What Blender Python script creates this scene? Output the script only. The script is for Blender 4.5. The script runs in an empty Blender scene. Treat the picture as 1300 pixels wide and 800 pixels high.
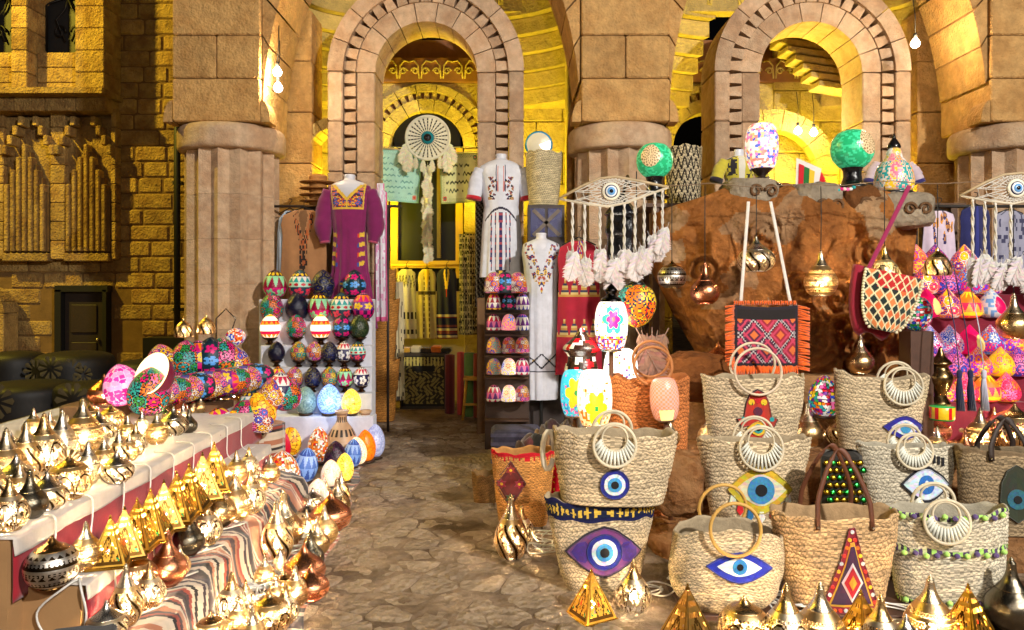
import bpy, math, random
from math import sin, cos, pi, sqrt, radians, atan2, exp, floor, hypot
from mathutils import Vector, Matrix, Euler

# ------------------------------------------------------------------ camera, sky, sun, exposure
SC = bpy.context.scene
COL = SC.collection
H, F = 1.55, 950.0                       # eye height (m), focal length in pixels of the 1300 px wide photograph
cam_d = bpy.data.cameras.new('camera')
cam = bpy.data.objects.new('camera', cam_d); COL.objects.link(cam)
cam.location = (0, 0, H); cam.rotation_euler = (radians(90), 0, 0)
cam_d.sensor_width = 36; cam_d.lens = 36 * F / 1300; cam_d.shift_y = -35 / 1300
cam_d.clip_start = 0.05; cam_d.clip_end = 400
SC.camera = cam
W = bpy.data.worlds.new('World'); SC.world = W; W.use_nodes = True
wn = W.node_tree.nodes; wl = W.node_tree.links
sky = wn.new('ShaderNodeTexSky'); sky.sky_type = 'NISHITA'; sky.sun_disc = False
sky.sun_elevation = radians(-4.0); sky.sun_rotation = radians(150)
wl.new(sky.outputs[0], wn['Background'].inputs[0]); wn['Background'].inputs[1].default_value = 0.1
sun_d = bpy.data.lights.new('warm_fill', 'SUN'); sun_d.energy = 0.15; sun_d.angle = radians(60); sun_d.color = (1.0, .76, .48)  # wide warm fill, added to lift the shadows
sun = bpy.data.objects.new('warm_fill', sun_d); COL.objects.link(sun); sun.rotation_euler = (radians(52), 0, radians(18))
SC.view_settings.view_transform = 'Standard'; SC.view_settings.look = 'None'
SC.view_settings.exposure = 0.0; SC.view_settings.gamma = 1.0
SC.render.engine = 'CYCLES'
SC.cycles.use_denoising = True; SC.cycles.max_bounces = 5; SC.cycles.diffuse_bounces = 2; SC.cycles.glossy_bounces = 3
SC.cycles.sample_clamp_indirect = 4.0; SC.cycles.caustics_reflective = False; SC.cycles.caustics_refractive = False

def aim(o, target):
    o.rotation_euler = (Vector(target) - o.location).to_track_quat('-Z', 'Y').to_euler()
FLOODS = [  # location, target, watts, colour, size: the market's flood lamps on poles, an unseen front fill added for the benches, and the yellow ones that wash the stone
    ((5.2, -3.0, 6.0), (0.2, 6.4, 1.4), 1250, (1.0, .95, .88), .32, 'tall market flood lamp on a pole in front of the stalls'),
    ((0.6, -2.6, 3.9), (-0.3, 6.8, 1.9), 130, (1.0, .90, .78), .45, 'small added fill flood lamp on a pole by the lantern table'),
    ((-10.5, 7.6, 8.6), (-7.4, 12.0, 5.4), 1300, (1.0, .74, .07), .3, 'yellow flood lamp high on a pole by the block wall'),
]
# ------------------------------------------------------------------ helpers
RND = random.Random(11)
def P(px, py, Y): return Vector(((px - 650) / F * Y, Y, H + (365 - py) / F * Y))          # point at depth Y
def G(px, py, z=0.0):                                                                     # point on the level z
    Y = (H - z) * F / (py - 365); return Vector(((px - 650) / F * Y, Y, z))
def C(r, g, b):
    f = lambda x: ((x / 255 + .055) / 1.055) ** 2.4 if x > 10 else x / 255 / 12.92
    return (f(r), f(g), f(b))
def lerp(a, b, t): return a + (b - a) * t
def interp(pts, x):
    if x <= pts[0][0]: return pts[0][1]
    for (x0, y0), (x1, y1) in zip(pts, pts[1:]):
        if x <= x1: return lerp(y0, y1, (x - x0) / (x1 - x0 + 1e-9))
    return pts[-1][1]
def smooth_prof(pts, n):
    """Catmull-Rom through (r, z) points, n samples"""
    P_ = [pts[0]] + list(pts) + [pts[-1]]; out = []; m = len(pts) - 1
    for i in range(n + 1):
        t = i / n * m; k = min(int(t), m - 1); f = t - k
        a, b, c, d = P_[k], P_[k + 1], P_[k + 2], P_[k + 3]
        q = []
        for j in (0, 1):
            q.append(.5 * (2 * b[j] + (c[j] - a[j]) * f + (2 * a[j] - 5 * b[j] + 4 * c[j] - d[j]) * f * f + (3 * b[j] - a[j] - 3 * c[j] + d[j]) * f ** 3))
        out.append((max(q[0], 0.0005), q[1]))
    return out
def hsh(*a):
    x = 0.0
    for i, q in enumerate(a): x += q * (12.9898 + 65.233 * i)
    return (sin(x) * 43758.5453) % 1.0
def vnoise(x, y, s=0):
    xi, yi = floor(x), floor(y); fx, fy = x - xi, y - yi
    fx = fx * fx * (3 - 2 * fx); fy = fy * fy * (3 - 2 * fy)
    return lerp(lerp(hsh(xi, yi, s), hsh(xi + 1, yi, s), fx), lerp(hsh(xi, yi + 1, s), hsh(xi + 1, yi + 1, s), fx), fy)
def fbm(x, y, s=0): return vnoise(x, y, s) * .5 + vnoise(2.1 * x, 2.1 * y, s + 3) * .3 + vnoise(4.3 * x, 4.3 * y, s + 7) * .2

class MB:
    """collects faces with a colour and a glow each, links them as one mesh"""
    def __init__(s): s.v, s.f, s.c, s.g, s.s = [], [], [], [], []
    def add(s, vs, fs, col=(1, 1, 1), smooth=False, M=None):
        o = len(s.v)
        s.v += [tuple(M @ Vector(p)) if M is not None else tuple(p) for p in vs]
        for i, f in enumerate(fs):
            c = col[i] if isinstance(col, list) else col
            s.f.append(tuple(k + o for k in f)); s.c.append(c[:3]); s.g.append(c[3] if len(c) > 3 else 0.0); s.s.append(smooth)
        return s
    def box(s, c, d, col=(1, 1, 1), rot=None, M=None, taper=1.0, bev=0.0):
        x, y, z = d[0] / 2, d[1] / 2, d[2] / 2
        if bev > 0:
            vs = []
            for sz, kx, ky in ((-z, x - bev, y - bev), (-z + bev, x, y), (z - bev, x, y), (z, x - bev, y - bev)):
                b2 = bev
                vs += [(-kx + b2, -ky, sz), (kx - b2, -ky, sz), (kx, -ky + b2, sz), (kx, ky - b2, sz), (kx - b2, ky, sz), (-kx + b2, ky, sz), (-kx, ky - b2, sz), (-kx, -ky + b2, sz)]
            fs = [tuple(reversed(range(8))), tuple(range(24, 32))]
            for l in range(3):
                for i in range(8): fs.append((l * 8 + i, l * 8 + (i + 1) % 8, l * 8 + 8 + (i + 1) % 8, l * 8 + 8 + i))
        else:
            vs = [(-x, -y, -z), (x, -y, -z), (x, y, -z), (-x, y, -z), (-x * taper, -y * taper, z), (x * taper, -y * taper, z), (x * taper, y * taper, z), (-x * taper, y * taper, z)]
            fs = [(3, 2, 1, 0), (4, 5, 6, 7), (0, 1, 5, 4), (1, 2, 6, 5), (2, 3, 7, 6), (3, 0, 4, 7)]
        m = Matrix.Translation(Vector(c))
        if rot: m = m @ Euler(rot).to_matrix().to_4x4()
        if M is not None: m = M @ m
        return s.add(vs, fs, col, False, m)
    def lathe(s, prof, n=32, col=(1, 1, 1), M=None, sx=1.0, sy=1.0, smooth=True, cap=True):
        vs, fs, cs = [], [], []; L = len(prof)
        for r, z in prof:
            for i in range(n):
                a = 2 * pi * i / n + pi / 2; vs.append((r * cos(a) * sx, r * sin(a) * sy, z))
        for j in range(L - 1):
            for i in range(n):
                i2 = (i + 1) % n; c_ = col((i + .5) / n, (j + .5) / (L - 1)) if callable(col) else col
                if c_ is None: continue
                fs.append((j * n + i, j * n + i2, j * n + n + i2, j * n + n + i)); cs.append(c_)
        if cap:
            for j, rev in ((0, True), (L - 1, False)):
                ring = list(range(j * n, j * n + n)); fs.append(tuple(reversed(ring)) if rev else tuple(ring))
                cs.append(col(.5, j / (L - 1)) if callable(col) else col)
        return s.add(vs, fs, cs, smooth, M)
    def tube(s, pts, r, n=6, col=(1, 1, 1), closed=False, M=None):
        pts = [Vector(p) for p in pts]; m = len(pts); vs, fs = [], []; up = Vector((0, 0, 1)); prev = None
        for i, p in enumerate(pts):
            t = (pts[(i + 1) % m] - pts[i - 1]) if closed else (pts[min(i + 1, m - 1)] - pts[max(i - 1, 0)])
            if t.length < 1e-9: t = Vector((0, 0, 1))
            t.normalize()
            if prev is None: prev = (up if abs(t.z) < .9 else Vector((1, 0, 0)))
            a = prev - t * prev.dot(t)
            if a.length < 1e-6: a = t.orthogonal()
            a.normalize(); prev = a; b = t.cross(a); rr = r[i] if isinstance(r, (list, tuple)) else r
            for k in range(n):
                q = 2 * pi * k / n; vs.append(p + (a * cos(q) + b * sin(q)) * rr)
        for i in range(m if closed else m - 1):
            for k in range(n):
                i2 = (i + 1) % m; fs.append((i * n + k, i * n + (k + 1) % n, i2 * n + (k + 1) % n, i2 * n + k))
        if not closed: fs += [tuple(reversed(range(n))), tuple(range((m - 1) * n, m * n))]
        return s.add(vs, fs, col, True, M)
    def sheet(s, fn, nu, nv, col=(1, 1, 1), th=0.004, M=None, smooth=True, thv=None):
        """fn(u, v) -> point; a thickness th along the normal, closed at the rim"""
        g = [[Vector(fn(i / nu, j / nv)) for i in range(nu + 1)] for j in range(nv + 1)]
        vs, fs, cs = [], [], []; K = (nu + 1) * (nv + 1)
        nor = []
        for j in range(nv + 1):
            for i in range(nu + 1):
                a = g[j][min(i + 1, nu)] - g[j][max(i - 1, 0)]; b = g[min(j + 1, nv)][i] - g[max(j - 1, 0)][i]
                n = a.cross(b); n = n.normalized() if n.length > 1e-12 else Vector((0, -1, 0)); nor.append(n); vs.append(g[j][i])
        vs += [vs[k] - nor[k] * th if thv is None else vs[k] + Vector(thv) for k in range(K)]
        w = nu + 1
        for j in range(nv):
            for i in range(nu):
                q = (j * w + i, j * w + i + 1, j * w + w + i + 1, j * w + w + i)
                c = col((i + .5) / nu, (j + .5) / nv) if callable(col) else col
                fs.append(q); cs.append(c); fs.append(tuple(k + K for k in reversed(q))); cs.append(c)
        rim = [i for i in range(nu)] + [nu + j * w for j in range(nv)] + [nv * w + i for i in range(nu, 0, -1)] + [j * w for j in range(nv, 0, -1)]
        for a, b in zip(rim, rim[1:] + rim[:1]):
            fs.append((b, a, a + K, b + K)); cs.append(col(.01, .01) if callable(col) else col)
        return s.add(vs, fs, cs, smooth, M)
    def prism(s, poly, y0, y1, col=(1, 1, 1), M=None):
        """polygon in x, z pushed from y0 (front) to y1"""
        n = len(poly); vs = [(x, y0, z) for x, z in poly] + [(x, y1, z) for x, z in poly]
        fs = [tuple(range(n)), tuple(reversed(range(n, 2 * n)))] + [((i + 1) % n, i, i + n, (i + 1) % n + n) for i in range(n)]
        return s.add(vs, fs, col, False, M)
    def mesh(s, name):
        me = bpy.data.meshes.new(name); me.from_pydata([tuple(v) for v in s.v], [], s.f)
        a = me.color_attributes.new('Col', 'FLOAT_COLOR', 'CORNER')
        arr = []
        for f, c in zip(s.f, s.c): arr += [c[0], c[1], c[2], 1.0] * len(f)
        a.data.foreach_set('color', arr)
        if any(s.g):
            b = me.attributes.new('Glow', 'FLOAT', 'FACE'); b.data.foreach_set('value', s.g)
        me.polygons.foreach_set('use_smooth', s.s); me.update()
        return me
    def build(s, name, mat, parent=None, loc=(0, 0, 0), rot=(0, 0, 0), scale=None):
        return obj(name, s.mesh(name), mat, parent, loc, rot, scale)

def obj(name, me, mat=None, parent=None, loc=(0, 0, 0), rot=(0, 0, 0), scale=None):
    if mat is not None and not me.materials: me.materials.append(M_[mat] if isinstance(mat, str) else mat)
    o = bpy.data.objects.new(name, me); COL.objects.link(o)
    o.location = loc; o.rotation_euler = rot
    if scale is not None: o.scale = (scale,) * 3 if isinstance(scale, (int, float)) else scale
    if parent is not None: o.parent = parent
    return o
def tag(o, label, cat, group=None):
    o['label'] = label; o['category'] = cat
    if group: o['group'] = group
    return o
def thing(name, label, cat, loc=(0, 0, 0), rot=(0, 0, 0), scale=1.0, group=None):
    o = bpy.data.objects.new(name, None); COL.objects.link(o); o.empty_display_size = .05
    o.location = loc; o.rotation_euler = rot; o.scale = (scale,) * 3 if isinstance(scale, (int, float)) else scale
    return tag(o, label, cat, group)
def struct(o): o['kind'] = 'structure'; return o
def stuff(o): o['kind'] = 'stuff'; return o

# ------------------------------------------------------------------ materials
M_ = {}
def material(name, base=None, rough=.6, metal=0.0, noise=(6, .25), bump=None, rnd=0.0, emit=0.0, tint2=None, coords='Object', spec=.5, wave=None, sheen=0.0, trans=0.0, fine=None):
    m = bpy.data.materials.new(name); m.use_nodes = True; nt = m.node_tree; N, L = nt.nodes, nt.links
    b = N['Principled BSDF']; b.inputs['Roughness'].default_value = rough; b.inputs['Metallic'].default_value = metal
    b.inputs['Specular IOR Level'].default_value = spec
    if sheen: b.inputs['Sheen Weight'].default_value = sheen
    if trans: b.inputs['Transmission Weight'].default_value = trans
    tc = N.new('ShaderNodeTexCoord'); vec = tc.outputs[coords]
    if rnd:   # each piece gets its own patch of the texture
        oi = N.new('ShaderNodeObjectInfo'); va = N.new('ShaderNodeVectorMath'); va.operation = 'MULTIPLY_ADD'
        L.new(oi.outputs['Random'], va.inputs[0]); va.inputs[1].default_value = (17, 31, 23); L.new(vec, va.inputs[2]); vec = va.outputs[0]
    def tex(scale, detail=6, rg=.6):
        t = N.new('ShaderNodeTexNoise'); t.inputs['Scale'].default_value = scale; t.inputs['Detail'].default_value = detail; t.inputs['Roughness'].default_value = rg
        L.new(vec, t.inputs['Vector']); return t.outputs['Fac']
    if base is None:
        at = N.new('ShaderNodeAttribute'); at.attribute_name = 'Col'; colour = at.outputs['Color']
    else:
        rgb = N.new('ShaderNodeRGB'); rgb.outputs[0].default_value = (*base, 1); colour = rgb.outputs[0]
    raw = colour
    if tint2 is not None:
        mx = N.new('ShaderNodeMix'); mx.data_type = 'RGBA'
        rp = N.new('ShaderNodeMapRange'); rp.inputs[1].default_value = .42; rp.inputs[2].default_value = .62
        L.new(tex(noise[0] * .35, 4), rp.inputs[0]); L.new(rp.outputs[0], mx.inputs['Factor']); L.new(colour, mx.inputs['A']); mx.inputs['B'].default_value = (*tint2, 1); colour = mx.outputs['Result']
    if noise[1]:
        mr = N.new('ShaderNodeMapRange'); mr.inputs[1].default_value = .25; mr.inputs[2].default_value = .75; mr.inputs[3].default_value = 1 - noise[1]; mr.inputs[4].default_value = 1 + noise[1]
        L.new(tex(noise[0]), mr.inputs[0])
        fac = mr.outputs[0]
        if rnd:
            ad = N.new('ShaderNodeMath'); ad.operation = 'MULTIPLY_ADD'; L.new(oi.outputs['Random'], ad.inputs[0]); ad.inputs[1].default_value = rnd; L.new(fac, ad.inputs[2])
            sb = N.new('ShaderNodeMath'); sb.operation = 'SUBTRACT'; L.new(ad.outputs[0], sb.inputs[0]); sb.inputs[1].default_value = rnd / 2; fac = sb.outputs[0]
        vm = N.new('ShaderNodeVectorMath'); vm.operation = 'SCALE'; L.new(colour, vm.inputs[0]); L.new(fac, vm.inputs['Scale']); colour = vm.outputs[0]
    L.new(colour, b.inputs['Base Color'])
    hgt = None
    if bump:
        hgt = tex(bump[0], 8, .65)
    if fine:
        t = N.new('ShaderNodeTexVoronoi'); t.inputs['Scale'].default_value = fine[0]; L.new(vec, t.inputs['Vector'])
        a2 = N.new('ShaderNodeMath'); a2.operation = 'MULTIPLY_ADD'; L.new(t.outputs['Distance'], a2.inputs[0]); a2.inputs[1].default_value = fine[1]
        if hgt is not None: L.new(hgt, a2.inputs[2])
        hgt = a2.outputs[0]
    if wave:
        t = N.new('ShaderNodeTexWave'); t.inputs['Scale'].default_value = wave[0]; t.bands_direction = wave[2]; t.inputs['Distortion'].default_value = 1.5; t.inputs['Detail'].default_value = 2; L.new(vec, t.inputs['Vector'])
        a2 = N.new('ShaderNodeMath'); a2.operation = 'MULTIPLY_ADD'; L.new(t.outputs['Fac'], a2.inputs[0]); a2.inputs[1].default_value = wave[1]
        if hgt is not None: L.new(hgt, a2.inputs[2])
        hgt = a2.outputs[0]
    if hgt is not None:
        bp = N.new('ShaderNodeBump'); bp.inputs['Strength'].default_value = bump[1] if bump else .5; bp.inputs['Distance'].default_value = bump[2] if bump and len(bump) > 2 else .02
        L.new(hgt, bp.inputs['Height']); L.new(bp.outputs[0], b.inputs['Normal'])
    if emit:
        ga = N.new('ShaderNodeAttribute'); ga.attribute_name = 'Glow'
        mu = N.new('ShaderNodeMath'); mu.operation = 'MULTIPLY'; L.new(ga.outputs['Fac'], mu.inputs[0]); mu.inputs[1].default_value = emit
        L.new(raw, b.inputs['Emission Color']); L.new(mu.outputs[0], b.inputs['Emission Strength'])
    M_[name] = m; return m
material('sandstone', C(206, 160, 98), .85, noise=(11, .26), bump=(26, .9, .03), rnd=.3, tint2=C(190, 142, 82), fine=(38, .35))
material('pinkstone', C(198, 168, 136), .8, noise=(13, .22), bump=(34, .7, .02), rnd=.35, tint2=C(184, 148, 114), fine=(60, .25))
material('yellowstone', C(190, 164, 100), .85, noise=(9, .26), bump=(22, .9, .03), rnd=.25, fine=(34, .3))
material('wallstone', C(170, 138, 80), .9, noise=(9, .3), bump=(20, 1.0, .04), rnd=.35, tint2=C(138, 104, 58), fine=(30, .4))
material('mortar', C(112, 84, 46), .95, noise=(5, .3), bump=(12, .5, .02))
material('brownband', C(136, 90, 58), .8, noise=(4, .3), bump=(8, .4, .02))
material('pathstone', C(166, 146, 122), .7, noise=(9, .28), bump=(11, 1.0, .06), rnd=.22, tint2=C(144, 122, 98), fine=(26, .5))
material('earth', C(150, 128, 104), .85, noise=(8, .35), bump=(12, 1.0, .06), tint2=C(104, 82, 60), fine=(16, .5))
material('rock', None, .9, noise=(9, .35), bump=(18, .9, .04), spec=.2, fine=(22, .5))
material('greystone', C(150, 138, 120), .9, noise=(7, .3), bump=(16, .8, .04), rnd=.2)
material('paint', None, .45, noise=(9, .12), emit=1.0)
material('gloss', None, .22, noise=(9, .1), emit=1.0, fine=(80, .5), bump=(36, .35, .006))
material('glass', None, .16, noise=(14, .1), emit=1.0, fine=(75, .6), bump=(40, .2, .006))
material('cloth', None, .9, noise=(12, .14), bump=(60, .25, .006), sheen=.3)
material('straw', None, .8, noise=(30, .22), bump=(90, .5, .008), spec=.25)
material('brass', None, .36, 1.0, noise=(10, .2), emit=1.0, bump=(30, .15, .012))
material('smoothbrass', None, .27, 1.0, noise=(7, .18), emit=1.0, bump=(12, .2, .02))
material('wood', None, .6, noise=(8, .3), wave=(3, .4, 'X'), bump=(30, .3, .006))
material('card', C(168, 128, 84), .85, noise=(6, .14), bump=(40, .15, .004))
material('dark', None, .6, noise=(8, .2), bump=(20, .2, .01))
material('iron', C(26, 24, 24), .5, .6, noise=(8, .2))
material('pane', C(12, 11, 9), .35, 0, noise=(2, .2), spec=.3)
material('plaster', C(214, 214, 222), .35, noise=(5, .05))
material('feather', None, .9, noise=(20, .15), sheen=.4)
material('bulb', (1, .93, .8), .4, noise=(1, 0), emit=1.0)

# ------------------------------------------------------------------ flood lamps of the market and the added front fill
for (loc, tgt, watts, colr, size, lab) in FLOODS:
    r = thing('flood_lamp', lab, 'flood lamp', loc)
    ld = bpy.data.lights.new('flood_light', 'AREA'); ld.energy = watts; ld.color = colr; ld.shape = 'RECTANGLE'; ld.size = size; ld.size_y = size * .7
    lo = bpy.data.objects.new('light', ld); COL.objects.link(lo); lo.parent = r
    q = (Vector(tgt) - Vector(loc)).to_track_quat('-Z', 'Y').to_euler(); lo.rotation_euler = q
    h = MB(); h.box((0, 0, .09), (size * 1.25, size, .12), C(40, 40, 42)); h.build('housing', 'dark', r, rot=q)
    p = MB(); p.tube([(0, -.2 if loc[1] < 5 else 0, -.05), (0, -.2 if loc[1] < 5 else 0, -loc[2])], .04, 8, C(50, 50, 52)); p.build('pole', 'dark', r)
# ------------------------------------------------------------------ ground and path
g = MB(); g.sheet(lambda u, v: (lerp(-60, 60, u), lerp(-30, 90, v), -.03), 4, 4, th=.05, smooth=False)
struct(g.build('ground', 'earth'))
def pathx(Y): return (-.95 - .11 * (Y - 3.46) - .12, .2 - .11 * (Y - 3.73) + .25)
g = MB(); g.sheet(lambda u, v: (lerp(pathx(1.8 + 6.6 * v)[0] - .3, pathx(1.8 + 6.6 * v)[1] + .5, u), 1.8 + 6.6 * v, -.006 + .024 * fbm(u * 22, v * 60, 4)), 60, 140, th=.03)
path = struct(g.build('path', 'earth'))
# irregular flat stones bedded in the path: cells around jittered points
pts = []
cs_ = .20
for j in range(32):
    for i in range(-10, 7):
        pts.append((i * cs_ + (.10 if j % 2 else 0) + RND.uniform(-.075, .075), 2.3 + j * cs_ + RND.uniform(-.075, .075)))
for k, (x, y) in enumerate(pts):
    a, b = pathx(y)
    if not (a - .1 < x < b + .12) or y > 8.4: continue
    poly = [(x - .4, y - .4), (x + .4, y - .4), (x + .4, y + .4), (x - .4, y + .4)]
    for (qx, qy) in pts:
        d2 = (qx - x) ** 2 + (qy - y) ** 2
        if d2 < 1e-9 or d2 > .6: continue
        nx, ny = qx - x, qy - y; lim = (d2 / 2) - .003 * sqrt(d2); out = []
        for (p0, p1) in zip(poly, poly[1:] + poly[:1]):
            s0 = (p0[0] - x) * nx + (p0[1] - y) * ny - lim; s1 = (p1[0] - x) * nx + (p1[1] - y) * ny - lim
            if s0 <= 0: out.append(p0)
            if s0 * s1 < 0: t = s0 / (s0 - s1); out.append((lerp(p0[0], p1[0], t), lerp(p0[1], p1[1], t)))
        poly = out
    # round the corners
    rp = []
    for (p0, p1) in zip(poly, poly[1:] + poly[:1]):
        rp += [(lerp(p0[0], p1[0], .22) - x, lerp(p0[1], p1[1], .22) - y), (lerp(p0[0], p1[0], .78) - x, lerp(p0[1], p1[1], .78) - y)]
    n = len(rp); hh = RND.uniform(.0, .011); tx, ty = RND.uniform(-.05, .05), RND.uniform(-.05, .05); m = MB()
    vs = [(p[0], p[1], -.03) for p in rp] + [(p[0] * .97, p[1] * .97, hh * .4 + tx * p[0] + ty * p[1]) for p in rp] + [(p[0] * .75, p[1] * .75, hh + tx * p[0] + ty * p[1] + RND.uniform(-.003, .003)) for p in rp] + [(0, 0, hh + .002)]
    fs = []
    for i in range(n):
        i2 = (i + 1) % n; fs += [(i, i2, n + i2, n + i), (n + i, n + i2, 2 * n + i2, 2 * n + i), (2 * n + i, 2 * n + i2, 3 * n)]
    m.add(vs, fs, smooth=False); m.build('stone', 'pathstone', path, (x, y, .004))

# ------------------------------------------------------------------ shared stone pieces
_BLK = {}
def block_mesh(sx, sy, sz, kind=0):
    k = (round(sx, 2), round(sy, 2), round(sz, 2), kind)
    if k not in _BLK:
        m = MB(); m.box((0, 0, 0), (sx - .008, sy, sz - .008), bev=.012); _BLK[k] = m.mesh('block')
    return _BLK[k]
def block(parent, c, d, mat, name='block'):
    me = block_mesh(*d)
    key = (me.name, mat)
    if key not in _BLK: q = me.copy(); q.materials.clear(); _BLK[key] = q
    return obj(name, _BLK[key], mat, parent, c)
def arc_piece(r0, r1, a0, a1, y0, y1, n=4):
    """wedge of an arch round (0, 0) in x, z"""
    m = MB(); pr = [(r1 * cos(lerp(a0, a1, i / n)), r1 * sin(lerp(a0, a1, i / n))) for i in range(n + 1)] + [(r0 * cos(lerp(a1, a0, i / n)), r0 * sin(lerp(a1, a0, i / n))) for i in range(n + 1)]
    m.prism(pr[::-1], y0, y1); return m
def arch(root, cx, cz, r0, r1, y0, y1, k, mat, name='voussoir', gap=.006):
    for i in range(k):
        g_ = gap / r1; a0, a1 = pi * i / k + g_, pi * (i + 1) / k - g_
        arc_piece(r0, r1, a0, a1, y0, y1).build(name, mat, root, (cx, 0, cz))
def dentils(root, cx, cz, r, y, sz, k, mat, zlow, step):
    m = MB(); m.box((0, 0, 0), sz, taper=.8); me = m.mesh('dentil'); me.materials.append(M_[mat])
    for i in range(k):
        a = pi * (i + .5) / k; obj('dentil', me, None, root, (cx + r * cos(a), y, cz + r * sin(a)), (0, pi / 2 - a, 0))
    for s in (-1, 1):
        z = cz - step / 2
        while z > zlow:
            obj('dentil', me, None, root, (cx + s * r, y, z), (0, s * pi / 2, 0)); z -= step

# ------------------------------------------------------------------ fluted pillars with square piers above
BAY = 4.16; PX = (-3.006, 1.154, 5.314); PY = 8.05
drum = MB(); nf = 14
for (z0, z1) in ((0, .494),):
    ring = []
    for i in range(nf * 2):
        a = 2 * pi * i / (nf * 2) + pi / 2 + .06; r = .48 if i % 2 == 0 else .415; ring.append((r * cos(a), r * sin(a)))
    vs = [(x, y, z0) for x, y in ring] + [(x, y, z1) for x, y in ring]; n = len(ring)
    drum.add(vs, [tuple(reversed(range(n))), tuple(range(n, 2 * n))] + [(i, (i + 1) % n, (i + 1) % n + n, i + n) for i in range(n)])
drum_me = drum.mesh('drum'); drum_me.materials.append(M_['pinkstone'])
capm = MB(); capm.lathe(smooth_prof([(.50, 0), (.545, .02), (.55, .12), (.55, .20), (.52, .25), (.47, .26)], 14), 48); cap_me = capm.mesh('capital'); cap_me.materials.append(M_['pinkstone'])
PLAB = ('fluted stone pillar beside the white stepped egg lamp display', 'fluted stone pillar with net textured pier behind the green ball lamp', 'fluted stone pillar behind the net eye hanging with no green ball')
for i, x in enumerate(PX):
    r = thing('stone_pillar', PLAB[i], 'pillar', (x, PY, 0), group='pillars of the arcade')
    b = MB(); b.box((0, 0, .1), (1.16, 1.16, .2), bev=.02); b.build('plinth', 'pinkstone', r)
    for k in range(6):
        o = obj('drum', drum_me, None, r, (0, 0, .2 + k * .462), (0, 0, 0), (1, 1, .93))
    obj('capital', cap_me, None, r, (0, 0, 2.972))
    z = 3.236; k = 0
    while z < 6.6:
        hh = .44
        if k % 2 == 0: block(r, (0, 0, z + hh / 2), (.90, .9, hh), 'sandstone')
        else:
            block(r, (-.225, 0, z + hh / 2), (.45, .9, hh), 'sandstone'); block(r, (.225, 0, z + hh / 2), (.45, .9, hh), 'sandstone')
        z += hh; k += 1
    for s in (-1, 1):   # scalloped stops at the pier's lower corners
        sc = MB(); sc.prism([(0, 0)] + [(s * .09 * cos(q * pi / 16), .22 * sin(q * pi / 16)) for q in range(9)][::s], -.44, -.2); sc.build('corner_stop', 'sandstone', r, (s * .452, 0, 3.236))

# wide arches between the piers
def wide_arch(cx, lab):
    r = thing('wide_arch', lab, 'arch', (cx, PY, 3.236), group='wide arches between the piers')
    a_, b_ = BAY / 2 - .455, 2.75; K = 22
    for i in range(K):
        q0, q1 = pi * i / K + .004, pi * (i + 1) / K - .004; n = 3; inner = []; outer = []
        for t in range(n + 1):
            q = lerp(q0, q1, t / n); inner.append((a_ * cos(q), b_ * sin(q))); x2 = (a_ + .4) * cos(q); outer.append((max(-a_, min(a_, x2)), (b_ + .4) * sin(q)))
        if abs(inner[0][0]) > a_ * .999 and abs(inner[-1][0]) > a_ * .985: continue
        m = MB(); m.prism((outer + inner[::-1])[::-1], -.40, .42); m.build('voussoir', 'sandstone', r)
wide_arch((PX[0] + PX[1]) / 2, 'wide stone arch over the purple dress and the doorway')
wide_arch((PX[1] + PX[2]) / 2, 'wide stone arch over the mosaic barrel lamp')

# ------------------------------------------------------------------ free standing inner arches
def ring_arch(cx, Y, lab):
    r = thing('stone_arch', lab, 'arch', (cx, Y, 0), group='round headed arches of the arcade')
    cz = 3.98; R0, R1, R2, R3 = .575, .79, .93, 1.105
    arch(r, 0, cz, R0, R1, .05, .60, 9, 'pinkstone'); arch(r, 0, cz, R2, R3, 0, .62, 9, 'pinkstone')
    arch(r, 0, cz, R1 + .002, R2 - .002, .16, .58, 9, 'brownband', 'backing')
    for s in (-1, 1):
        z = 0; k = 0
        while z < cz - .01:
            hh = min(.57, cz - z)
            if cz - z - hh < .2: hh = cz - z
            block(r, (s * (R0 + R1) / 2, .325, z + hh / 2), (R1 - R0, .55, hh), 'pinkstone')
            block(r, (s * (R2 + R3) / 2, .31, z + hh / 2), (R3 - R2, .62, hh), 'pinkstone')
            z += hh
        m = MB(); m.box((s * (R1 + R2) / 2, .37, cz / 2), (R2 - R1 - .004, .42, cz)); m.build('backing', 'brownband', r)
    dentils(r, 0, cz, (R1 + R2) / 2, .10, (.118, .14, .134), 19, 'pinkstone', 1.9, .145)
    return r
ring_arch(-.97, 8.4, 'round headed stone arch with tooth band framing the doorway')
ring_arch(3.38, 8.4, 'round headed stone arch with tooth band behind the mosaic barrel lamp')

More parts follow.
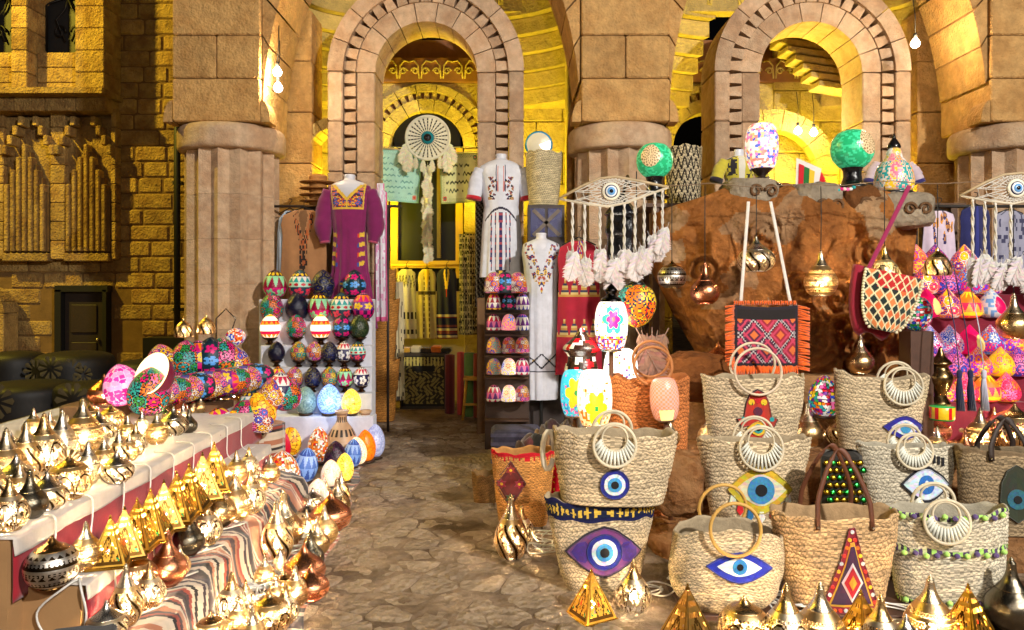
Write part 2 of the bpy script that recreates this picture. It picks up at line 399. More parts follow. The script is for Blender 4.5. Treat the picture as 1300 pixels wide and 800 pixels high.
# ------------------------------------------------------------------ hall behind the arches
hf = MB(); hf.sheet(lambda u, v: (lerp(-5, 9, u), 8.4 + 3.2 * v, .012 + .006 * fbm(u * 60, v * 14, 2)), 60, 20, th=.04)
struct(hf.build('hall_floor', 'earth'))
def hall(cx, axx, lab, seed):
    """back wall of one bay: a small arch, friezes and a stepped half dome over it"""
    Yb = 10.05; w = 2.06; cz = 3.42; ro = .50
    r = thing('hall_wall', lab, 'wall', (cx, Yb, 0), group='back walls of the hall')
    d = axx - cx
    for (x0, x1) in ((-w, d - .86), (d + .86, w)):
        z = 0; k = 0
        while z < 5.9:
            hh = .42; xs = [x0]; xx = x0 + (.35 if k % 2 else .62)
            while xx < x1 - .2: xs.append(xx); xx += .62
            xs.append(x1)
            for a, b in zip(xs, xs[1:]): block(r, ((a + b) / 2, .15, z + hh / 2), (b - a, .3, hh), 'yellowstone')
            z += hh; k += 1
    for s in (-1, 1):
        z = 0
        while z < cz - .01: hh = min(.57, cz - z); block(r, (d + s * .68, .15, z + hh / 2), (.355, .36, hh), 'yellowstone', 'jamb_block'); z += hh
    arch(r, d, cz, ro, .66, -.02, .3, 9, 'yellowstone'); arch(r, d, cz, .76, .86, -.03, .3, 9, 'yellowstone')
    arch(r, d, cz, .662, .758, .06, .3, 9, 'brownband', 'backing')
    dentils(r, d, cz, .71, .03, (.07, .06, .09), 21, 'yellowstone', 3.3, .1)
    up = MB()   # spandrel between the small arch and the frieze
    top = []
    for i in range(25):
        q = pi * i / 24; top.append((.865 * cos(q), .865 * sin(q)))
    for i in range(24):
        (x0, z0), (x1, z1) = top[i], top[i + 1]; up.prism([(x1, z1), (x0, z0), (x0, .88), (x1, .88)], .04, .28)
    up.build('spandrel', 'yellowstone', r, (d, 0, cz))
    z0 = cz + .885
    m = MB(); m.box((0, .12, z0 + .16), (2 * w, .30, .32)); m.build('frieze', 'brownband', r)
    scm = MB()
    for s in (-1, 1):
        pth = [(s * (.075 - .05 * cos(t * .42) * (1 - t / 26)), 0, -.02 + .05 * sin(t * .42) * (1 - t / 26)) for t in range(20)]
        scm.tube(pth, .013, 5); scm.tube([(s * .13, 0, -.12), (s * .12, 0, .05), (s * .07, 0, .12), (0, 0, .10)], .012, 5)
    sme = scm.mesh('scroll'); sme.materials.append(M_['yellowstone'])
    for i in range(14): obj('scroll', sme, None, r, (-w + .15 + i * .292, -.04, z0 + .16))
    m = MB(); m.box((0, .2, z0 + .46), (2 * w, .26, .26)); m.build('band', 'brownband', r)
    # yellow cornice arch and upper frieze
    arch(r, d * .4, z0 + .05, 1.05, 1.32, -.25, .05, 11, 'yellowstone', 'cornice_stone')
    for k in range(9):      # stepped half dome: rings of masonry closing over the bay
        t = k / 8; ax = lerp(w - .05, 1.15, t ** 1.2); by = lerp(1.30, .35, t ** 1.2); z = 3.95 + k * .20
        for s in (-1, 1):
            m = MB(); n = 10; q0, q1 = (.02, 1.12)
            ins = [(s * ax * cos(lerp(q0, q1, i / n)), by * sin(lerp(q0, q1, i / n)) - 1.28) for i in range(n + 1)]
            out = [(s * (ax + .5) * cos(lerp(q0, q1, i / n)), (by + .5) * sin(lerp(q0, q1, i / n)) - 1.28) for i in range(n + 1)]
            vs = [(x, y, 0) for x, y in ins] + [(x, y, 0) for x, y in out] + [(x, y, .19) for x, y in ins] + [(x, y, .19) for x, y in out]; N_ = n + 1; fs = []
            for i in range(n):
                fs += [(i, i + 1, N_ + i + 1, N_ + i), (2 * N_ + i + 1, 2 * N_ + i, 3 * N_ + i, 3 * N_ + i + 1), (i + 1, i, 2 * N_ + i, 2 * N_ + i + 1)]
            m.add(vs, fs); m.build('vault_course', 'yellowstone', r, (0, 0, z))
    m = MB(); m.box((0, -.45, 5.95), (2 * w + .8, 2.2, .2)); m.build('ceiling_slab', 'yellowstone', r)
    return r
hall((PX[0] + PX[1]) / 2, -1.15, 'yellow lit back wall with a small toothed arch over the dark shop window', 1)
hall((PX[1] + PX[2]) / 2, 2.66, 'yellow lit back wall with a small toothed arch and a half open vault', 2)
# upper scroll friezes inside the wide arches
for cx in ((PX[0] + PX[1]) / 2, (PX[1] + PX[2]) / 2):
    r = thing('upper_frieze', 'scroll carved stone frieze ' + ('over the doorway arch' if cx < 0 else 'above the barrel lamp arch'), 'frieze', (cx, 9.3, 5.02))
    m = MB(); m.box((0, .12, .22), (3.9, .2, .5)); m.build('panel', 'yellowstone', r)
    scm = MB()
    for s in (-1, 1):
        scm.tube([(s * (.10 - .07 * cos(t * .40) * (1 - t / 26)), 0, -.02 + .07 * sin(t * .40) * (1 - t / 26)) for t in range(20)], .018, 5)
        scm.tube([(s * .18, 0, -.17), (s * .17, 0, .07), (s * .10, 0, .17), (0, 0, .14)], .017, 5)
    sme = scm.mesh('scroll'); sme.materials.append(M_['yellowstone'])
    for i in range(10): obj('scroll', sme, None, r, (-1.75 + i * .39, .015, .22))
# dividing piers in the hall, behind the pillars
for i, (x, lab) in enumerate(((-2.6, 'cream stone cross wall behind the brown abaya'), (.80, 'yellow lit cross wall with pointed arches beside the coiled basket'), (5.0, 'cream stone cross wall behind the fluted pillar by the bare bulb'))):
    r = thing('cross_wall', lab, 'wall', (x, 9.0, 0), group='cross walls of the hall')
    ww = .52 if i != 1 else .30
    z = 0; k = 0
    while z < 4.3:
        block(r, (0, 0, z + .3), (ww, .5, .6), 'sandstone' if i != 1 else 'yellowstone'); z += .6
    if i == 1:
        for (yy, hz, wd, xo) in ((-.31, 3.15, .15, -.03),):
            m = MB(); n = 10; inn = [(wd / 2 * cos(pi * t / n), (.55 if 1 else 0) * sin(pi * t / n)) for t in range(n + 1)]; o2 = [((wd / 2 + .06) * cos(pi * t / n), .68 * sin(pi * t / n)) for t in range(n + 1)]
            m.prism(inn + [(-wd / 2, -2.2), (-wd / 2 - .06, -2.2)] + o2[::-1] + [(wd / 2 + .06, -2.2), (wd / 2, -2.2)], -.05, .05); m.build('pointed_arch', 'sandstone', r, (xo, yy, hz))
    else:
        for s in (1,):
            arch(r, s * .50, 3.15, .28, .40, -.2, .2, 9, 'yellowstone')
# side wall of the second bay: a half arch of blocks seen through the opening
r = thing('inner_side_arch', 'arch of rough yellow blocks inside the second bay of the hall', 'arch', (3.36, 9.72, 0))
arch(r, 0, 3.0, .58, .84, -.1, .1, 9, 'yellowstone')
for s in (-1, 1):
    z = 0
    while z < 2.7: block(r, (s * .71, 0, z + .3), (.26, .2, .6), 'yellowstone'); z += .6
r = thing('slatted_vault', 'stepped vault of long stone slats seen through the arch behind the barrel lamp', 'vault', P(1020, 80, 9.55))
for k in range(8):
    m = MB(); m.box((0, 0, 0), (1.0 - .06 * k, .30, .075), bev=.01); m.build('slat', 'yellowstone', r, (-.05 + .055 * k, -.04 * k + .1, .42 - .115 * k), (0, radians(7), radians(4)))

# ------------------------------------------------------------------ shop window in the doorway wall
sw = thing('shop_window', 'tall dark shop window with yellow painted frame under the small arch', 'window', (-1.15, 10.12, 0))
m = MB()
for s in (-1, 1): m.box((s * .44, 0, 2.55), (.1, .08, 1.75), C(190, 150, 40))
m.box((.16, .01, 2.7), (.05, .06, 1.5), C(90, 72, 30)); m.box((0, 0, 1.86), (1.0, .1, .1), C(190, 150, 40)); m.build('frame', 'paint', sw)
m = MB(); m.box((0, .05, 2.7), (.9, .02, 2.4)); m.build('pane', 'pane', sw)
m = MB(); m.box((0, .1, .9), (1.0, .06, 1.8), C(196, 176, 120)); m.build('lower_panel', 'paint', sw)

# ------------------------------------------------------------------ block wall house at the far side
WY = 12.0
wall = thing('block_house', 'dim yellow lit house of rough stone blocks with stepped niches and a low door', 'house', (-6.7, WY, 0))
def wx(px): return (px - 650) / F * WY + 6.7
def wz(py): return H + (365 - py) / F * WY
m = MB(); m.box((-.2, .3, 3.3), (5.0, .5, 6.8)); m.build('wall_core', 'mortar', wall)
bme = []
for w_ in (.52, .40, .64):
    q = MB(); q.box((0, 0, 0), (w_ - .022, .12, .240), bev=.022); e = q.mesh('brick'); e.materials.append(M_['wallstone']); bme.append((w_, e))
dx0, dx1, dz1 = wx(80), wx(137), wz(368)
for j in range(26):
    x = -2.4 + RND.uniform(0, .3); z = .13 + j * .255
    while x < 2.2:
        w_, e = RND.choice(bme)
        c0, c1 = x, x + w_
        hid = (c1 > dx0 - .05 and c0 < dx1 + .05 and z < dz1 + .05) or (c1 < wx(153) and wz(330) < z < 6.5) or c1 < wx(26) and z < wz(350)
        if not hid: obj('brick', e, None, wall, (x + w_ / 2, .085 + RND.uniform(-.008, .008), z))
        x += w_
# projecting upper bay with two grilled windows
bx0, bx1 = wx(-40), wx(154)
zs = wz(66); zt = 6.7
for (a, b) in ((wx(-40), wx(-14)), (wx(40), wx(60)), (wx(118), wx(154))):
    z = wz(130)
    while z < zt: block(wall, ((a + b) / 2, -.25, z + .17), (b - a, .5, .34), 'wallstone', 'pilaster_block'); z += .34
for (a, b) in ((wx(-14), wx(40)), (wx(60), wx(118))):
    z = wz(130)
    while z < zs - .1: block(wall, ((a + b) / 2, -.12, z + .12), (b - a, .3, .24), 'wallstone', 'sill_block'); z += .24
    cxw = (a + b) / 2; hw = (b - a) / 2
    m = MB(); m.prism([(-hw, .62), (-hw, 1.3), (hw, 1.3), (hw, .62), (hw * .5, .80), (0, .86), (-hw * .5, .80)][::-1], -.2, .1); m.build('window_head', 'wallstone', wall, (cxw, 0, zs + .1))
    wdw = MB(); wdw.box((0, 0, .4), (2 * hw, .04, 1.0), C(18, 18, 20)); wo = wdw.build('window', 'dark', wall, (cxw, .02, zs + .05))
    ir = MB()
    for s in (-1, 1):
        ir.tube([(s * (.14 - .10 * cos(t * .4) * (1 - t / 24)), 0, .25 + .12 * sin(t * .4) * (1 - t / 24)) for t in range(20)], .018, 5)
        ir.tube([(s * .05, 0, .1), (s * .2, 0, .45), (s * .06, 0, .62), (0, 0, .78)], .018, 5); ir.tube([(s * hw * .95, 0, -.05), (s * hw * .95, 0, .7), (0, 0, .82)], .02, 5)
    ir.build('grille', 'iron', wo, (0, -.06, 0))
m = MB(); m.box(((bx0 + bx1) / 2, -.3, wz(127)), (bx1 - bx0 + .04, .62, .09)); m.build('ledge', 'wallstone', wall)
# band of blocks and stepped corbels under the ledge
z = wz(150)
x = bx0
while x < bx1 - .2:
    block(wall, (x + .24, -.16, wz(139)), (.48, .4, .22), 'wallstone'); x += .48
for (c, lo) in ((wx(41), 320), (wx(118), 320)):
    for k, top in enumerate((236, 218, 202, 186, 202, 218, 236)):
        zt_, zb = wz(top), wz(lo); m = MB(); m.box((0, 0, (zt_ + zb) / 2), (.062, .16, zt_ - zb), bev=.012); m.build('fluted_bar', 'wallstone', wall, (c + (k - 3) * .094, -.14, 0))
        m = MB(); m.box((0, 0, (zt_ + zb) / 2 - .06), (.05, .12, zt_ - zb - .12)); m.build('flute_recess', 'mortar', wall, (c + (k - 3) * .094 + .048, -.10, 0))
for cpx in (15, 80, 152):   # corbel steps left and right of each niche
    for k in range(4):
        for s in (-1, 1):
            if cpx == 152 and s == 1: continue
            block(wall, (wx(cpx) + s * (.04 + .085 * k), -.12, wz(150) - .10 - .15 * (3 - k)), (.085, .28, .16), 'wallstone', 'corbel')
for (a, b) in ((wx(-40), wx(12)), (wx(70), wx(89)), (wx(146), wx(153))):
    z = wz(330)
    while z < wz(152): block(wall, ((a + b) / 2, -.05, z + .15), (b - a, .18, .3), 'wallstone'); z += .3
for (a, b) in ((wx(12), wx(70)), (wx(89), wx(146))):
    m = MB(); m.box(((a + b) / 2, .0, (wz(330) + wz(150)) / 2), (b - a, .1, wz(150) - wz(330))); m.build('niche_back', 'wallstone', wall)
    block(wall, ((a + b) / 2, -.08, wz(327)), (b - a, .22, .14), 'wallstone', 'niche_sill')
# door
dr = MB(); dr.box(((dx0 + dx1) / 2, .0, dz1 / 2), (dx1 - dx0 - .10, .06, dz1 - .05), C(32, 20, 14)); do = dr.build('door', 'dark', wall)
for zz in (.45, 1.05):
    q = MB(); q.box(((dx0 + dx1) / 2, -.04, zz), (.42, .03, .45), C(40, 26, 18), bev=.01); q.build('door_panel', 'dark', do)
q = MB(); q.lathe([(.002, -.03), (.025, -.02), (.03, 0), (.02, .02), (.002, .03)], 10, C(200, 190, 170)); q.build('handle', 'smoothbrass', do, (dx1 - .13, -.06, .72))
q = MB(); q.box((dx0 - .01, -.05, dz1 / 2), (.1, .16, dz1), C(14, 12, 10)); q.box((dx1 + .01, -.05, dz1 / 2), (.06, .16, dz1), C(14, 12, 10)); q.box(((dx0 + dx1) / 2, -.05, dz1 + .02), (dx1 - dx0 + .12, .16, .1), C(14, 12, 10)); q.build('door_frame', 'dark', wall)
q = thing('arched_oven_niche', 'dim low stone niche with arched head against the block wall', 'niche', (wx(-4) - 6.7, WY - .3, 0))
arch(q, 0, 1.15, .27, .42, -.15, .2, 7, 'wallstone')
for s in (-1, 1): block(q, (s * .345, .02, .58), (.15, .35, 1.14), 'wallstone')
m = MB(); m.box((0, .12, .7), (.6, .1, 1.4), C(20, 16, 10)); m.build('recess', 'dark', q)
q = thing('drain_pipe', 'black drain pipe running up between house and pillar', 'pipe', (-5.28, WY - .2, 0))
m = MB(); m.tube([(0, 0, 0), (0, 0, 6.6)], .05, 10, C(14, 13, 12)); m.build('pipe', 'dark', q)
for z in (1.2, 3.2, 5.2):
    m = MB(); m.box((0, .05, z), (.14, .12, .05), C(20, 19, 18)); m.build('clamp', 'dark', q)

# ------------------------------------------------------------------ bare bulbs and yellow wash lamps in the hall
def bulb(loc, watts, lab, colr=(1, .74, .40)):
    r = thing('bare_bulb', lab, 'light bulb', loc)
    m = MB(); m.lathe(smooth_prof([(.012, .055), (.02, .045), (.046, .0), (.034, -.035), (.004, -.05)], 12), 16, (1.0, .93, .75, 30.0)); m.build('globe', 'bulb', r)
    m = MB(); m.tube([(0, 0, .05), (0, 0, .10)], .02, 8, C(30, 30, 30)); m.tube([(0, 0, .1), (.01, .02, .3), (.0, .05, .5)], .005, 5, C(30, 30, 30)); m.build('socket', 'dark', r)
    l = bpy.data.lights.new('bulb_light', 'POINT'); l.energy = watts; l.color = colr; l.shadow_soft_size = .05
    lo = bpy.data.objects.new('light', l); COL.objects.link(lo); lo.parent = r; lo.location = (0, -.08, 0)
bulb(P(352, 91, 7.75), 26, 'glaring bare bulb hanging by the pier, upper of two')
bulb(P(353, 111, 7.75), 26, 'glaring bare bulb hanging by the pier, lower of two')
bulb(P(1162, 55, 7.9), 40, 'glaring bare bulb under the wide arch by the dark sky gap')
bulb(P(1013, 166, 9.4), 10, 'bare bulb in the hall beside the mosaic barrel lamp, on bare cable')
bulb(P(1033, 168, 9.4), 10, 'bare bulb in the hall above the red framed mirror')
def wash(loc, watts, tgt, lab, colr=(.97, .80, .045)):
    r = thing('wash_lamp', lab, 'flood lamp', loc)
    q = (Vector(tgt) - Vector(loc)).to_track_quat('-Z', 'Y').to_euler()
    m = MB(); m.box((0, 0, .06), (.26, .18, .08), C(30, 30, 30)); m.box((0, 0, .14), (.05, .05, .1), C(30, 30, 30)); m.build('housing', 'dark', r, rot=q)
    l = bpy.data.lights.new('wash_light', 'AREA'); l.energy = watts * .72; l.color = colr; l.size = .22; l.spread = radians(170)
    lo = bpy.data.objects.new('light', l); COL.objects.link(lo); lo.parent = r; lo.rotation_euler = q
wash((-2.05, 9.2, 2.35), 60, (-1.6, 9.7, 5.0), 'yellow wash lamp behind the arch jamb near the brown abaya')
wash((-.12, 9.15, 2.35), 75, (-.1, 9.6, 5.0), 'yellow wash lamp behind the arch jamb near the coiled basket')
wash((-1.95, 9.3, 2.2), 40, (-1.0, 10.0, 2.6), 'yellow wash lamp lighting the doorway textiles')
wash((2.78, 9.15, 2.35), 70, (2.7, 9.8, 5.0), 'yellow wash lamp behind the patterned basket')
wash((4.6, 9.15, 2.35), 60, (3.8, 9.7, 5.0), 'yellow wash lamp in the second bay by the cross wall')
wash((3.38, 9.2, 1.8), 95, (3.38, 9.9, 5.2), 'yellow wash lamp below the half open vault')
# ------------------------------------------------------------------ patterns (colour by angle u and height v)
GOLD, PALE, COPPER, SILV, BRONZE = C(232, 196, 140), C(240, 222, 190), C(220, 148, 108), C(214, 206, 196), C(150, 112, 62)
HOT = (1.0, .66, .30)
def hole(g=1.0): return (HOT[0], HOT[1], HOT[2], g)
DKH = C(120, 84, 44)
def lit(g, *k): return DKH if hsh(*k) < .16 else None          # a hole cut through the metal
def pf_dots(metal, nu, nv, r=.36, g=2.0, lo=.04, hi=.90):
    def f(u, v):
        if not lo < v < hi: return metal
        y = (v - lo) / (hi - lo) * nv; j = int(y); x = u * nu + (.5 if j % 2 else 0)
        if j % 5 == 4: return tuple(k * .7 for k in metal)
        return lit(g, int(x) % nu, j) if hypot(x % 1 - .5, y % 1 - .5) < r else metal
    return f
def pf_swirl(metal, n=7, tw=1.6, g=2.0, lo=.05, hi=.92):
    def f(u, v):
        if not lo < v < hi: return metal
        s = sin(2 * pi * (n * u + tw * v + .12 * sin(9 * v))); t = sin(2 * pi * (n * u - tw * v * 1.3))
        if s > .80: return C(70, 48, 22)
        if s < -.1 and (int(u * 72) + int(v * 36)) % 2: return lit(g, int(u * 72), int(v * 36))
        return PALE if t > .6 else metal
    return f
def pf_flower(metal, n=5, g=2.2, vc=.46, lo=.04, hi=.92):
    def f(u, v):
        if not lo < v < hi: return metal
        x = (u * n) % 1 - .5; y = (v - vc) * 1.15; r = hypot(x, y); a = atan2(y, x)
        if r < .07: return None
        if .12 < r < .44 * (.5 + .5 * abs(cos(3 * a))): return lit(g, int(u * n), int(a * 5), int(r * 14)) if abs(cos(3 * a)) > .5 else metal
        if .44 < r < .48: return C(80, 56, 28)
        if r > .48 and (int(u * 72) + int(v * 36)) % 2: return lit(g, int(u * 72), int(v * 36))
        return metal
    return f
def pf_rows(metal, nu=34, g=.8):
    def f(u, v):
        k = int(v * 17)
        if k % 3 == 1 and .1 < v < .9: return metal if hypot((u * nu) % 1 - .5, ((v * 17) % 1 - .5)) < .42 else C(40, 30, 20)
        if k % 6 == 3: return C(60, 46, 30) if abs((u * 18) % 1 - .5) * 2 > (v * 17) % 1 else metal
        return C(56, 44, 28) if k % 3 == 0 else metal
    return f
def pf_plain(metal, g=1.2): return pf_dots(metal, 30, 4, .34, g, .03, .26)
def petals(bg, cols, nu=5, nv=3, np=6, seed=1, size=.44, glow=0.0):
    nu, nv, np = int(nu * 1.5 + .5), nv * 1.5, np + 2
    def f(u, v):
        y = v * nv; j = int(y); x = u * nu + (.5 if j % 2 else 0); i = int(x) % nu
        dx, dy = x % 1 - .5, y % 1 - .5; r = hypot(dx, dy); a = atan2(dy, dx) + hsh(i, j, seed) * 3; c = cols[int(hsh(i + 3, j, seed) * 997) % len(cols)]; c2 = cols[int(hsh(i, j + 5, seed) * 887) % len(cols)]
        if r < .10: q = c2
        elif r < .15: q = bg
        elif r < size * (.50 + .50 * abs(cos(np * a / 2))): q = c if abs(cos(np * a / 2)) > .3 else bg
        elif .46 < r < .52: q = c2
        elif r > .60: q = c
        else: q = bg
        return (*q, glow) if glow else q
    return f
def bands(rows, glow=0.0):
    """rows: (height share, kind, a, b)"""
    tot = sum(r[0] for r in rows)
    def f(u, v):
        y = v * tot; k = 0
        while k < len(rows) - 1 and y > rows[k][0]: y -= rows[k][0]; k += 1
        h, kind, a, b = rows[k]; t = y / h; q = a
        if kind == 'zig': q = a if abs(((u * 11) % 1) - .5) * 2 > t else b
        elif kind == 'dot': q = b if hypot((u * 10) % 1 - .5, (t - .5) * .9) < .32 else a
        elif kind == 'tri': q = b if abs((u * 9) % 1 - .5) < t * .5 else a
        elif kind == 'wave': q = a if sin(2 * pi * (8 * u)) * .5 + .5 > t else b
        elif kind == 'chk': q = a if (int(u * 18) + int(t * 2)) % 2 else b
        elif kind == 'flo':
            x = (u * 6) % 1 - .5; yy = t - .5; r = hypot(x, yy); an = atan2(yy, x); q = b if .1 < r < .44 * (.5 + .5 * abs(cos(2.5 * an))) or r < .05 else a
        return (*q, glow) if glow else q
    return f
def mosaic(cols, nu=22, nv=16, grout=(.05, .04, .04), glow=0.0, seed=3, jit=.9):
    """jittered glass chips set in grout"""
    def f(u, v):
        X, Y = u * nu, v * nv; d1 = d2 = 9.0; w = (0, 0); i0, j0 = int(X), int(Y)
        for j in (j0 - 1, j0, j0 + 1):
            for i in (i0 - 1, i0, i0 + 1):
                k = i % nu; d = hypot(i + .2 + .6 * hsh(k, j, seed) - X, j + .2 + .6 * hsh(k + 9, j, seed) - Y)
                if d < d1: d1, d2, w = d, d1, (k, j)
                elif d < d2: d2 = d
        q = grout if grout and d2 - d1 < .10 else cols[int(hsh(w[0], w[1], seed) * 991) % len(cols)]
        return (*q, glow * (.6 + .8 * hsh(w[1], w[0], seed))) if glow else q
    return f
def starlamp(bg, c1, c2, c3, speck, glow=2.0, vc=.6, at=(0.5, 0.0, .25, .75), rr=.30, asp=2.6):
    def f(u, v):
        for uc in at:
            x = ((u - uc + .5) % 1 - .5) * asp; y = (v - vc); r = hypot(x, y); a = atan2(y, x); s = rr * (.62 + .38 * abs(cos(3 * a)))
            if r < rr * .16: return (*c2, glow)
            if r < s * .62: return (*c1, glow)
            if r < s: return (*c3, glow)
        if v < .36 or hsh(int(u * 44), int(v * 34), 2) > .88: return (*speck[int(hsh(int(u * 44), int(v * 34), 8) * 97) % len(speck)], glow * .8)
        return (*bg, glow)
    return f
MAG, RED, ORA, YEL, GRN, TEA, BLU, NAV, PUR, WHI, PNK, BLK, LBL = C(214, 20, 120), C(200, 24, 34), C(240, 120, 20), C(244, 200, 40), C(40, 150, 70), C(40, 160, 160), C(40, 80, 200), C(22, 26, 70), C(110, 40, 140), C(236, 232, 226), C(240, 110, 170), C(16, 14, 18), C(120, 170, 230)
ALLC = [MAG, RED, ORA, YEL, GRN, TEA, BLU, PUR, WHI, PNK]

# ------------------------------------------------------------------ pierced metal lanterns
PROF = {
    'onion': [(.17, 0), (.20, .02), (.27, .08), (.335, .22), (.33, .36), (.25, .52), (.14, .66), (.075, .78), (.05, .90)],
    'tall': [(.13, 0), (.17, .02), (.22, .10), (.27, .24), (.255, .40), (.19, .56), (.11, .70), (.06, .82), (.04, .92)],
    'pear': [(.16, 0), (.20, .02), (.29, .10), (.345, .24), (.32, .40), (.20, .56), (.105, .70), (.07, .82), (.06, .93)],
    'squat': [(.24, 0), (.30, .03), (.45, .14), (.52, .32), (.47, .50), (.30, .66), (.14, .78), (.07, .88), (.05, .93)],
    'round': [(.22, 0), (.26, .03), (.42, .14), (.50, .36), (.46, .58), (.30, .76), (.15, .84), (.10, .88), (.06, .93)],
    'dome': [(.34, 0), (.42, .02), (.44, .10), (.42, .30), (.34, .52), (.20, .70), (.09, .80), (.06, .90)],
}
LK = {}
def lantern_kind(key, prof, pat, mat, capcol, lid=.64, n=144):
    pr = smooth_prof(PROF[prof], 84); cut = [i for i, (r, z) in enumerate(pr) if z < lid][-1]
    b = MB(); b.lathe(pr[:cut + 1], n, pat, cap=False); body = b.mesh('body'); body.materials.append(M_[mat])
    c = MB(); c.lathe(pr[cut:], 24, capcol); cap = c.mesh('neck'); cap.materials.append(M_['smoothbrass'])
    r0, z0 = pr[-1]
    f = MB(); f.lathe(smooth_prof([(r0 * .8, z0), (.05, z0 + .012), (.028, z0 + .03), (.034, z0 + .045), (.012, z0 + .07), (.002, z0 + .085)], 12), 14, capcol); fin = f.mesh('finial'); fin.materials.append(M_['smoothbrass'])
    r1 = pr[0][0]
    q = MB(); q.lathe([(r1 * .9, -.001), (r1 * 1.18, -.001), (r1 * 1.18, .012), (r1, .03), (r1 * .9, .03)], 28, capcol); base = q.mesh('base'); base.materials.append(M_['smoothbrass'])
    LK[key] = [('body', body), ('neck', cap), ('finial', fin), ('base', base)]
lantern_kind('onion_dots', 'onion', pf_dots(GOLD, 48, 28, .33, 3), 'brass', PALE)
lantern_kind('onion_flower', 'onion', pf_flower(PALE, 6, 2.6), 'brass', GOLD)
lantern_kind('tall_swirl', 'tall', pf_swirl(GOLD, 7, 1.6, 2.6), 'brass', PALE)
lantern_kind('tall_dots', 'tall', pf_dots(PALE, 48, 28, .33, 3), 'brass', SILV)
lantern_kind('pear_plain', 'pear', pf_plain(GOLD), 'smoothbrass', PALE, .56)
lantern_kind('pear_copper', 'pear', pf_plain(COPPER), 'smoothbrass', COPPER, .56)
lantern_kind('pear_dark', 'pear', pf_plain(C(120, 112, 96), .5), 'smoothbrass', C(130, 122, 104), .56)
lantern_kind('squat_swirl', 'squat', pf_swirl(PALE, 9, 1.2, 2.6), 'brass', SILV, .6)
lantern_kind('squat_copper', 'squat', pf_dots(COPPER, 40, 15, .40, 5), 'brass', COPPER, .5)
lantern_kind('round_beaded', 'round', pf_rows(SILV), 'brass', BRONZE, .74)
lantern_kind('round_flower', 'round', pf_flower(GOLD, 7, 2.6, .42), 'brass', GOLD, .74)
lantern_kind('dome', 'dome', pf_swirl(GOLD, 8, .8, 3), 'brass', GOLD, .6)
def pyramid_kind(key, metal, g):
    m = MB(); K = 28
    for s in range(4):
        M = Matrix.Rotation(s * pi / 2, 4, 'Z'); vs, fs, cs = [], [], []
        for j in range(K + 1):
            t = j / K; w = lerp(.36, .02, t); z = .06 + .86 * t
            for i in range(K + 1): vs.append((lerp(-w, w, i / K), -w, z))
        for j in range(K):
            for i in range(K):
                a = j * (K + 1) + i; x = abs((i + .5) / K - .5) * 2; y = (j + .5) / K; q = metal
                X_, dk = (i + .5) / K * 9, C(84, 58, 24); r_ = hypot(x * .8, y - .34)
                if x > .88 or y < .05: q = tuple(k * .75 for k in metal)
                elif x > .80 or y < .10: q = dk
                elif r_ < .05: q = (.8, .06, .03)
                elif r_ < .24: q = dk if abs(sin(5 * atan2(y - .34, x * .8) + 9 * r_)) < .35 else (None if (i + j) % 3 == 0 and r_ < .15 else metal)
                elif abs(r_ - .27) < .03: q = dk
                elif y > .60 and abs(X_ % 1 - .5) < .3 and int(y * 14) % 2: q = lit(g * 2, i // 3, int(y * 14), s)
                elif y < .6 and (int(X_ * .9) + int(y * 12)) % 2 == 0 and hypot(X_ % 1 - .5, (y * 12) % 1 - .5) < .38: q = lit(g * 1.5, int(X_), int(y * 12), s)
                elif hypot(x - .66, y - .16) < .06: q = (.02, .35, .12)
                if q is not None: fs.append((a, a + 1, a + K + 2, a + K + 1)); cs.append(q)
        m.add(vs, fs, cs, False, M)
    body = m.mesh('body'); body.materials.append(M_['brass'])
    c = MB(); c.lathe([(.03, .91), (.035, .93), (.015, .96), (.022, .975), (.002, 1.0)], 10, metal); fin = c.mesh('finial'); fin.materials.append(M_['smoothbrass'])
    b = MB(); b.box((0, 0, .03), (.78, .78, .06), tuple(k * .85 for k in metal), bev=.012); base = b.mesh('base'); base.materials.append(M_['smoothbrass'])
    LK[key] = [('body', body), ('finial', fin), ('base', base)]
pyramid_kind('pyramid', C(222, 172, 70), 1.6); pyramid_kind('pyramid_dark', C(160, 124, 62), 1.3)
LNAME = {'onion_dots': 'onion shaped brass lantern pierced with fine dots', 'onion_flower': 'onion shaped brass lantern with pierced flowers', 'tall_swirl': 'tall brass drop lantern with pierced swirls',
         'tall_dots': 'tall pale brass drop lantern pierced with dots', 'pear_plain': 'smooth polished brass pear shaped lantern', 'pear_copper': 'smooth copper pear shaped lantern', 'pear_dark': 'smooth dark metal pear shaped lantern',
         'squat_swirl': 'squat brass lantern with pierced swirls', 'squat_copper': 'squat copper lantern with glowing pierced belly', 'round_beaded': 'round dark lantern with beaded rows', 'round_flower': 'round brass lantern with pierced flowers',
         'dome': 'domed brass lantern with swirls', 'pyramid': 'golden pyramid lantern with coloured stones', 'pyramid_dark': 'dull brass pyramid lantern with coloured stones'}
PLACED = []; LAMPW = 5.5
bm_ = MB(); bm_.lathe(smooth_prof([(.02, -.06), (.05, -.04), (.075, 0), (.055, .045), (.02, .07)], 8), 10, (1.0, .74, .40, 22.0)); bulb_me = bm_.mesh('bulb'); bulb_me.materials.append(M_['bulb'])
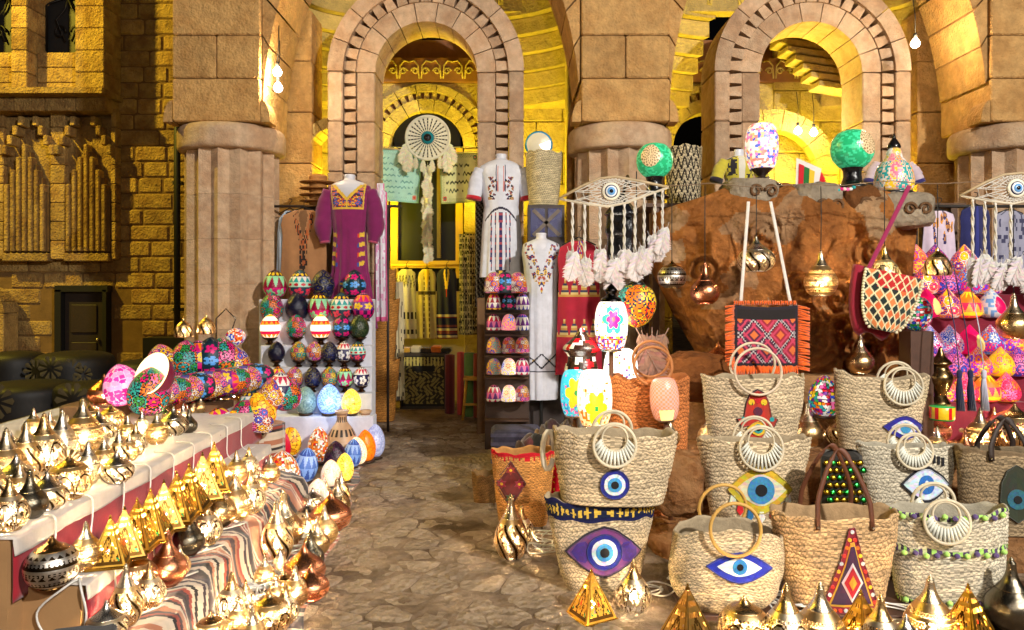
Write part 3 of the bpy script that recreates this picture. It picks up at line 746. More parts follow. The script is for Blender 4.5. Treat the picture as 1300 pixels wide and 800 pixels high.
def lantern(kind, loc, h, where, rz=None, tilt=(0, 0), label=None, group=None):
    r = thing('lantern', label or (LNAME[kind] + ' ' + where), 'lantern', loc, (tilt[0], tilt[1], RND.uniform(0, 6) if rz is None else rz), h * (1.0 if 'pyr' not in kind else .98), group=group or ('lanterns ' + where))
    PLACED.append((loc[0], loc[1], loc[2], h * .36))
    if kind != 'pear_dark' and h > .07:      # a bulb burns inside the pierced shell
        obj('bulb', bulb_me, None, r, (0, 0, .26))
        l = bpy.data.lights.new('lantern_light', 'POINT'); l.energy = LAMPW * h / .2; l.color = (1, .68, .34); l.shadow_soft_size = .012
        lo = bpy.data.objects.new('light', l); COL.objects.link(lo); lo.parent = r; lo.location = (0, 0, .36)
    for nm, me in LK[kind]: obj(nm, me, None, r)
    return r
def fill(x0, x1, y0, y1, z, n, where, hs=(.13, .22), kinds=None, seed=1):
    q = random.Random(seed); kinds = kinds or ['onion_dots', 'onion_flower', 'tall_swirl', 'tall_dots', 'squat_swirl', 'round_flower', 'pear_plain']; k = 0
    for _ in range(n * 30):
        y = q.uniform(y0, y1); t = (y - y0) / (y1 - y0); x = q.uniform(x0(y) if callable(x0) else x0, x1(y) if callable(x1) else x1); h = q.uniform(*hs)
        if all(abs(z - c) > .1 or hypot(x - a, y - b) > (r_ + h * .33) * .86 for a, b, c, r_ in PLACED):
            lantern(q.choice(kinds), (x, y, z), h, where); k += 1
            if k >= n: break
def row(items, z, where, group=None, **kw):
    """items: (px, base py, top py, kind)"""
    for (px, b, t, kind) in items:
        p = G(px, b, z); lantern(kind, p, (b - t) * p.y / F * (1.0), where, group=group, **kw)

# ------------------------------------------------------------------ painted egg lamps and other shades
EGG = [(.10, 0), (.24, .03), (.36, .16), (.42, .36), (.40, .56), (.31, .76), (.17, .92), (.03, 1.0)]
SPRO = {'egg': EGG, 'barrel': [(.20, 0), (.27, .03), (.34, .25), (.36, .50), (.34, .76), (.28, .94), (.20, 1.0)],
        'ball': [(.12, .0), (.30, .08), (.46, .28), (.50, .50), (.46, .72), (.30, .92), (.03, 1.0)],
        'drop': [(.20, 0), (.34, .03), (.45, .18), (.445, .40), (.34, .62), (.19, .80), (.08, .93), (.02, 1.0)],
        'bell': [(.44, 0), (.47, .06), (.47, .30), (.43, .56), (.34, .80), (.20, .95), (.06, 1.0)],
        'bowl': [(.50, 0), (.49, .10), (.46, .30), (.36, .52), (.20, .66), (.06, .70)]}
_SH = {}
def shade_mesh(key, shape, pat, mat='gloss', n=104, k=64):
    if key not in _SH:
        m = MB(); m.lathe(smooth_prof(SPRO[shape], k), n, pat); _SH[key] = m.mesh('shade'); _SH[key].materials.append(M_[mat])
    return _SH[key]
_ST = {}
def stand_mesh(kind):
    if kind not in _ST:
        m = MB()
        if kind == 'foot': m.lathe(smooth_prof([(.14, 0), (.16, .03), (.10, .07), (.09, .12), (.18, .17), (.26, .24)], 14), 20, C(70, 44, 26)); mt = 'brass'
        elif kind == 'ring': m.lathe([(.20, 0), (.24, .0), (.25, .04), (.16, .06)], 20, C(60, 40, 26)); mt = 'wood'
        else: m.lathe(smooth_prof([(.34, 0), (.34, .05), (.16, .10), (.07, .20), (.10, .26), (.26, .34)], 14), 22, C(40, 32, 28)); mt = 'gloss'
        _ST[kind] = m.mesh('stand'); _ST[kind].materials.append(M_[mt])
    return _ST[kind]
def egg_lamp(mesh, loc, h, label, stand='ring', w=1.0, tilt=(0, 0), group=None, name='egg_lamp', cat='lamp', rz=0.0):
    r = thing(name, label, cat, loc, (tilt[0], tilt[1], rz), h, group=group)
    up = {'foot': .22, 'ring': .045, 'tall': .33, None: 0}[stand]
    if stand: obj('stand', stand_mesh(stand), None, r)
    obj('shade', mesh, None, r, (0, 0, up), (0, 0, 0), (w * (1 - up), w * (1 - up), 1 - up))
    return r
LPAT = {   # shared painted designs: name -> (pattern, words)
    'magpanel': (bands([(1, 'flo', C(40, 20, 30), MAG), (2, 'flo', MAG, C(140, 220, 160)), (2, 'tri', C(150, 16, 60), C(150, 220, 170)), (1, 'dot', C(60, 16, 30), YEL), (1, 'flat', C(60, 20, 34), BLK)]), 'magenta and mint panels'),
    'tealband': (bands([(1, 'flat', C(150, 30, 50), BLK), (1.4, 'flo', C(30, 60, 80), C(236, 60, 90)), (.6, 'dot', C(180, 220, 200), RED), (.8, 'zig', TEA, WHI), (.6, 'dot', NAV, YEL), (1, 'flat', C(30, 70, 80), BLK)]), 'teal and cream bands'),
    'navy': (petals(C(14, 16, 46), [C(24, 28, 76), C(30, 34, 90), C(110, 100, 60)], 4, 4, 5, 3, .34), 'dark navy glaze'),
    'plainnavy': (lambda u, v: C(16, 18, 44), 'plain dark navy glaze'),
    'tealpink': (bands([(1, 'flat', C(14, 40, 56), BLK), (1, 'flo', C(16, 50, 66), MAG), (1, 'flo', C(16, 50, 66), C(80, 160, 240)), (1, 'flo', C(16, 50, 66), MAG), (1, 'flat', C(14, 40, 56), BLK)]), 'teal glaze and pink rosettes'),
    'floral': (petals(C(34, 16, 40), [MAG, ORA, GRN, PNK, TEA], 6, 4, 5, 9), 'mixed bright flowers on dark glaze'),
    'magflor': (petals(C(120, 14, 70), [ORA, YEL, PNK, BLU, WHI], 6, 4, 6, 5), 'bright flowers on magenta'),
    'greenflor': (petals(C(20, 60, 50), [MAG, ORA, YEL, TEA, PNK], 6, 4, 6, 7), 'bright flowers on green'),
    'purpdots': (bands([(1, 'flo', C(90, 20, 90), ORA), (1, 'chk', MAG, C(60, 16, 70)), (1, 'flo', PUR, YEL), (1, 'tri', MAG, ORA), (.7, 'dot', NAV, PNK)]), 'purple and orange checks'),
    'litstripe': (bands([(.6, 'flat', ORA, ORA), (.7, 'zig', C(255, 230, 190), ORA), (.4, 'flat', C(190, 20, 60), ORA), (.8, 'flat', C(255, 240, 210), ORA), (.5, 'zig', ORA, C(220, 40, 30)), (.7, 'flat', C(255, 232, 190), ORA), (.6, 'zig', ORA, YEL)], 1.3), 'glowing orange and white stripes'),
    'darkgreen': (petals(C(20, 34, 24), [C(50, 70, 40), C(70, 80, 50)], 5, 4, 5, 3), 'dark green glaze'),
    'zig': (bands([(1, 'wave', C(150, 20, 40), YEL), (1, 'wave', PUR, WHI), (1, 'wave', C(150, 20, 40), WHI), (1, 'wave', MAG, YEL), (.8, 'wave', C(60, 14, 40), ORA)]), 'wavy red and yellow bands'),
    'whiteros': (bands([(1, 'dot', WHI, C(30, 40, 110)), (2.2, 'flo', C(40, 34, 80), WHI), (1, 'zig', WHI, C(200, 40, 80)), (1, 'dot', WHI, NAV)]), 'white rosettes on dark blue'),
    'net': (mosaic([C(236, 150, 20), C(250, 190, 40)], 16, 12, C(120, 60, 10), .35), 'orange net glass'),
    'bluerope': (bands([(1, 'zig', C(70, 110, 200), C(150, 180, 240)), (1, 'zig', C(60, 90, 180), C(130, 170, 240)), (1, 'zig', C(80, 120, 210), C(160, 190, 245)), (1, 'zig', C(60, 90, 180), C(130, 170, 240))], .15), 'light blue cord winding'),
    'greyblue': (mosaic([C(110, 120, 170), C(130, 140, 190), C(90, 100, 150)], 40, 30, None, .08), 'grey blue beads'),
    'confetti': (mosaic([WHI, WHI, C(240, 200, 140), ORA, RED, C(200, 120, 60)], 30, 22, C(120, 80, 40), .35), 'white, amber and red mosaic chips'),
    'multimosaic': (mosaic(ALLC + [WHI, WHI], 24, 18, C(40, 20, 20), .45), 'many coloured mosaic chips'),
    'peach': (lambda u, v: C(220, 160, 110), 'plain peach shell'),
    'redplain': (lambda u, v: (*C(214, 16, 50), .15), 'plain red glaze'),
    'purpdark': (mosaic([C(60, 30, 60), C(80, 40, 70), C(40, 20, 46)], 30, 24, C(20, 10, 20)), 'dark purple beads'),
    'litwhite': (petals((.9, .80, .62), [(.9, .8, .6), (1, .5, .2), (1, .9, .7), (.9, .2, .1)], 6, 6, 5, 4, .3, .55), 'glowing white shell and small flowers'),
    'creamflor': (petals(C(250, 236, 200), [ORA, C(250, 236, 200), YEL, RED], 7, 6, 5, 4, .26, .9), 'glowing cream shell and small flowers'),
    'yellowlit': (mosaic([(1, .62, .05), (1, .75, .12)], 22, 18, C(150, 80, 5), 1.1), 'glowing yellow net glass'),
    'orangelit': (mosaic([C(240, 130, 20), C(230, 110, 20)], 34, 26, None, .5), 'glowing orange beads'),
    'bluelit': (lambda u, v: ((.16, .30, 1.0, .75) if hsh(int(u * 60), int(v * 44)) > .5 else (.3, .5, 1.0, 1.1)), 'bright glowing blue beads'),
    'greygreen': (mosaic([C(120, 150, 150), C(140, 170, 160), C(100, 130, 130)], 44, 32, None, .12), 'pale grey green beads'),
    'palebl': (mosaic([C(180, 190, 230), C(200, 205, 240), C(160, 170, 220)], 40, 30, None, .2), 'pale blue beads'),
    'pinkcomb': (mosaic([C(230, 30, 150), C(240, 60, 170), C(250, 160, 210)], 16, 13, C(240, 190, 225), .45), 'pink honeycomb glass'),
}
def pat_mesh(p, shape='egg', mat='gloss'): return shade_mesh((p, shape), shape, LPAT[p][0], mat)
# ------------------------------------------------------------------ woven straw bags
STRAW, PALESTRAW, WARMSTRAW, DARKSTRAW = C(214, 192, 156), C(212, 202, 178), C(210, 168, 118), C(158, 136, 104)
class Bag:
    def __init__(s, label, loc, wt, wb, h, dt=None, db=None, rows=16, col=STRAW, rz=0.0, tilt=0.0, lean=0.0, p=2.6, sag=.02, bulge=0.0, deco=None, cat='bag', name='straw_bag', rnd=0.0, group=None):
        s.h, s.p, s.wt, s.wb, s.bulge, s.rnd = h, p, wt / 2, wb / 2, bulge, rnd; s.sd = int(hsh(loc[0], loc[1], 3) * 50)
        s.dt = (dt or wt * .30) / 2; s.db = (db or wb * .5) / 2; s.sag = sag
        s.r = thing(name, label, cat, loc, (lean, tilt, rz), group=group)
        n, per = 150, 4; rows = int(rows * 1.3); prof = []
        for j in range(rows * per + 1): prof.append((j / (rows * per), 1.0 + .016 * abs(sin(pi * j / per)), 0))
        k0 = len(prof)
        for t, f in ((1.0, .965), (.97, .95), (.85, .93), (.6, .92)): prof.append((t, f, 1))
        vs, fs, cs = [], [], []
        for t, f, ins in prof:
            for i in range(n):
                a = 2 * pi * i / n; vs.append(s.pt(a, t, f))
        for j in range(len(prof) - 1):
            rw = j // per; inside = j >= k0 - 1
            for i in range(n):
                i2 = (i + 1) % n; fs.append((j * n + i, j * n + i2, j * n + n + i2, j * n + n + i))
                ph = (i / 3.0 + (j % per) * (.28 if rw % 2 else -.28)) % 1.0
                tone = (.80 + .26 * hsh(i // 3, rw, 5)) * (1.15 if ph < .55 else .62) * (.52 if j % per in (0,) else 1.0) * (.72 + .56 * fbm(i * .06, rw * .33, s.sd))
                c = col
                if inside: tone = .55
                elif deco:
                    q = deco((i + .5) / n, (j + .5) / (rows * per))
                    if q is not None: c = q; tone = .9 + .2 * hsh(i, j)
                cs.append(tuple(k * tone for k in c))
        fs.append(tuple(reversed(range(n)))); cs.append(col)
        m = MB(); m.add(vs, fs, cs, True); s.body = m.build('body', 'straw', s.r)
    def dims(s, t):
        e = t ** .8; bl = s.bulge * sin(pi * min(t * 1.0, 1)); k = 1 - s.rnd * max(0, (.28 - t) / .28) ** 2
        return (lerp(s.wb, s.wt, e) + bl) * k, (lerp(s.db, s.dt, e) + bl * .7) * k
    def pt(s, a, t, f=1.0):
        A, B = s.dims(t); c, q = cos(a), sin(a); e = 2 / s.p
        x = A * f * (abs(c) ** e) * (1 if c > 0 else -1); y = B * f * (abs(q) ** e) * (1 if q > 0 else -1)
        w = 1 + .11 * (fbm(2 * cos(a) + 7 + s.sd, 2 * sin(a) + 3 + 2.2 * t, s.sd) - .5) * (.3 + t)
        return (x * w, y * w, s.h * t + (s.sag * ((x / A) ** 2 - .5) * t if A else 0) + .075 * s.h * t * t * (fbm(1.6 * cos(a) + 9, 1.6 * sin(a) + s.sd, 5) - .5) + .006 * sin(9 * a + t * 21 + s.sd) * min(1, t * 4))
    def front(s, x, z):
        t = max(0, min(1, z / s.h)); A, B = s.dims(t); k = max(0, 1 - min(1, abs(x) / (A * 1.016)) ** s.p)
        y = -B * 1.018 * k ** (1 / s.p); a = atan2(y / B, x / A); return y * (1 + .11 * (fbm(2 * cos(a) + 7 + s.sd, 2 * sin(a) + 3 + 2.2 * t, s.sd) - .5) * (.3 + t)) - .002
    def patch(s, name, poly, cx, cz, col, off=.004, K=5, mat='cloth', th=.003, parent=None):
        """a sewn on shape following the bag's front; poly: outline round (0, 0)"""
        q_ = random.Random(int(cx * 1e4 + cz * 1e3 + len(poly))); jt = .02 if K == 5 else 0
        if jt: poly = [(x * (1 + q_.uniform(-jt, jt)), z * (1 + q_.uniform(-jt, jt))) for x, z in poly]
        n = len(poly); vs, fs = [], []
        vs.append((cx, s.front(cx, cz) - off - th, cz))
        for k in range(1, K + 1):
            for (x, z) in poly:
                X, Z = cx + x * k / K, cz + z * k / K; vs.append((X, s.front(X, Z) - off - th, Z))
        for (x, z) in poly: X, Z = cx + x, cz + z; vs.append((X, s.front(X, Z) + .002, Z))
        for i in range(n): fs.append((0, 1 + i, 1 + (i + 1) % n))
        for k in range(K):
            for i in range(n): a, b = 1 + k * n + i, 1 + k * n + (i + 1) % n; fs.append((a, a + n, b + n, b))
        cl = [tuple(c * q_.uniform(.72, 1.12) for c in col) for _ in fs]
        m = MB(); m.add(vs, fs, cl, False); o = m.build(name, mat, parent or s.r)
        if K == 5 and max(abs(x) for x, z in poly) > .05 and name in ('eye_patch', 'eye_edge', 'triangle_patch', 'hamsa_patch', 'diamond_patch', 'outer_ring'):
            e = MB(); N = 2 * n; pts = []
            for i in range(N): p0, p1 = poly[(i // 2) % n], poly[(i // 2 + 1) % n]; f = .5 * (i % 2); X, Z = cx + lerp(p0[0], p1[0], f), cz + lerp(p0[1], p1[1], f); pts.append((X, s.front(X, Z) - off - .003 - .0015 * (i % 2), Z))
            e.tube(pts, .0032, 5, tuple(min(1, c * .6 + .02) for c in col), True); e.build('stitched_edge', 'cloth', o)
        return o
    def rings(s, R, kind='fan', col=C(214, 200, 170), z=None, x=0.0, back=True, lean=.12):
        z = s.h - R * .25 if z is None else z
        for k, sd in enumerate((-1, 1) if back else (-1,)):
            y = (s.front(x, min(z - R * .6, s.h)) - .022) if sd < 0 else (s.dt + .012); m = MB(); N = 40
            M = Matrix.Translation((x + (.0 if sd < 0 else .035), y, z + (0 if sd < 0 else .02))) @ Matrix.Rotation(-lean * sd * -1, 4, 'X')
            m.tube([(R * cos(2 * pi * i / N), 0, R * sin(2 * pi * i / N)) for i in range(N)], .0085, 8, col, True, M)
            if kind == 'fan':
                m.tube([(R * .60 * cos(2 * pi * i / N), 0, R * .60 * sin(2 * pi * i / N) + R * .32) for i in range(N)], .006, 6, col, True, M)
                for i in range(15):
                    a = pi + pi * (i + .5) / 15; m.tube([(R * .60 * cos(a), 0, R * .60 * sin(a) + R * .32), (R * .97 * cos(a), 0, R * .97 * sin(a))], .0072, 5, C(224, 224, 210), False, M)
            m.build('handle', 'wood', s.r)
    def straps(s, hh, gap, col=C(96, 52, 28), wd=.022, drop=.06):
        for sd in (-1, 1):
            y = s.front(gap, s.h - drop) - .006 if sd < 0 else s.dt + .006
            def f(u, v):
                a = pi * u; q = gap * .55; x = -cos(a) * (gap if sin(a) < .25 else lerp(gap, q, min(1, (sin(a) - .25) * 1.4))); z = s.h - drop + (hh + drop) * min(1, sin(a) ** .75)
                return (x + (v - .5) * wd * (1 if sin(a) < .97 else 1), y * (1 - .55 * sin(a)), z + (v - .5) * wd * (abs(cos(a)) < .5) * .8)
            m = MB(); m.sheet(f, 40, 2, col, .005); m.build('strap', 'wood', s.r)
            if sd < 0:
                for q in (-1, 1):
                    k = MB(); k.lathe([(.006, -.005), (.006, .0), (.002, .004)], 8, C(190, 180, 160)); k.build('rivet', 'smoothbrass', s.r, (q * gap, y - .006, s.h - drop + .012), (pi / 2, 0, 0))
def circ(rx, rz=None, n=32): rz = rz or rx; return [(rx * cos(2 * pi * i / n), rz * sin(2 * pi * i / n)) for i in range(n)]
def almond(w, h, n=16, pw=1.6): return [(lerp(-w, w, i / n), -h * (1 - abs(lerp(-1, 1, i / n)) ** pw)) for i in range(n)] + [(lerp(w, -w, i / n), h * (1 - abs(lerp(1, -1, i / n)) ** pw)) for i in range(n)]
def eye_rings(b, cx, cz, r, cols, base=.006):
    for k, (f, c) in enumerate(cols): b.patch(('outer_ring', 'white_ring', 'iris', 'pupil', 'pupil')[min(k, 4)], circ(r * f), cx, cz, c, base + .0025 * k)
EYEB = [(1.0, C(24, 34, 140)), (.74, C(226, 234, 240)), (.50, C(70, 160, 220)), (.27, C(8, 8, 14))]

# ------------------------------------------------------------------ clothes
def garment(label, loc, h, prof, colfn, folds=(0, 8), cat='dress', name='dress', rz=0.0, nu=168, nv=150, group=None, mat='cloth'):
    """prof: (t, half width, half depth); colfn(x, z, front) -> colour or None for an opening"""
    r = thing(name, label, cat, loc, (0, 0, rz), group=group)
    vs, fs, cs = [], [], []; W_ = [(t, a) for t, a, b in prof]; D_ = [(t, b) for t, a, b in prof]
    for j in range(nv + 1):
        t = j / nv; a, b = interp(W_, t), interp(D_, t); fo = folds[0] * max(0, 1 - t * 1.25)
        for i in range(nu):
            q = 2 * pi * i / nu + pi / 2; k = 1 + fo * cos(folds[1] * q + 2.2 * sin(3 * q)) + (.05 + .09 * (1 - t)) * (fbm(3.2 * cos(q) + 5, 3.2 * sin(q) + 5 + t * .9, 3) - .5) + .03 * (fbm(i * .08 + t * 3, j * .067, 8) - .5) * (t < .95)
            vs.append((a * k * cos(q), b * k * sin(q), h * t))
    for j in range(nv):
        for i in range(nu):
            i2 = (i + 1) % nu; q = 2 * pi * (i + .5) / nu + pi / 2; t = (j + .5) / nv; c = colfn(interp(W_, t) * cos(q), h * t, sin(q) < 0)
            if c is not None: fs.append((j * nu + i, j * nu + i2, j * nu + nu + i2, j * nu + nu + i)); cs.append(c)
    m = MB(); m.add(vs, fs, cs, True); m.build('body', mat, r); return r
def sleeve(r, pts, rad, col, cuff=None, name='sleeve'):
    m = MB(); P_ = [Vector(p) for p in pts]; N = 18; q = []; rr = []
    for i in range(N + 1):
        t = i / N * (len(P_) - 1); k = min(int(t), len(P_) - 2); q.append(P_[k].lerp(P_[k + 1], t - k)); rr.append(lerp(rad[k], rad[k + 1], t - k) * (1 + .05 * sin(i * 1.9)))
    m.tube(q, rr, 16, col); o = m.build(name, 'cloth', r)
    if cuff:
        d = (q[-1] - q[-2]).normalized(); m = MB(); m.tube([q[-1] - d * .03, q[-1] + d * .004], [rr[-1] * 1.05] * 2, 16, cuff); m.build('cuff', 'cloth', o)
def mannequin(label, loc, h, w=.20, neck=.10, stand=True):
    """headless torso: loc is at the ground, h the height of the neck's top"""
    r = thing('mannequin', label, 'mannequin', loc); z = h
    m = MB(); vs = [(.13, -.62, .6), (.145, -.5, .62), (.115, -.36, .66), (.15, -.2, .62), (.165, -.13, .55), (.12, -.085, .6), (.052, -.055, 1.0), (.048, -.01, 1.0), (.044, 0, 1.0)]
    pr = smooth_prof([(a * w / .165, b) for a, b, c in vs], 36); dep = [(b, c) for a, b, c in vs]
    n = 28; V, Fs = [], []
    for a, b in pr:
        k = interp(dep, b)
        for i in range(n): q = 2 * pi * i / n; V.append((a * cos(q), a * k * sin(q), b))
    for j in range(len(pr) - 1):
        for i in range(n): Fs.append((j * n + i, j * n + (i + 1) % n, j * n + n + (i + 1) % n, j * n + n + i))
    Fs += [tuple(range(n))[::-1], tuple(range((len(pr) - 1) * n, len(pr) * n))]
    m.add(V, Fs, smooth=True); m.build('torso', 'plaster', r, (0, 0, z))
    if stand:
        m = MB(); m.tube([(0, 0, .02), (0, 0, z - .6)], .016, 8, C(40, 40, 40)); m.build('pole', 'dark', r)
        m = MB(); m.lathe([(.16, 0), (.16, .012), (.03, .03)], 20, C(40, 40, 40)); m.build('base', 'dark', r)
    return r
def flat_garment(label, loc, w, h, outline, colfn, cat='garment', name='hanging_garment', rz=0, hanger=True, wav=.012):
    """a garment on a hanger; outline(v) -> half width share at height v (0 hem, 1 neck)"""
    r = thing(name, label, cat, loc, (0, 0, rz))
    m = MB(); f = lambda u, v: ((u - .5) * w * outline(v), -.03 * sin(pi * u) + wav * sin(u * 16 + v * 3) * (1.2 - v), h * v)
    m.sheet(f, 44, 60, lambda u, v: colfn((u - .5) * 2, v), .006); m.build('body', 'cloth', r)
    if hanger:
        k = MB(); k.tube([(-w * .36, .0, h * .97), (0, -.0, h * 1.03), (w * .36, 0, h * .97)], .006, 6, C(20, 18, 16)); k.tube([(0, 0, h * 1.03), (0, 0, h * 1.03 + .05), (.022, 0, h * 1.03 + .07), (.02, 0, h * 1.03 + .095), (-.008, 0, h * 1.03 + .10)], .004, 5, C(20, 18, 16)); k.build('hanger', 'dark', r)
    return r
# ------------------------------------------------------------------ feathers, net eyes
def feather_mesh(col, key, tip=None):
    if ('f', key) in _SH: return _SH[('f', key)]
    m = MB(); q = random.Random(5)
    for k in range(30):      # barbs combed off the quill, both sides
        v = .06 + .9 * k / 29; L = .27 * (sin(pi * min(1, v * .92 + .10)) ** .7) * q.uniform(.75, 1.1); c = tuple(x * q.uniform(.85, 1.1) for x in (tip if tip and v > .75 else col)); yq = .06 * v * v
        for sd in (-1, 1):
            j = q.uniform(-.02, .02); m.add([(0, yq, -v), (sd * L * .6, yq + .015 + j, -v - L * .45), (sd * L, yq + .04 + j, -v - L * .95), (sd * L * .5, yq + .012 + j, -v - L * .75), (0, yq, -v - .045)], [(0, 1, 2, 3, 4)], c)
    m.tube([(0, -.006, .08), (0, -.004, -.5), (0, .03, -.95)], .008, 4, tuple(k * .9 for k in col))
    me = m.mesh('feather'); me.materials.append(M_['feather']); _SH[('f', key)] = me; return me
def feather(parent, loc, L, col, key, tilt=0.0, rz=0.0, tip=None): return obj('feather', feather_mesh(col, key, tip), None, parent, loc, (RND.uniform(-.12, .12), tilt, rz), L)
def net_eye(label, loc, w, h, strings, cut=None, ring=.032):
    """eye shaped hoop with a knotted net, a bead eye and feathers; loc is its middle"""
    r = thing('net_eye_hanging', label, 'dream catcher', loc)
    top = [(-w, 0, -.35 * h), (-w * .55, -.0, .35 * h), (-w * .25, 0, .72 * h), (w * .05, 0, .8 * h), (w * .45, 0, .6 * h), (w, 0, .25 * h)]
    bot = [(-w, 0, -.35 * h), (-w * .5, 0, -.62 * h), (-w * .1, 0, -.75 * h), (w * .25, 0, -.55 * h), (w * .62, 0, -.15 * h), (w, 0, .25 * h)]
    m = MB(); m.tube(top, .009, 8, C(176, 154, 118)); m.build('hoop', 'wood', r)
    m = MB(); m.tube(bot, .008, 8, C(196, 184, 160)); m.build('hoop', 'wood', r)
    m = MB(); it = lambda L, x: interp([(a, c) for a, b, c in L], x); cxp, czp = -.05 * w, .03 * h; R0 = .47 * h; wt = C(206, 200, 188); K = 26
    rim = []
    for i in range(K):
        a = 2 * pi * i / K; best = None
        for s in range(1, 200):
            x = cxp + cos(a) * s * .006 * w / .3; z = czp + sin(a) * s * .006 * w / .3
            if abs(x) >= w or z > it(top, x) or z < it(bot, x): best = (x, z); break
        rim.append(best or (cxp, czp))
    for i in range(K):
        a = 2 * pi * i / K; p0 = (cxp + R0 * .8 * cos(a), 0, czp + R0 * .8 * sin(a))
        for d in (-1, 1):
            e = rim[(i + d) % K]; q = [(lerp(p0[0], e[0], t), RND.uniform(-.004, .004), lerp(p0[2], e[1], t)) for t in (0, .33, .66, 1)]; m.tube(q, .0026, 4, wt)
    for f in (.35, .6, .82):
        m.tube([(lerp(cxp + R0 * .8 * cos(2 * pi * i / K), rim[i][0], f + .05 * (i % 2)), 0, lerp(czp + R0 * .8 * sin(2 * pi * i / K), rim[i][1], f + .05 * (i % 2))) for i in range(K)], .0035, 4, wt, True)
    m.build('net', 'cloth', r)
    for k, (f, c, nm) in enumerate(((1.0, C(226, 218, 196), 'crochet_ring'), (.74, C(22, 26, 70), 'dark_ring'), (.62, C(232, 238, 244), 'white_ring'), (.46, C(110, 165, 220), 'iris'), (.22, C(6, 8, 14), 'pupil'))):
        d = MB(); d.lathe([(R0 * f, 0), (R0 * f, .010 + .004 * k), (R0 * f * .9, .014 + .004 * k), (.002, .016 + .004 * k)], 36, c); d.build(nm, 'cloth' if k == 0 else 'gloss', r, (cxp, -.004, czp), (pi / 2, 0, 0))
    for (x, L, nf) in strings:
        z0 = it(bot, x); ln = MB()
        for s in (-1, 1): ln.tube([(x + s * .006 * cos(t * 1.3), .006 * sin(t * 1.3) * s, z0 - L * t / 12) for t in range(13)], .006, 5, wt)
        ln.build('cord', 'cloth', r)
        for k in range(nf + 1): feather(r, (x + (k - nf / 2) * .03, -.012 * k - .012, z0 - L + .03 * RND.random()), .17 + .06 * RND.random(), C(206, 198, 192), 'white', (k - nf / 2) * .30, RND.uniform(-.5, .5))
    return r
# ------------------------------------------------------------------ lantern tables beside the path
def tier(name, label, ztop, y0, y1, xf0, xf1, xb0, xb1, zbot, flap, red_to):
    """a stepped bench: front edge xf (at y0, y1), back edge xb; paper on top folded over the edge, red cloth below"""
    r = thing(name, label, 'display bench'); e = .012
    m = MB(); vs = [(xb0, y0, zbot), (xf0 - e, y0, zbot), (xf1 - e, y1, zbot), (xb1, y1, zbot), (xb0, y0, ztop - .006), (xf0 - e, y0, ztop - .006), (xf1 - e, y1, ztop - .006), (xb1, y1, ztop - .006)]
    m.add(vs, [(3, 2, 1, 0), (4, 5, 6, 7), (0, 1, 5, 4), (1, 2, 6, 5), (2, 3, 7, 6), (3, 0, 4, 7)]); m.build('carcass', 'card', r)
    def f(u, v):
        Y = lerp(y0 + .006, y1, v); xf, xb = lerp(xf0, xf1, v), lerp(xb0, xb1, v); t = u * 1.25
        if t < 1: return (lerp(xb, xf, t), Y, ztop + .004 * fbm(u * 30, v * 40, 5))
        return (xf + .006 + .012 * (t - 1) * 4 * fbm(v * 60, 3, 2), Y, ztop - flap * (t - 1) / .25 * (1 + .06 * sin(v * 40)))
    m = MB(); m.sheet(f, 30, 90, C(196, 186, 176), .003); m.build('paper_cover', 'cloth', r)
    m = MB(); m.sheet(lambda u, v: (lerp(xf0, xf1, u) + .002 + .008 * fbm(u * 50, v * 2, 4), lerp(y0 + .01, y1, u), lerp(red_to, ztop - .03, v)), 80, 8, C(150, 14, 34), .004); m.build('red_cloth', 'cloth', r)
    return r
tier('lantern_bench', 'upper paper covered bench with red cloth, crowded with brass lanterns', .65, 2.67, 5.6, -1.79, -1.87, -3.3, -3.4, 0, .062, .42)
tier('lantern_bench', 'narrow lower paper covered bench with red cloth under the pyramid lanterns', .45, 2.76, 5.25, -1.58, -1.70, -1.83, -1.89, 0, .055, .24)
RUGC = [C(190, 176, 156), C(40, 30, 30), C(150, 62, 46), C(206, 190, 170), C(60, 40, 50), C(170, 110, 80), C(30, 24, 26), C(200, 186, 166)]
def rug_col(v, wob=0.0, n=90): return RUGC[int(hsh(int(v * n + wob), 3) * 97) % len(RUGC)]
r = thing('draped_rug', 'wavy striped rug draped over a low step below the paper benches', 'rug')
def drape(u, v):
    Y = lerp(2.5, 5.25, v); xb = -1.60 - .045 * (Y - 2.76); pts = [(0, xb, .30), (.12, xb + .02, .262), (.55, xb + .20, .255), (.68, xb + .25, .225), (.9, xb + .30, .05), (1, xb + .36, .018)]
    x = interp([(a, b) for a, b, c in pts], u); z = interp([(a, c) for a, b, c in pts], u); k = .02 * sin(v * 55 + 2 * sin(u * 6)) * sin(pi * min(1, max(0, (u - .45) * 1.9)))
    return (x + k, Y + .035 * sin(u * 9 + v * 6), z + abs(k) * .4)
m = MB(); m.sheet(drape, 40, 420, lambda u, v: rug_col(v, 1.6 * sin(u * 7 + v * 5), 150), .006); m.build('fabric', 'cloth', r)
m = MB(); vs = []
for (Y) in (2.52, 5.22):
    xb = -1.62 - .045 * (Y - 2.76); vs += [(xb + .02, Y, 0), (xb + .22, Y, 0), (xb + .20, Y, .24), (xb + .02, Y, .24)]
m.add(vs, [(0, 1, 2, 3), (7, 6, 5, 4), (0, 4, 5, 1), (1, 5, 6, 2), (2, 6, 7, 3), (3, 7, 4, 0)], C(120, 90, 60)); m.build('step', 'wood', r)
r = thing('floor_rug', 'flat striped woven rug along the path under the floor lanterns', 'rug')
def frug(u, v):
    Y = lerp(2.4, 6.7, v); a = pathx(Y)[0] + .12; return (lerp(-1.30 - .06 * (Y - 2.4), a + .02 * sin(v * 40), u), Y + .02 * sin(u * 5), .014 + .012 * fbm(u * 9, v * 60, 3))
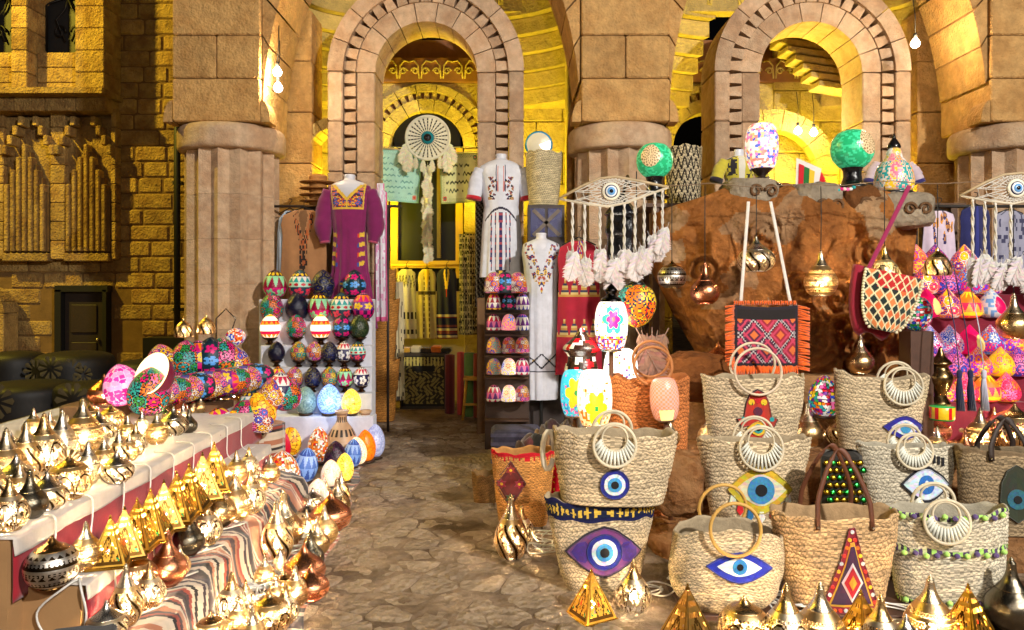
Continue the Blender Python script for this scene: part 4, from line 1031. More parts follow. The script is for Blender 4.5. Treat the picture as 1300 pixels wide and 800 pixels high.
m = MB(); m.sheet(frug, 24, 300, lambda u, v: rug_col(v, .25 * sin(u * 8), 190), .008); m.build('fabric', 'cloth', r)

U = 'on the upper paper covered bench'; Lw = 'on the narrow lower bench'; Rg = 'on the draped rug step'; Fl = 'on the rug edge along the path'
row([(8, 620, 541, 'onion_dots'), (33, 608, 534, 'tall_swirl'), (56, 602, 522, 'onion_flower'), (79, 590, 519, 'tall_dots'), (105, 575, 503, 'onion_dots'), (12, 672, 604, 'onion_flower'), (38, 657, 596, 'pear_dark'),
     (60, 646, 598, 'squat_swirl'), (88, 632, 577, 'round_flower'), (112, 614, 558, 'tall_dots'), (132, 602, 552, 'onion_dots'), (151, 592, 544, 'tall_swirl'), (172, 577, 536, 'onion_flower'), (199, 563, 522, 'onion_dots'),
     (220, 552, 516, 'squat_swirl'), (240, 549, 519, 'pear_dark'), (25, 640, 585, 'onion_dots'), (85, 570, 527, 'pear_plain'), (125, 560, 520, 'squat_swirl'), (162, 560, 526, 'onion_dots'), (180, 552, 520, 'tall_dots'), (-8, 650, 575, 'tall_swirl'), (-14, 600, 530, 'onion_flower'), (148, 612, 572, 'squat_swirl')], .654, U)
for (px, b, rr) in ((76, 592, 15), (86, 603, 16)):
    p = G(px, b, .654); r = thing('disc_lamp', 'round pierced brass disc lamp leaning among the lanterns on the upper bench', 'lamp', p, (radians(-20), 0, radians(25)), group='disc lamps among the lanterns'); R_ = rr * p.y / F
    m = MB(); m.lathe([(.002, -.02), (R_ * .8, -.018), (R_, -.004), (R_, .004), (R_ * .93, .016), (.002, .02)], 48, lambda u, v: hole(2.4) if v > .72 and (int(u * 40) + int(v * 30)) % 3 == 0 else GOLD); m.build('disc', 'brass', r, (0, 0, R_), (pi / 2, 0, 0))
    m = MB(); m.box((0, .02, .012), (R_, .09, .024), GOLD); m.build('base', 'smoothbrass', r)
row([(66, 744, 680, 'round_beaded'), (109, 722, 660, 'onion_dots')], .454, Lw)
for k, (px, b, t) in enumerate([(140, 716, 652), (158, 706, 640), (174, 695, 630), (191, 684, 618), (208, 671, 607), (224, 660, 596), (240, 648, 586), (257, 634, 572), (272, 621, 559)]):
    p = G(px, b, .454); lantern('pyramid' if k % 3 != 1 else 'pyramid_dark', p, (b - t) * p.y / F, 'in the row on the narrow lower bench', rz=radians(16 + 14 * sin(k * 2)), label=['first', 'second', 'third', 'fourth', 'fifth', 'sixth', 'seventh', 'eighth', 'ninth'][k] + ' pyramid lantern from the round beaded one on the narrow lower bench')
row([(300, 612, 570, 'onion_dots'), (316, 603, 566, 'onion_flower')], .454, Lw)
row([(160, 792, 715, 'tall_swirl'), (190, 770, 712, 'onion_flower'), (213, 742, 672, 'pear_copper'), (238, 704, 644, 'pear_dark'), (262, 690, 632, 'onion_flower'), (278, 668, 605, 'pear_plain'), (298, 660, 598, 'onion_dots'), (318, 650, 594, 'onion_flower'), (135, 812, 762, 'squat_swirl'), (228, 730, 690, 'onion_dots')], .262, Rg)
row([(294, 786, 724, 'onion_flower'), (268, 822, 776, 'round_flower'), (320, 830, 768, 'onion_dots'), (342, 806, 750, 'round_flower'), (362, 790, 738, 'onion_flower'), (375, 768, 716, 'onion_dots'), (386, 742, 690, 'squat_copper'), (394, 722, 672, 'pear_dark'), (402, 704, 656, 'pear_plain'),
     (412, 690, 640, 'onion_dots'), (420, 672, 622, 'squat_copper'), (428, 655, 606, 'pear_plain'), (433, 640, 598, 'tall_swirl'), (351, 712, 634, 'tall_swirl'), (360, 694, 622, 'pear_plain'), (366, 684, 640, 'onion_dots'), (340, 660, 622, 'onion_flower'), (395, 760, 716, 'squat_copper'), (350, 770, 728, 'onion_dots')], .022, Fl)

fill(-3.0, lambda y: -1.95 - .03 * (y - 2.67), 2.85, 4.9, .654, 20, U, (.13, .19), seed=3)
fill(lambda y: -1.62 - .045 * (y - 2.76) + .03, lambda y: -1.62 - .045 * (y - 2.76) + .15, 2.7, 5.1, .262, 8, Rg, (.12, .19), seed=5)
fill(lambda y: -1.22 - .06 * (y - 2.4), lambda y: pathx(y)[0] + .05, 3.0, 5.6, .022, 14, Fl, (.12, .18), seed=7)
# white cables looping over the benches and the rug
def cable(label, pts, rad=.0045, col=C(226, 222, 214)):
    o = thing('power_cable', label, 'cable', pts[0]); m = MB(); q = []
    P_ = [Vector(p) for p in pts]; P_ = [P_[0]] + P_ + [P_[-1]]
    for k in range(1, len(P_) - 2):
        for t in range(6):
            f = t / 6; a, b, c, d = P_[k - 1], P_[k], P_[k + 1], P_[k + 2]; q.append(.5 * (2 * b + (c - a) * f + (2 * a - 5 * b + 4 * c - d) * f * f + (3 * b - a - 3 * c + d) * f ** 3) - Vector(pts[0]))
    q.append(P_[-1] - Vector(pts[0])); m.tube(q, rad, 5, col); m.build('wire', 'gloss', o); return o
for k, (px, py) in enumerate(((330, 740), (300, 720), (345, 690), (330, 670), (318, 755), (370, 660), (285, 790), (310, 735), (325, 715), (340, 755), (300, 760), (378, 690), (392, 675))):
    c = G(px, py, .03); pts = []
    for t in range(16): a = t * 1.35 + k; rr = .03 + .085 * RND.random(); pts.append((c.x + rr * cos(a) * 1.2, c.y + rr * sin(a) * 1.5, .034 + .012 * (t % 3)))
    cable('white power cable coiled on the floor rug among the lanterns', pts)['group'] = 'coiled cables on the rug'
for k in range(9):
    y = 2.9 + k * .27; xf = -1.79 - .03 * (y - 2.67); pts = [(xf - .10, y + .05, .665), (xf + .02, y, .665), (xf + .035, y - .01, .60), (xf + .05, y - .05, .50), (xf + .09, y - .06, .466), (xf + .12, y + .02, .47)]
    cable('white lamp cable hanging over the front edge of the upper bench', pts, .004)['group'] = 'cables over the upper bench edge'
for k in range(6):
    y = 2.95 + k * .35; xf = -1.585 - .045 * (y - 2.76); pts = [(xf - .06, y + .04, .465), (xf + .02, y, .465), (xf + .03, y, .40), (xf + .06, y - .04, .29), (xf + .12, y - .05, .275), (xf + .2, y + .06, .275)]
    cable('white lamp cable hanging over the front edge of the lower bench', pts, .004)['group'] = 'cables over the lower bench edge'
cable('white cable looping down the cardboard end of the lower bench', [(-1.62, 2.80, .46), (-1.64, 2.745, .45), (-1.74, 2.742, .36), (-1.70, 2.742, .27), (-1.60, 2.742, .26), (-1.56, 2.742, .34), (-1.58, 2.745, .44), (-1.62, 2.8, .465)])
# small beaded cushions by the benches
for (p, lab, rz) in ((G(140, 812, .26) + Vector((-.05, -.1, -.02)), 'bead fringed dark pouch in front of the draped rug', .3), (Vector((-2.02, 2.62, 0)), 'bead edged black cloth hanging at the bench end', 0)):
    r = thing('beaded_pouch', lab, 'pouch', p, (0, 0, rz)); hh = .1 if rz else .42
    m = MB(); m.box((0, 0, hh / 2), (.22 if rz else .06, .1 if rz else .03, hh), C(20, 18, 20), bev=.012); m.build('body', 'cloth', r)
    b = MB(); b.lathe(smooth_prof([(.002, -.014), (.012, -.008), (.012, .008), (.002, .014)], 6), 8); me = b.mesh('bead')
    for k in range(9):
        q = me.copy(); [None for _ in ()]; c = [RED, YEL, WHI, RED][k % 4]
        q.color_attributes['Col'].data.foreach_set('color', [c[0], c[1], c[2], 1.0] * len(q.loops)); q.materials.append(M_['gloss'])
        obj('bead', q, None, r, (-.1 + k * .025, -.06, hh - .005) if rz else (.036, -.02, .04 + k * .042))

# ------------------------------------------------------------------ pile of painted shades at the far end of the upper bench
def shade_at(pat, p, h, label, shape='egg', tilt=(0, 0), w=1.0, stand=None, rz=0.0, group=None): return egg_lamp(pat_mesh(pat, shape), p, h, label, stand, w, tilt, group, 'painted_lamp', 'lamp', rz)
def on(px, py, z): return G(px, py, z)
p = G(133, 533, .76); b_ = thing('wooden_block', 'rough wooden block under the copper lantern on the upper bench', 'block', (-2.85, 5.12, .654))
m = MB(); m.box((0, 0, .052), (.36, .24, .104), C(120, 90, 60), bev=.01); m.build('block', 'wood', b_)
lantern('squat_copper', Vector((-2.78, 5.1, .758)), .20, 'on the wooden block')
egg_lamp(pat_mesh('pinkcomb', 'egg', 'glass'), Vector((-2.60, 5.06, .758)), .28, 'leaning pink honeycomb glass egg lamp on the wooden block', None, 1.05, (0, radians(-14)))
shade_at('floral', Vector((-2.44, 5.0, .70)), .32, 'dark flower painted egg shade between the pink egg and the glowing bowl', tilt=(0, radians(6)))
PILE = [  # stacked nested shades in two rows, mouths to one side
    ('magflor', 212, 500, 'first'), ('floral', 228, 498, 0), ('magflor', 243, 496, 0), ('tealpink', 258, 493, 0), ('magflor', 273, 491, 0), ('purpdots', 288, 488, 0), ('floral', 303, 486, 0), ('magflor', 317, 484, 0), ('tealpink', 331, 481, 0)]
for k, (pt, px, py, _) in enumerate(PILE):
    p = P(px, py, 5.15 + .07 * k); h = 40 * p.y / F
    shade_at(pt, p - Vector((h * .5 + .02, 0, 0)), h * .98, ('big rosette shade, first in the front row of nested shades' if k == 0 else 'nested shade with ' + LPAT[pt][1] + ' in the pile'), 'bell', (0, radians(84)), .98, None, .25, None if k == 0 else 'nested shades in the front row')
m = MB(); r = thing('shade_rack', 'dark wooden rack holding the piled painted shades', 'rack', (-2.42, 5.38, .654))
m.box((.0, .1, .03), (.66, .28, .05), C(90, 60, 36)); m.box((0, .22, .12), (.62, .12, .10), C(80, 52, 32)); m.build('boards', 'wood', r)
for k, (pt, px, py, hh, tl) in enumerate([('magflor', 212, 486, 50, -12), ('floral', 234, 482, 50, 4), ('purpdots', 252, 478, 46, 8), ('tealpink', 268, 480, 52, 0), ('floral', 286, 480, 52, 6), ('magflor', 300, 480, 42, 16)]):
    p = P(px, py, 5.55 + .05 * k); h = hh * p.y / F
    shade_at(pt, p, h, 'standing egg shade with ' + LPAT[pt][1] + ' behind the nested shades', tilt=(0, radians(tl)), w=1.0, group='egg shades in the back row of the pile', rz=k)
for px, py in ((233, 428), (262, 424)): lantern('dome', P(px, py, 5.65), 26 * 5.65 / F, 'perched on top of the piled shades', group='small caps on the piled shades')
for k in range(15): lantern(('dome', 'onion_dots', 'squat_copper', 'pear_plain')[k % 4], G(212 + k * 8.5, 534 - k * 2.6 + 3 * (k % 2), .654), .085 + .02 * (k % 3), 'among small trinkets below the nested shades')
r = thing('glowing_bowl_shade', 'cream egg shade lying open with a glowing mouth beside the painted pile', 'lamp shade', P(199, 478, 5.0), (radians(62), 0, radians(-14)))
m = MB(); m.lathe(smooth_prof([(.002, -.10), (.07, -.085), (.105, -.03), (.118, .05), (.112, .055), (.09, -.02), (.002, -.06)], 20), 32, lambda u, v: ((1.0, .80, .42, 2.0) if v > .5 else C(120, 30, 60)), sy=1.25); m.build('shade', 'gloss', r)
r = thing('wire_lamp', 'small egg lamp in blue and red on a bent wire arm beside the pile', 'lamp', P(290, 470, 6.1))
m = MB(); m.lathe(smooth_prof(EGG, 20), 32, petals(WHI, [BLU, RED, ORA], 4, 3, 5, 2, .46, .3)); m.build('shade', 'gloss', r, (0, 0, .26), (radians(80), 0, 1.2), .17)
m = MB(); m.tube([(-.1, 0, .2), (-.1, 0, .42), (-.02, 0, .5), (.06, 0, .42), (.02, 0, .30)], .006, 5, C(120, 110, 100)); m.tube([(0.02, 0, -.3), (.02, 0, .3)], .012, 6, C(60, 46, 30)); m.build('arm', 'smoothbrass', r)
for k, (pt, px, py, hh, tl, sh) in enumerate([('zig', 288, 556, 40, -22, 'bell'), ('net', 300, 552, 32, -10, 'egg'), ('floral', 312, 548, 40, 8, 'bell'), ('magflor', 327, 545, 38, -12, 'bell'), ('net', 336, 540, 44, 14, 'egg'), ('magflor', 345, 520, 40, 8, 'egg'), ('whiteros', 354, 512, 40, 4, 'egg'), ('floral', 366, 520, 44, -8, 'egg'), ('tealband', 318, 530, 36, 6, 'egg')]):
    p = P(px, py, 5.35 + .04 * k); h = hh * p.y / F
    shade_at(pt, p, h, 'shade with ' + LPAT[pt][1] + ' in the heap by the stool', sh, (0, radians(tl)), group='mixed shades below the pile', rz=k)
m = MB(); r = thing('low_stool', 'round striped stool under the mixed heap of shades', 'stool', (-1.95, 5.75, 0)); m.sheet(lambda u, v: (.2 * cos(2 * pi * u) * (1 if v < .85 else (1 - v) / .15), .2 * sin(2 * pi * u) * (1 if v < .85 else (1 - v) / .15), .5 * min(1, v / .85)), 30, 60, lambda u, v: rug_col(v, .4 * sin(u * 12), 30), .01); m.build('seat', 'cloth', r)

# ------------------------------------------------------------------ white stepped display with egg lamps
ROWS = [(527, 6.80), (498, 6.97), (466, 7.12), (438, 7.27), (408, 7.42), (380, 7.57)]
r = thing('stepped_display', 'white cloth covered stepped display full of painted egg lamps', 'display shelf', (0, 0, 0))
for k, (py, Y) in enumerate(ROWS):
    z = P(0, py, Y).z; xl, xr = P(334, 0, Y).x, P(476 - (2 if k else 0), 0, Y).x; m = MB(); dd = .17 if k < 5 else .26
    m.box(((xl + xr) / 2, Y + .0, z / 2), (xr - xl, dd - .004, z), C(214, 216, 228), bev=.006); m.build('step', 'cloth', r)
EGGS = [
    [],
    [('zig', 353), ('magflor', 374), ('navy', 397), ('greenflor', 418), ('magpanel', 438), ('whiteros', 459)],
    [('plainnavy', 351), ('greenflor', 379), ('magflor', 399), ('navy', 418), ('whiteros', 437), ('tealband', 454)],
    [('litstripe', 343), ('floral', 376), ('litstripe', 407), ('tealpink', 434), ('darkgreen', 456)],
    [('floral', 345), ('plainnavy', 377), ('magpanel', 405), ('tealband', 433), ('purpdots', 461)],
    [('magpanel', 349), ('tealband', 381), ('navy', 410), ('tealpink', 450)]]
TIERN = ['', 'lowest step', 'second step', 'middle step', 'fourth step', 'top step']
HGT = [0, 32, 32, 38, 36, 37]
for k in range(1, 6):
    py, Y = ROWS[k]
    for (pt, px) in EGGS[k]:
        p = P(px, py, Y - .03); egg_lamp(pat_mesh(pt), p + Vector((0, 0, .004)), HGT[k] * Y / F, 'egg lamp, ' + LPAT[pt][1] + ', white display, ' + TIERN[k], 'foot' if k < 4 else 'ring', .98 if k > 3 else 1.0, group='egg lamps on the white display', rz=RND.uniform(-.4, .4))
for pt, px, hh in (('greygreen', 388, 36), ('bluelit', 418, 39), ('yellowlit', 446, 33)):
    p = P(px, 527, 6.77); egg_lamp(pat_mesh(pt, 'egg', 'glass'), p + Vector((0, 0, .004)), hh * 6.77 / F, 'egg lamp, ' + LPAT[pt][1] + ', on the ledge under the white display', 'ring', .95)
l = bpy.data.lights.new('blue_egg_light', 'POINT'); l.energy = 3; l.color = (.4, .6, 1); l.shadow_soft_size = .1; lo = bpy.data.objects.new('light', l); COL.objects.link(lo); lo.location = P(418, 512, 6.58)
# eggs and clay vases on the ground in front
for (pt, px, b, t, w, tl, mt) in [('greyblue', 338, 592, 550, .95, 0, 'gloss'), ('redplain', 354, 588, 544, .8, -6, 'gloss'), ('net', 369, 580, 533, .9, 6, 'glass'), ('peach', 381, 576, 535, .9, 8, 'gloss'), ('purpdark', 391, 572, 534, .95, 8, 'gloss'), ('plainnavy', 400, 566, 526, .9, 6, 'gloss'), ('confetti', 405, 588, 540, .75, 0, 'glass'),
                                 ('plainnavy', 326, 614, 574, .8, 0, 'gloss'), ('confetti', 358, 630, 570, .98, 0, 'glass'), ('bluerope', 386, 612, 566, .85, 8, 'gloss'), ('purpdark', 426, 602, 558, .85, 0, 'gloss'), ('bluerope', 446, 594, 556, .8, 6, 'gloss'), ('creamflor', 456, 590, 552, .8, 8, 'gloss'),
                                 ('orangelit', 466, 586, 543, .75, 6, 'glass'), ('palebl', 475, 582, 537, .75, 8, 'glass'), ('yellowlit', 437, 612, 574, .8, 5, 'glass'), ('litwhite', 420, 618, 582, .9, 0, 'glass'), ('litwhite', 400, 642, 605, .9, -10, 'glass'), ('confetti', 318, 645, 596, .85, 0, 'glass')]:
    p = G(px, b, .02); egg_lamp(pat_mesh(pt, 'egg', mt), p, (b - t) * p.y / F * .96, 'egg lamp, ' + LPAT[pt][1] + ', clustered on the floor rug', 'ring', w, (0, radians(tl)), 'egg lamps clustered on the floor rug', rz=RND.uniform(0, 6))
for k, (px, b, t, lab) in enumerate(((392, 574, 520, 'slim clay vase with plain neck behind the mosaic egg'), (434, 586, 521, 'clay vase pierced with triangle rows beside the purple egg'), (464, 578, 521, 'clay vase pierced with triangle rows behind the orange egg'))):
    p = G(px, b, .02); h = (b - t) * p.y / F
    def vc(u, v, k=k):
        if k and .30 < v < .62:
            y = ((v - .30) / .32 * 2); q = y % 1; return C(40, 26, 18) if abs((u * 16 + .5 * int(y)) % 1 - .5) < (.42 * q if q < .75 else 0) else C(196, 158, 122)
        return C(206, 172, 138) if int(v * 40) % 5 else C(150, 112, 84)
    r = thing('clay_vase', lab, 'vase', p, (0, 0, 0), h); m = MB(); m.lathe(smooth_prof([(.18, 0), (.24, .05), (.31, .22), (.30, .42), (.22, .62), (.11, .78), (.10, .90), (.135, .97), (.13, 1.0), (.10, .99), (.08, .85)], 60), 64, vc, cap=False); m.build('body', 'paint', r)
# dim flower patterned poufs behind the benches
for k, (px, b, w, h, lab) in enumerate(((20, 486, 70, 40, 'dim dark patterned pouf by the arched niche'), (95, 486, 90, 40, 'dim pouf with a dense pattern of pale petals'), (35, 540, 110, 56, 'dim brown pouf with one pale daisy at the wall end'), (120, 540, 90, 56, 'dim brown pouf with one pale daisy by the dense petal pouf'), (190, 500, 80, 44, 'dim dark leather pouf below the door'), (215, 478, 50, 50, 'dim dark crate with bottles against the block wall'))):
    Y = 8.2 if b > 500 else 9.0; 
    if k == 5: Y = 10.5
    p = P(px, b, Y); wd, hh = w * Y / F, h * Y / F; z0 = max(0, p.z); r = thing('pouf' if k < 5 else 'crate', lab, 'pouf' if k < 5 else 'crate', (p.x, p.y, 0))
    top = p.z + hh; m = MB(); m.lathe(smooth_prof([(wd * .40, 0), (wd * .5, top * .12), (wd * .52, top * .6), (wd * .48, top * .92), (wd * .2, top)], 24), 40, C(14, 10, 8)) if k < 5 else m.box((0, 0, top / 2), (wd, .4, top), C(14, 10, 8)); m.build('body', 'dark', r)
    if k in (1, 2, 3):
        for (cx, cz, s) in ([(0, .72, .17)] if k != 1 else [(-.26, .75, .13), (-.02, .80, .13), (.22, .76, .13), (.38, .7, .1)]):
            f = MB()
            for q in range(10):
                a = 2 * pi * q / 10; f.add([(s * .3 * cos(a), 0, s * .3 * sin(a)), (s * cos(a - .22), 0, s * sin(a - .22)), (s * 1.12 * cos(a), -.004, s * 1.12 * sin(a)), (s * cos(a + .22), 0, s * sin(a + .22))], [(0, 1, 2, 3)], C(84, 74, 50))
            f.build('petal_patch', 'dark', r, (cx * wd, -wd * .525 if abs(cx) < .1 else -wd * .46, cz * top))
# ------------------------------------------------------------------ rocky terraces under the bag stall
def boulder(name, label, c, d, colfn, seed, cat='rock', n=40, rough=.12, mat='rock', pw=.34):
    r = thing(name, label, cat, (c[0], c[1], 0)); vs, fs, cs = [], [], []
    for j in range(n // 2 + 1):
        ph = pi * j / (n // 2) - pi / 2
        for i in range(n):
            th = 2 * pi * i / n; q = lambda v: abs(v) ** pw * (1 if v > 0 else -1); x, y, z = q(cos(ph)) * q(cos(th)), q(cos(ph)) * q(sin(th)), q(sin(ph))
            k = 1 + rough * (fbm(3 * x + 5 + z * 2, 3 * y + 7 - z, seed) - .5) + rough * .4 * (fbm(9 * x + z * 5, 9 * y, seed + 9) - .5); vs.append((x * k * d[0] / 2, y * k * d[1] / 2, c[2] + z * k * d[2] / 2))
    for j in range(n // 2):
        for i in range(n): fs.append((j * n + i, j * n + (i + 1) % n, j * n + n + (i + 1) % n, j * n + n + i)); cs.append(colfn(i / n, j / n))
    m = MB(); m.add(vs, fs, cs, True); m.build('body', mat, r); return r
TAN, BRN = C(158, 118, 78), C(116, 68, 30)
tc_ = lambda u, v: tuple(lerp(a, b, fbm(u * 20, v * 20, 2)) for a, b in zip(TAN, BRN))
boulder('rock_ledge', 'low tan rock ledge under the eye patched bags', (2.55, 4.52, .04), (3.5, .78, .225), tc_, 3, rough=.06)
boulder('rock_ledge', 'higher tan rock ledge under the hamsa bag and mosaic egg', (2.6, 5.30, .15), (3.7, .95, .60), tc_, 5, rough=.06)
boulder('boulder', 'rounded tan boulder between the nested bags and the yellow eye bag', P(858, 612, 4.25), (.30, .34, .34), tc_, 8, rough=.3, pw=.7)
boulder('boulder', 'rounded brown boulder behind the orange ring handled bag', P(880, 478, 5.35), (.55, .4, .34), lambda u, v: BRN, 9, rough=.3, pw=.7)
# carved rock
r = thing('carved_rock', 'big brown carved rock with scroll reliefs behind the hanging bags', 'rock', (0, 5.95, 0))
LEFT = [(225, 905), (250, 862), (262, 845), (330, 838), (400, 872), (450, 902), (480, 915), (560, 915)]; RIGHT = [(225, 1140), (260, 1168), (330, 1160), (480, 1150), (560, 1150)]
TOPL = [(840, 266), (900, 247), (930, 234), (1000, 232), (1040, 258), (1080, 236), (1150, 246), (1175, 262)]
SCR = [(RND.uniform(870, 1140), RND.uniform(285, 470), RND.uniform(18, 40), RND.choice((-1, 1))) for _ in range(20)]
def rk(u, v):
    py = lerp(560, 226, v); px = lerp(interp(LEFT, py), interp(RIGHT, py), u); py = max(py, interp(TOPL, px)); d = 0
    for (cx, cy, rr, s) in SCR:
        dx, dy = px - cx, py - cy; q = hypot(dx, dy)
        if q < rr: a = atan2(dy, dx) * s; ph = (q / rr * 2.2 + a / (2 * pi)) % 1; d += .075 * (abs(ph - .5) * 2 - .4) * min(1, (rr - q) / 4)
    d += .10 * (fbm(px / 60, py / 50, 4) - .5) + .03 * (fbm(px / 18, py / 16, 9) - .5) + .055 * sin(px / 13 + py / 40 + 8 * fbm(px / 80, py / 80, 3)) * (1 if 285 < py < 470 else .3)
    e = min(u, 1 - u, (1 - v) * 1.4); bul = .28 * (1 - (1 - min(1, e * 5)) ** 2)
    return P(px, py, 5.98 - bul - d) - Vector((0, 5.95, 0))
RB, RD, RG = C(172, 110, 54), C(118, 70, 32), C(176, 142, 104)
m = MB(); m.sheet(rk, 170, 130, lambda u, v: tuple(lerp(a, b, min(1, max(0, fbm(u * 9, v * 7, 6) * 1.2 - .2))) for a, b in zip(RB if fbm(u * 6, v * 6, 12) < .64 or v < .5 else RG, RD)), thv=(0, .55, 0)); m.build('body', 'rock', r)
for (px, py, w, h, lab) in ((950, 246, 66, 36, 'pale rough stone under the mosaic barrel lamp'), (1032, 264, 60, 60, 'pale rough stone block between the two lamp stones'), (1140, 268, 76, 46, 'pale carved scroll stone under the beaded dome lamp'), (1085, 262, 50, 50, 'brown carved stone under the white flowered green ball')):
    p = P(px, py, 5.92); bo = boulder('carved_stone', lab, p, (w * 5.9 / F, .36, h * 5.9 / F), lambda u, v: C(150, 136, 116) if 'pale' in lab else C(110, 68, 34), int(px), rough=.22, pw=.5, cat='stone')
    m = MB()
    for s in (-1, 1): m.tube([(s * (.06 - .05 * cos(t * .42) * (1 - t / 26)) + .06, 0, .05 * sin(t * .42) * (1 - t / 26)) for t in range(20)], .012, 5, C(110, 80, 54))
    m.build('scroll', 'rock', bo, (0, -.185, p.z))

# ------------------------------------------------------------------ bags
b = Bag('lower nested straw bag with a big purple eye patch and gold banded rim', G(763, 748), .56, .36, .475, rows=17, rz=.05, rnd=.12,
        deco=lambda u, v: None if v < .80 else (C(20, 24, 70) if v > .955 or v < .83 else (C(214, 180, 70) if abs((u * 44) % 1 - .5) < .34 * (1 - abs(v - .89) / .06) else C(20, 30, 60))))
b.patch('eye_edge', almond(.196, .125), 0, .225, C(30, 16, 40), .003); b.patch('eye_patch', almond(.186, .115), 0, .225, C(120, 62, 128), .006)
for s in (-1, 1): b.patch('eye_corner', [(x * .05, z * .055) for x, z in ((-1, 0), (-.4, .8), (.4, 1), (1, .3), (1, -.3), (.4, -1), (-.4, -.8))], s * .115, .225, C(70, 40, 130), .009)
eye_rings(b, 0, .225, .088, EYEB, .011)
A_ = G(763, 748); b = Bag('upper nested straw bag with round blue eye and fan handles', A_ + Vector((.055, .0, .455)), .64, .51, .36, rows=14, rz=.03, tilt=.03, dt=.26, db=.24)
eye_rings(b, -.01, .115, .072, EYEB, .004); b.rings(.105, z=.315, x=-.02)
m = MB(); m.tube([(-.33 + .03 * cos(t), .05, .24 + .10 * sin(t)) for t in [q * .45 for q in range(14)]], .014, 8, C(226, 214, 190)); m.build('side_loop', 'wood', b.r)
b = Bag('soft round bottomed straw tote with blue almond eye and gold rings', G(918, 777), .53, .40, .40, dt=.24, db=.24, rows=22, col=STRAW, rnd=.55, bulge=.03, sag=-.05, rz=.06, p=2.3, tilt=.06)
b.patch('eye_patch', almond(.158, .068), .015, .265, C(22, 40, 170), .004); b.patch('eye_white', almond(.105, .042), .01, .268, C(228, 232, 240), .008)
b.patch('iris', circ(.034), .01, .27, C(60, 150, 214), .011); b.patch('pupil', circ(.015), .01, .27, C(8, 8, 14), .014); b.rings(.118, 'ring', C(206, 160, 80), z=.44, x=-.02)
b = Bag('straw tote with red beaded triangle patch and brown leather straps', G(1060, 766, .03), .60, .42, .45, rows=15, col=C(214, 176, 128), rz=-.04, dt=.24)
tri = lambda w, h: [(-w, -h), (-w * .33, -h), (w * .33, -h), (w, -h), (w * .66, -h * .33), (w * .33, h * .33), (w * .08, h), (-w * .08, h), (-w * .33, h * .33), (-w * .66, -h * .33)]
b.patch('triangle_patch', tri(.142, .20), .03, .20, C(150, 20, 40), .004); b.patch('triangle_border', tri(.105, .15), .03, .185, C(226, 170, 50), .008); b.patch('triangle_field', tri(.094, .135), .03, .182, C(70, 34, 66), .011)
b.patch('diamond', [(-.05, 0), (0, -.095), (.05, 0), (0, .095)], .03, .15, C(226, 216, 206), .013); b.patch('diamond', [(-.038, 0), (0, -.075), (.038, 0), (0, .075)], .03, .15, C(190, 24, 40), .016); b.patch('diamond', [(-.018, 0), (0, -.036), (.018, 0), (0, .036)], .03, .15, C(230, 160, 40), .019)
for k in range(30):
    t = k / 30 * 3; e = int(t); f = t - e; A3 = [(-.125, -.185), (.125, -.185), (0, .185)]; p0, p1 = A3[e], A3[(e + 1) % 3]
    b.patch('bead', circ(.0095, n=8), .03 + lerp(p0[0], p1[0], f), .2 + lerp(p0[1], p1[1], f), [WHI, YEL, ORA, C(236, 60, 40)][k % 4], .008, 1)
b.straps(.30, .125)
b = Bag('pale folded straw bag with green and violet pompom trims', G(1205, 762, .03), .54, .46, .45, rows=18, col=PALESTRAW, rz=-.16, dt=.22, tilt=-.05,
        deco=lambda u, v: None if not (abs(v - .98) < .025 or abs(v - .60) < .028 or abs(v - .05) < .03) else (C(170, 220, 110), C(90, 70, 110), C(196, 206, 150), C(60, 50, 70))[int(u * 80) % 4])
b.rings(.10, z=.42, x=-.04, back=True)
for zz in (.435, .26, .03):
    for k in range(11): x = -.22 + k * .044; q = MB(); q.lathe(smooth_prof([(.001, -.014), (.012, -.008), (.014, .004), (.001, .014)], 6), 8, (C(176, 226, 110), C(90, 70, 120))[k % 2]); q.build('pompom', 'cloth', b.r, (x, b.front(x, zz) - .01, zz + .006 * sin(k * 2)))
YE = 4.42
b = Bag('straw bag with yellow rimmed blue eye and coloured lashes', P(957, 0, YE) * Vector((1, 1, 0)) + Vector((0, 0, .15)) if False else Vector((P(957, 0, YE).x, YE, .15)), .66, .48, .51, rows=17, rz=.02)
b.patch('eye_patch', almond(.19, .135), .0, .235, C(206, 176, 40), .004); b.patch('eye_white', almond(.15, .09), .0, .235, C(222, 210, 180), .008); b.patch('iris', circ(.078), .0, .235, C(60, 140, 190), .012); b.patch('pupil', circ(.034), .0, .235, C(8, 8, 14), .016)
for k in range(7): a = radians(205 + k * 22); b.patch('lash', [(x * .019, z * .032) for x, z in ((-.6, 1), (-1, -.2), (0, -1), (1, -.2), (.6, 1))], .175 * cos(a), .235 + .155 * sin(a), [C(226, 226, 214), RED, C(30, 110, 160)][k % 3], .005, 2)
b.rings(.125, z=.475)
m = MB(); b = Bag('grey straw bag with white lashed eye patch and fan handles', Vector((P(1150, 0, 4.45).x, 4.45, .15)), .57, .42, .47, rows=16, col=PALESTRAW, rz=-.06)
b.patch('eye_edge', almond(.142, .105), .07, .255, C(14, 16, 30), .003); b.patch('eye_patch', almond(.13, .088), .07, .255, C(214, 226, 240), .006); b.patch('iris', circ(.045, .055), .07, .255, C(40, 110, 190), .010); b.patch('pupil', circ(.012, .02), .07, .26, C(240, 244, 250), .013)
for k in range(9): x = -.035 + k * .026; b.patch('lash', [(-.006, -.024), (.006, -.024), (.006, .024), (-.006, .024)], x, .385 + .022 * sin(pi * k / 8), C(14, 14, 24), .005, 1)
b.rings(.10, z=.45)
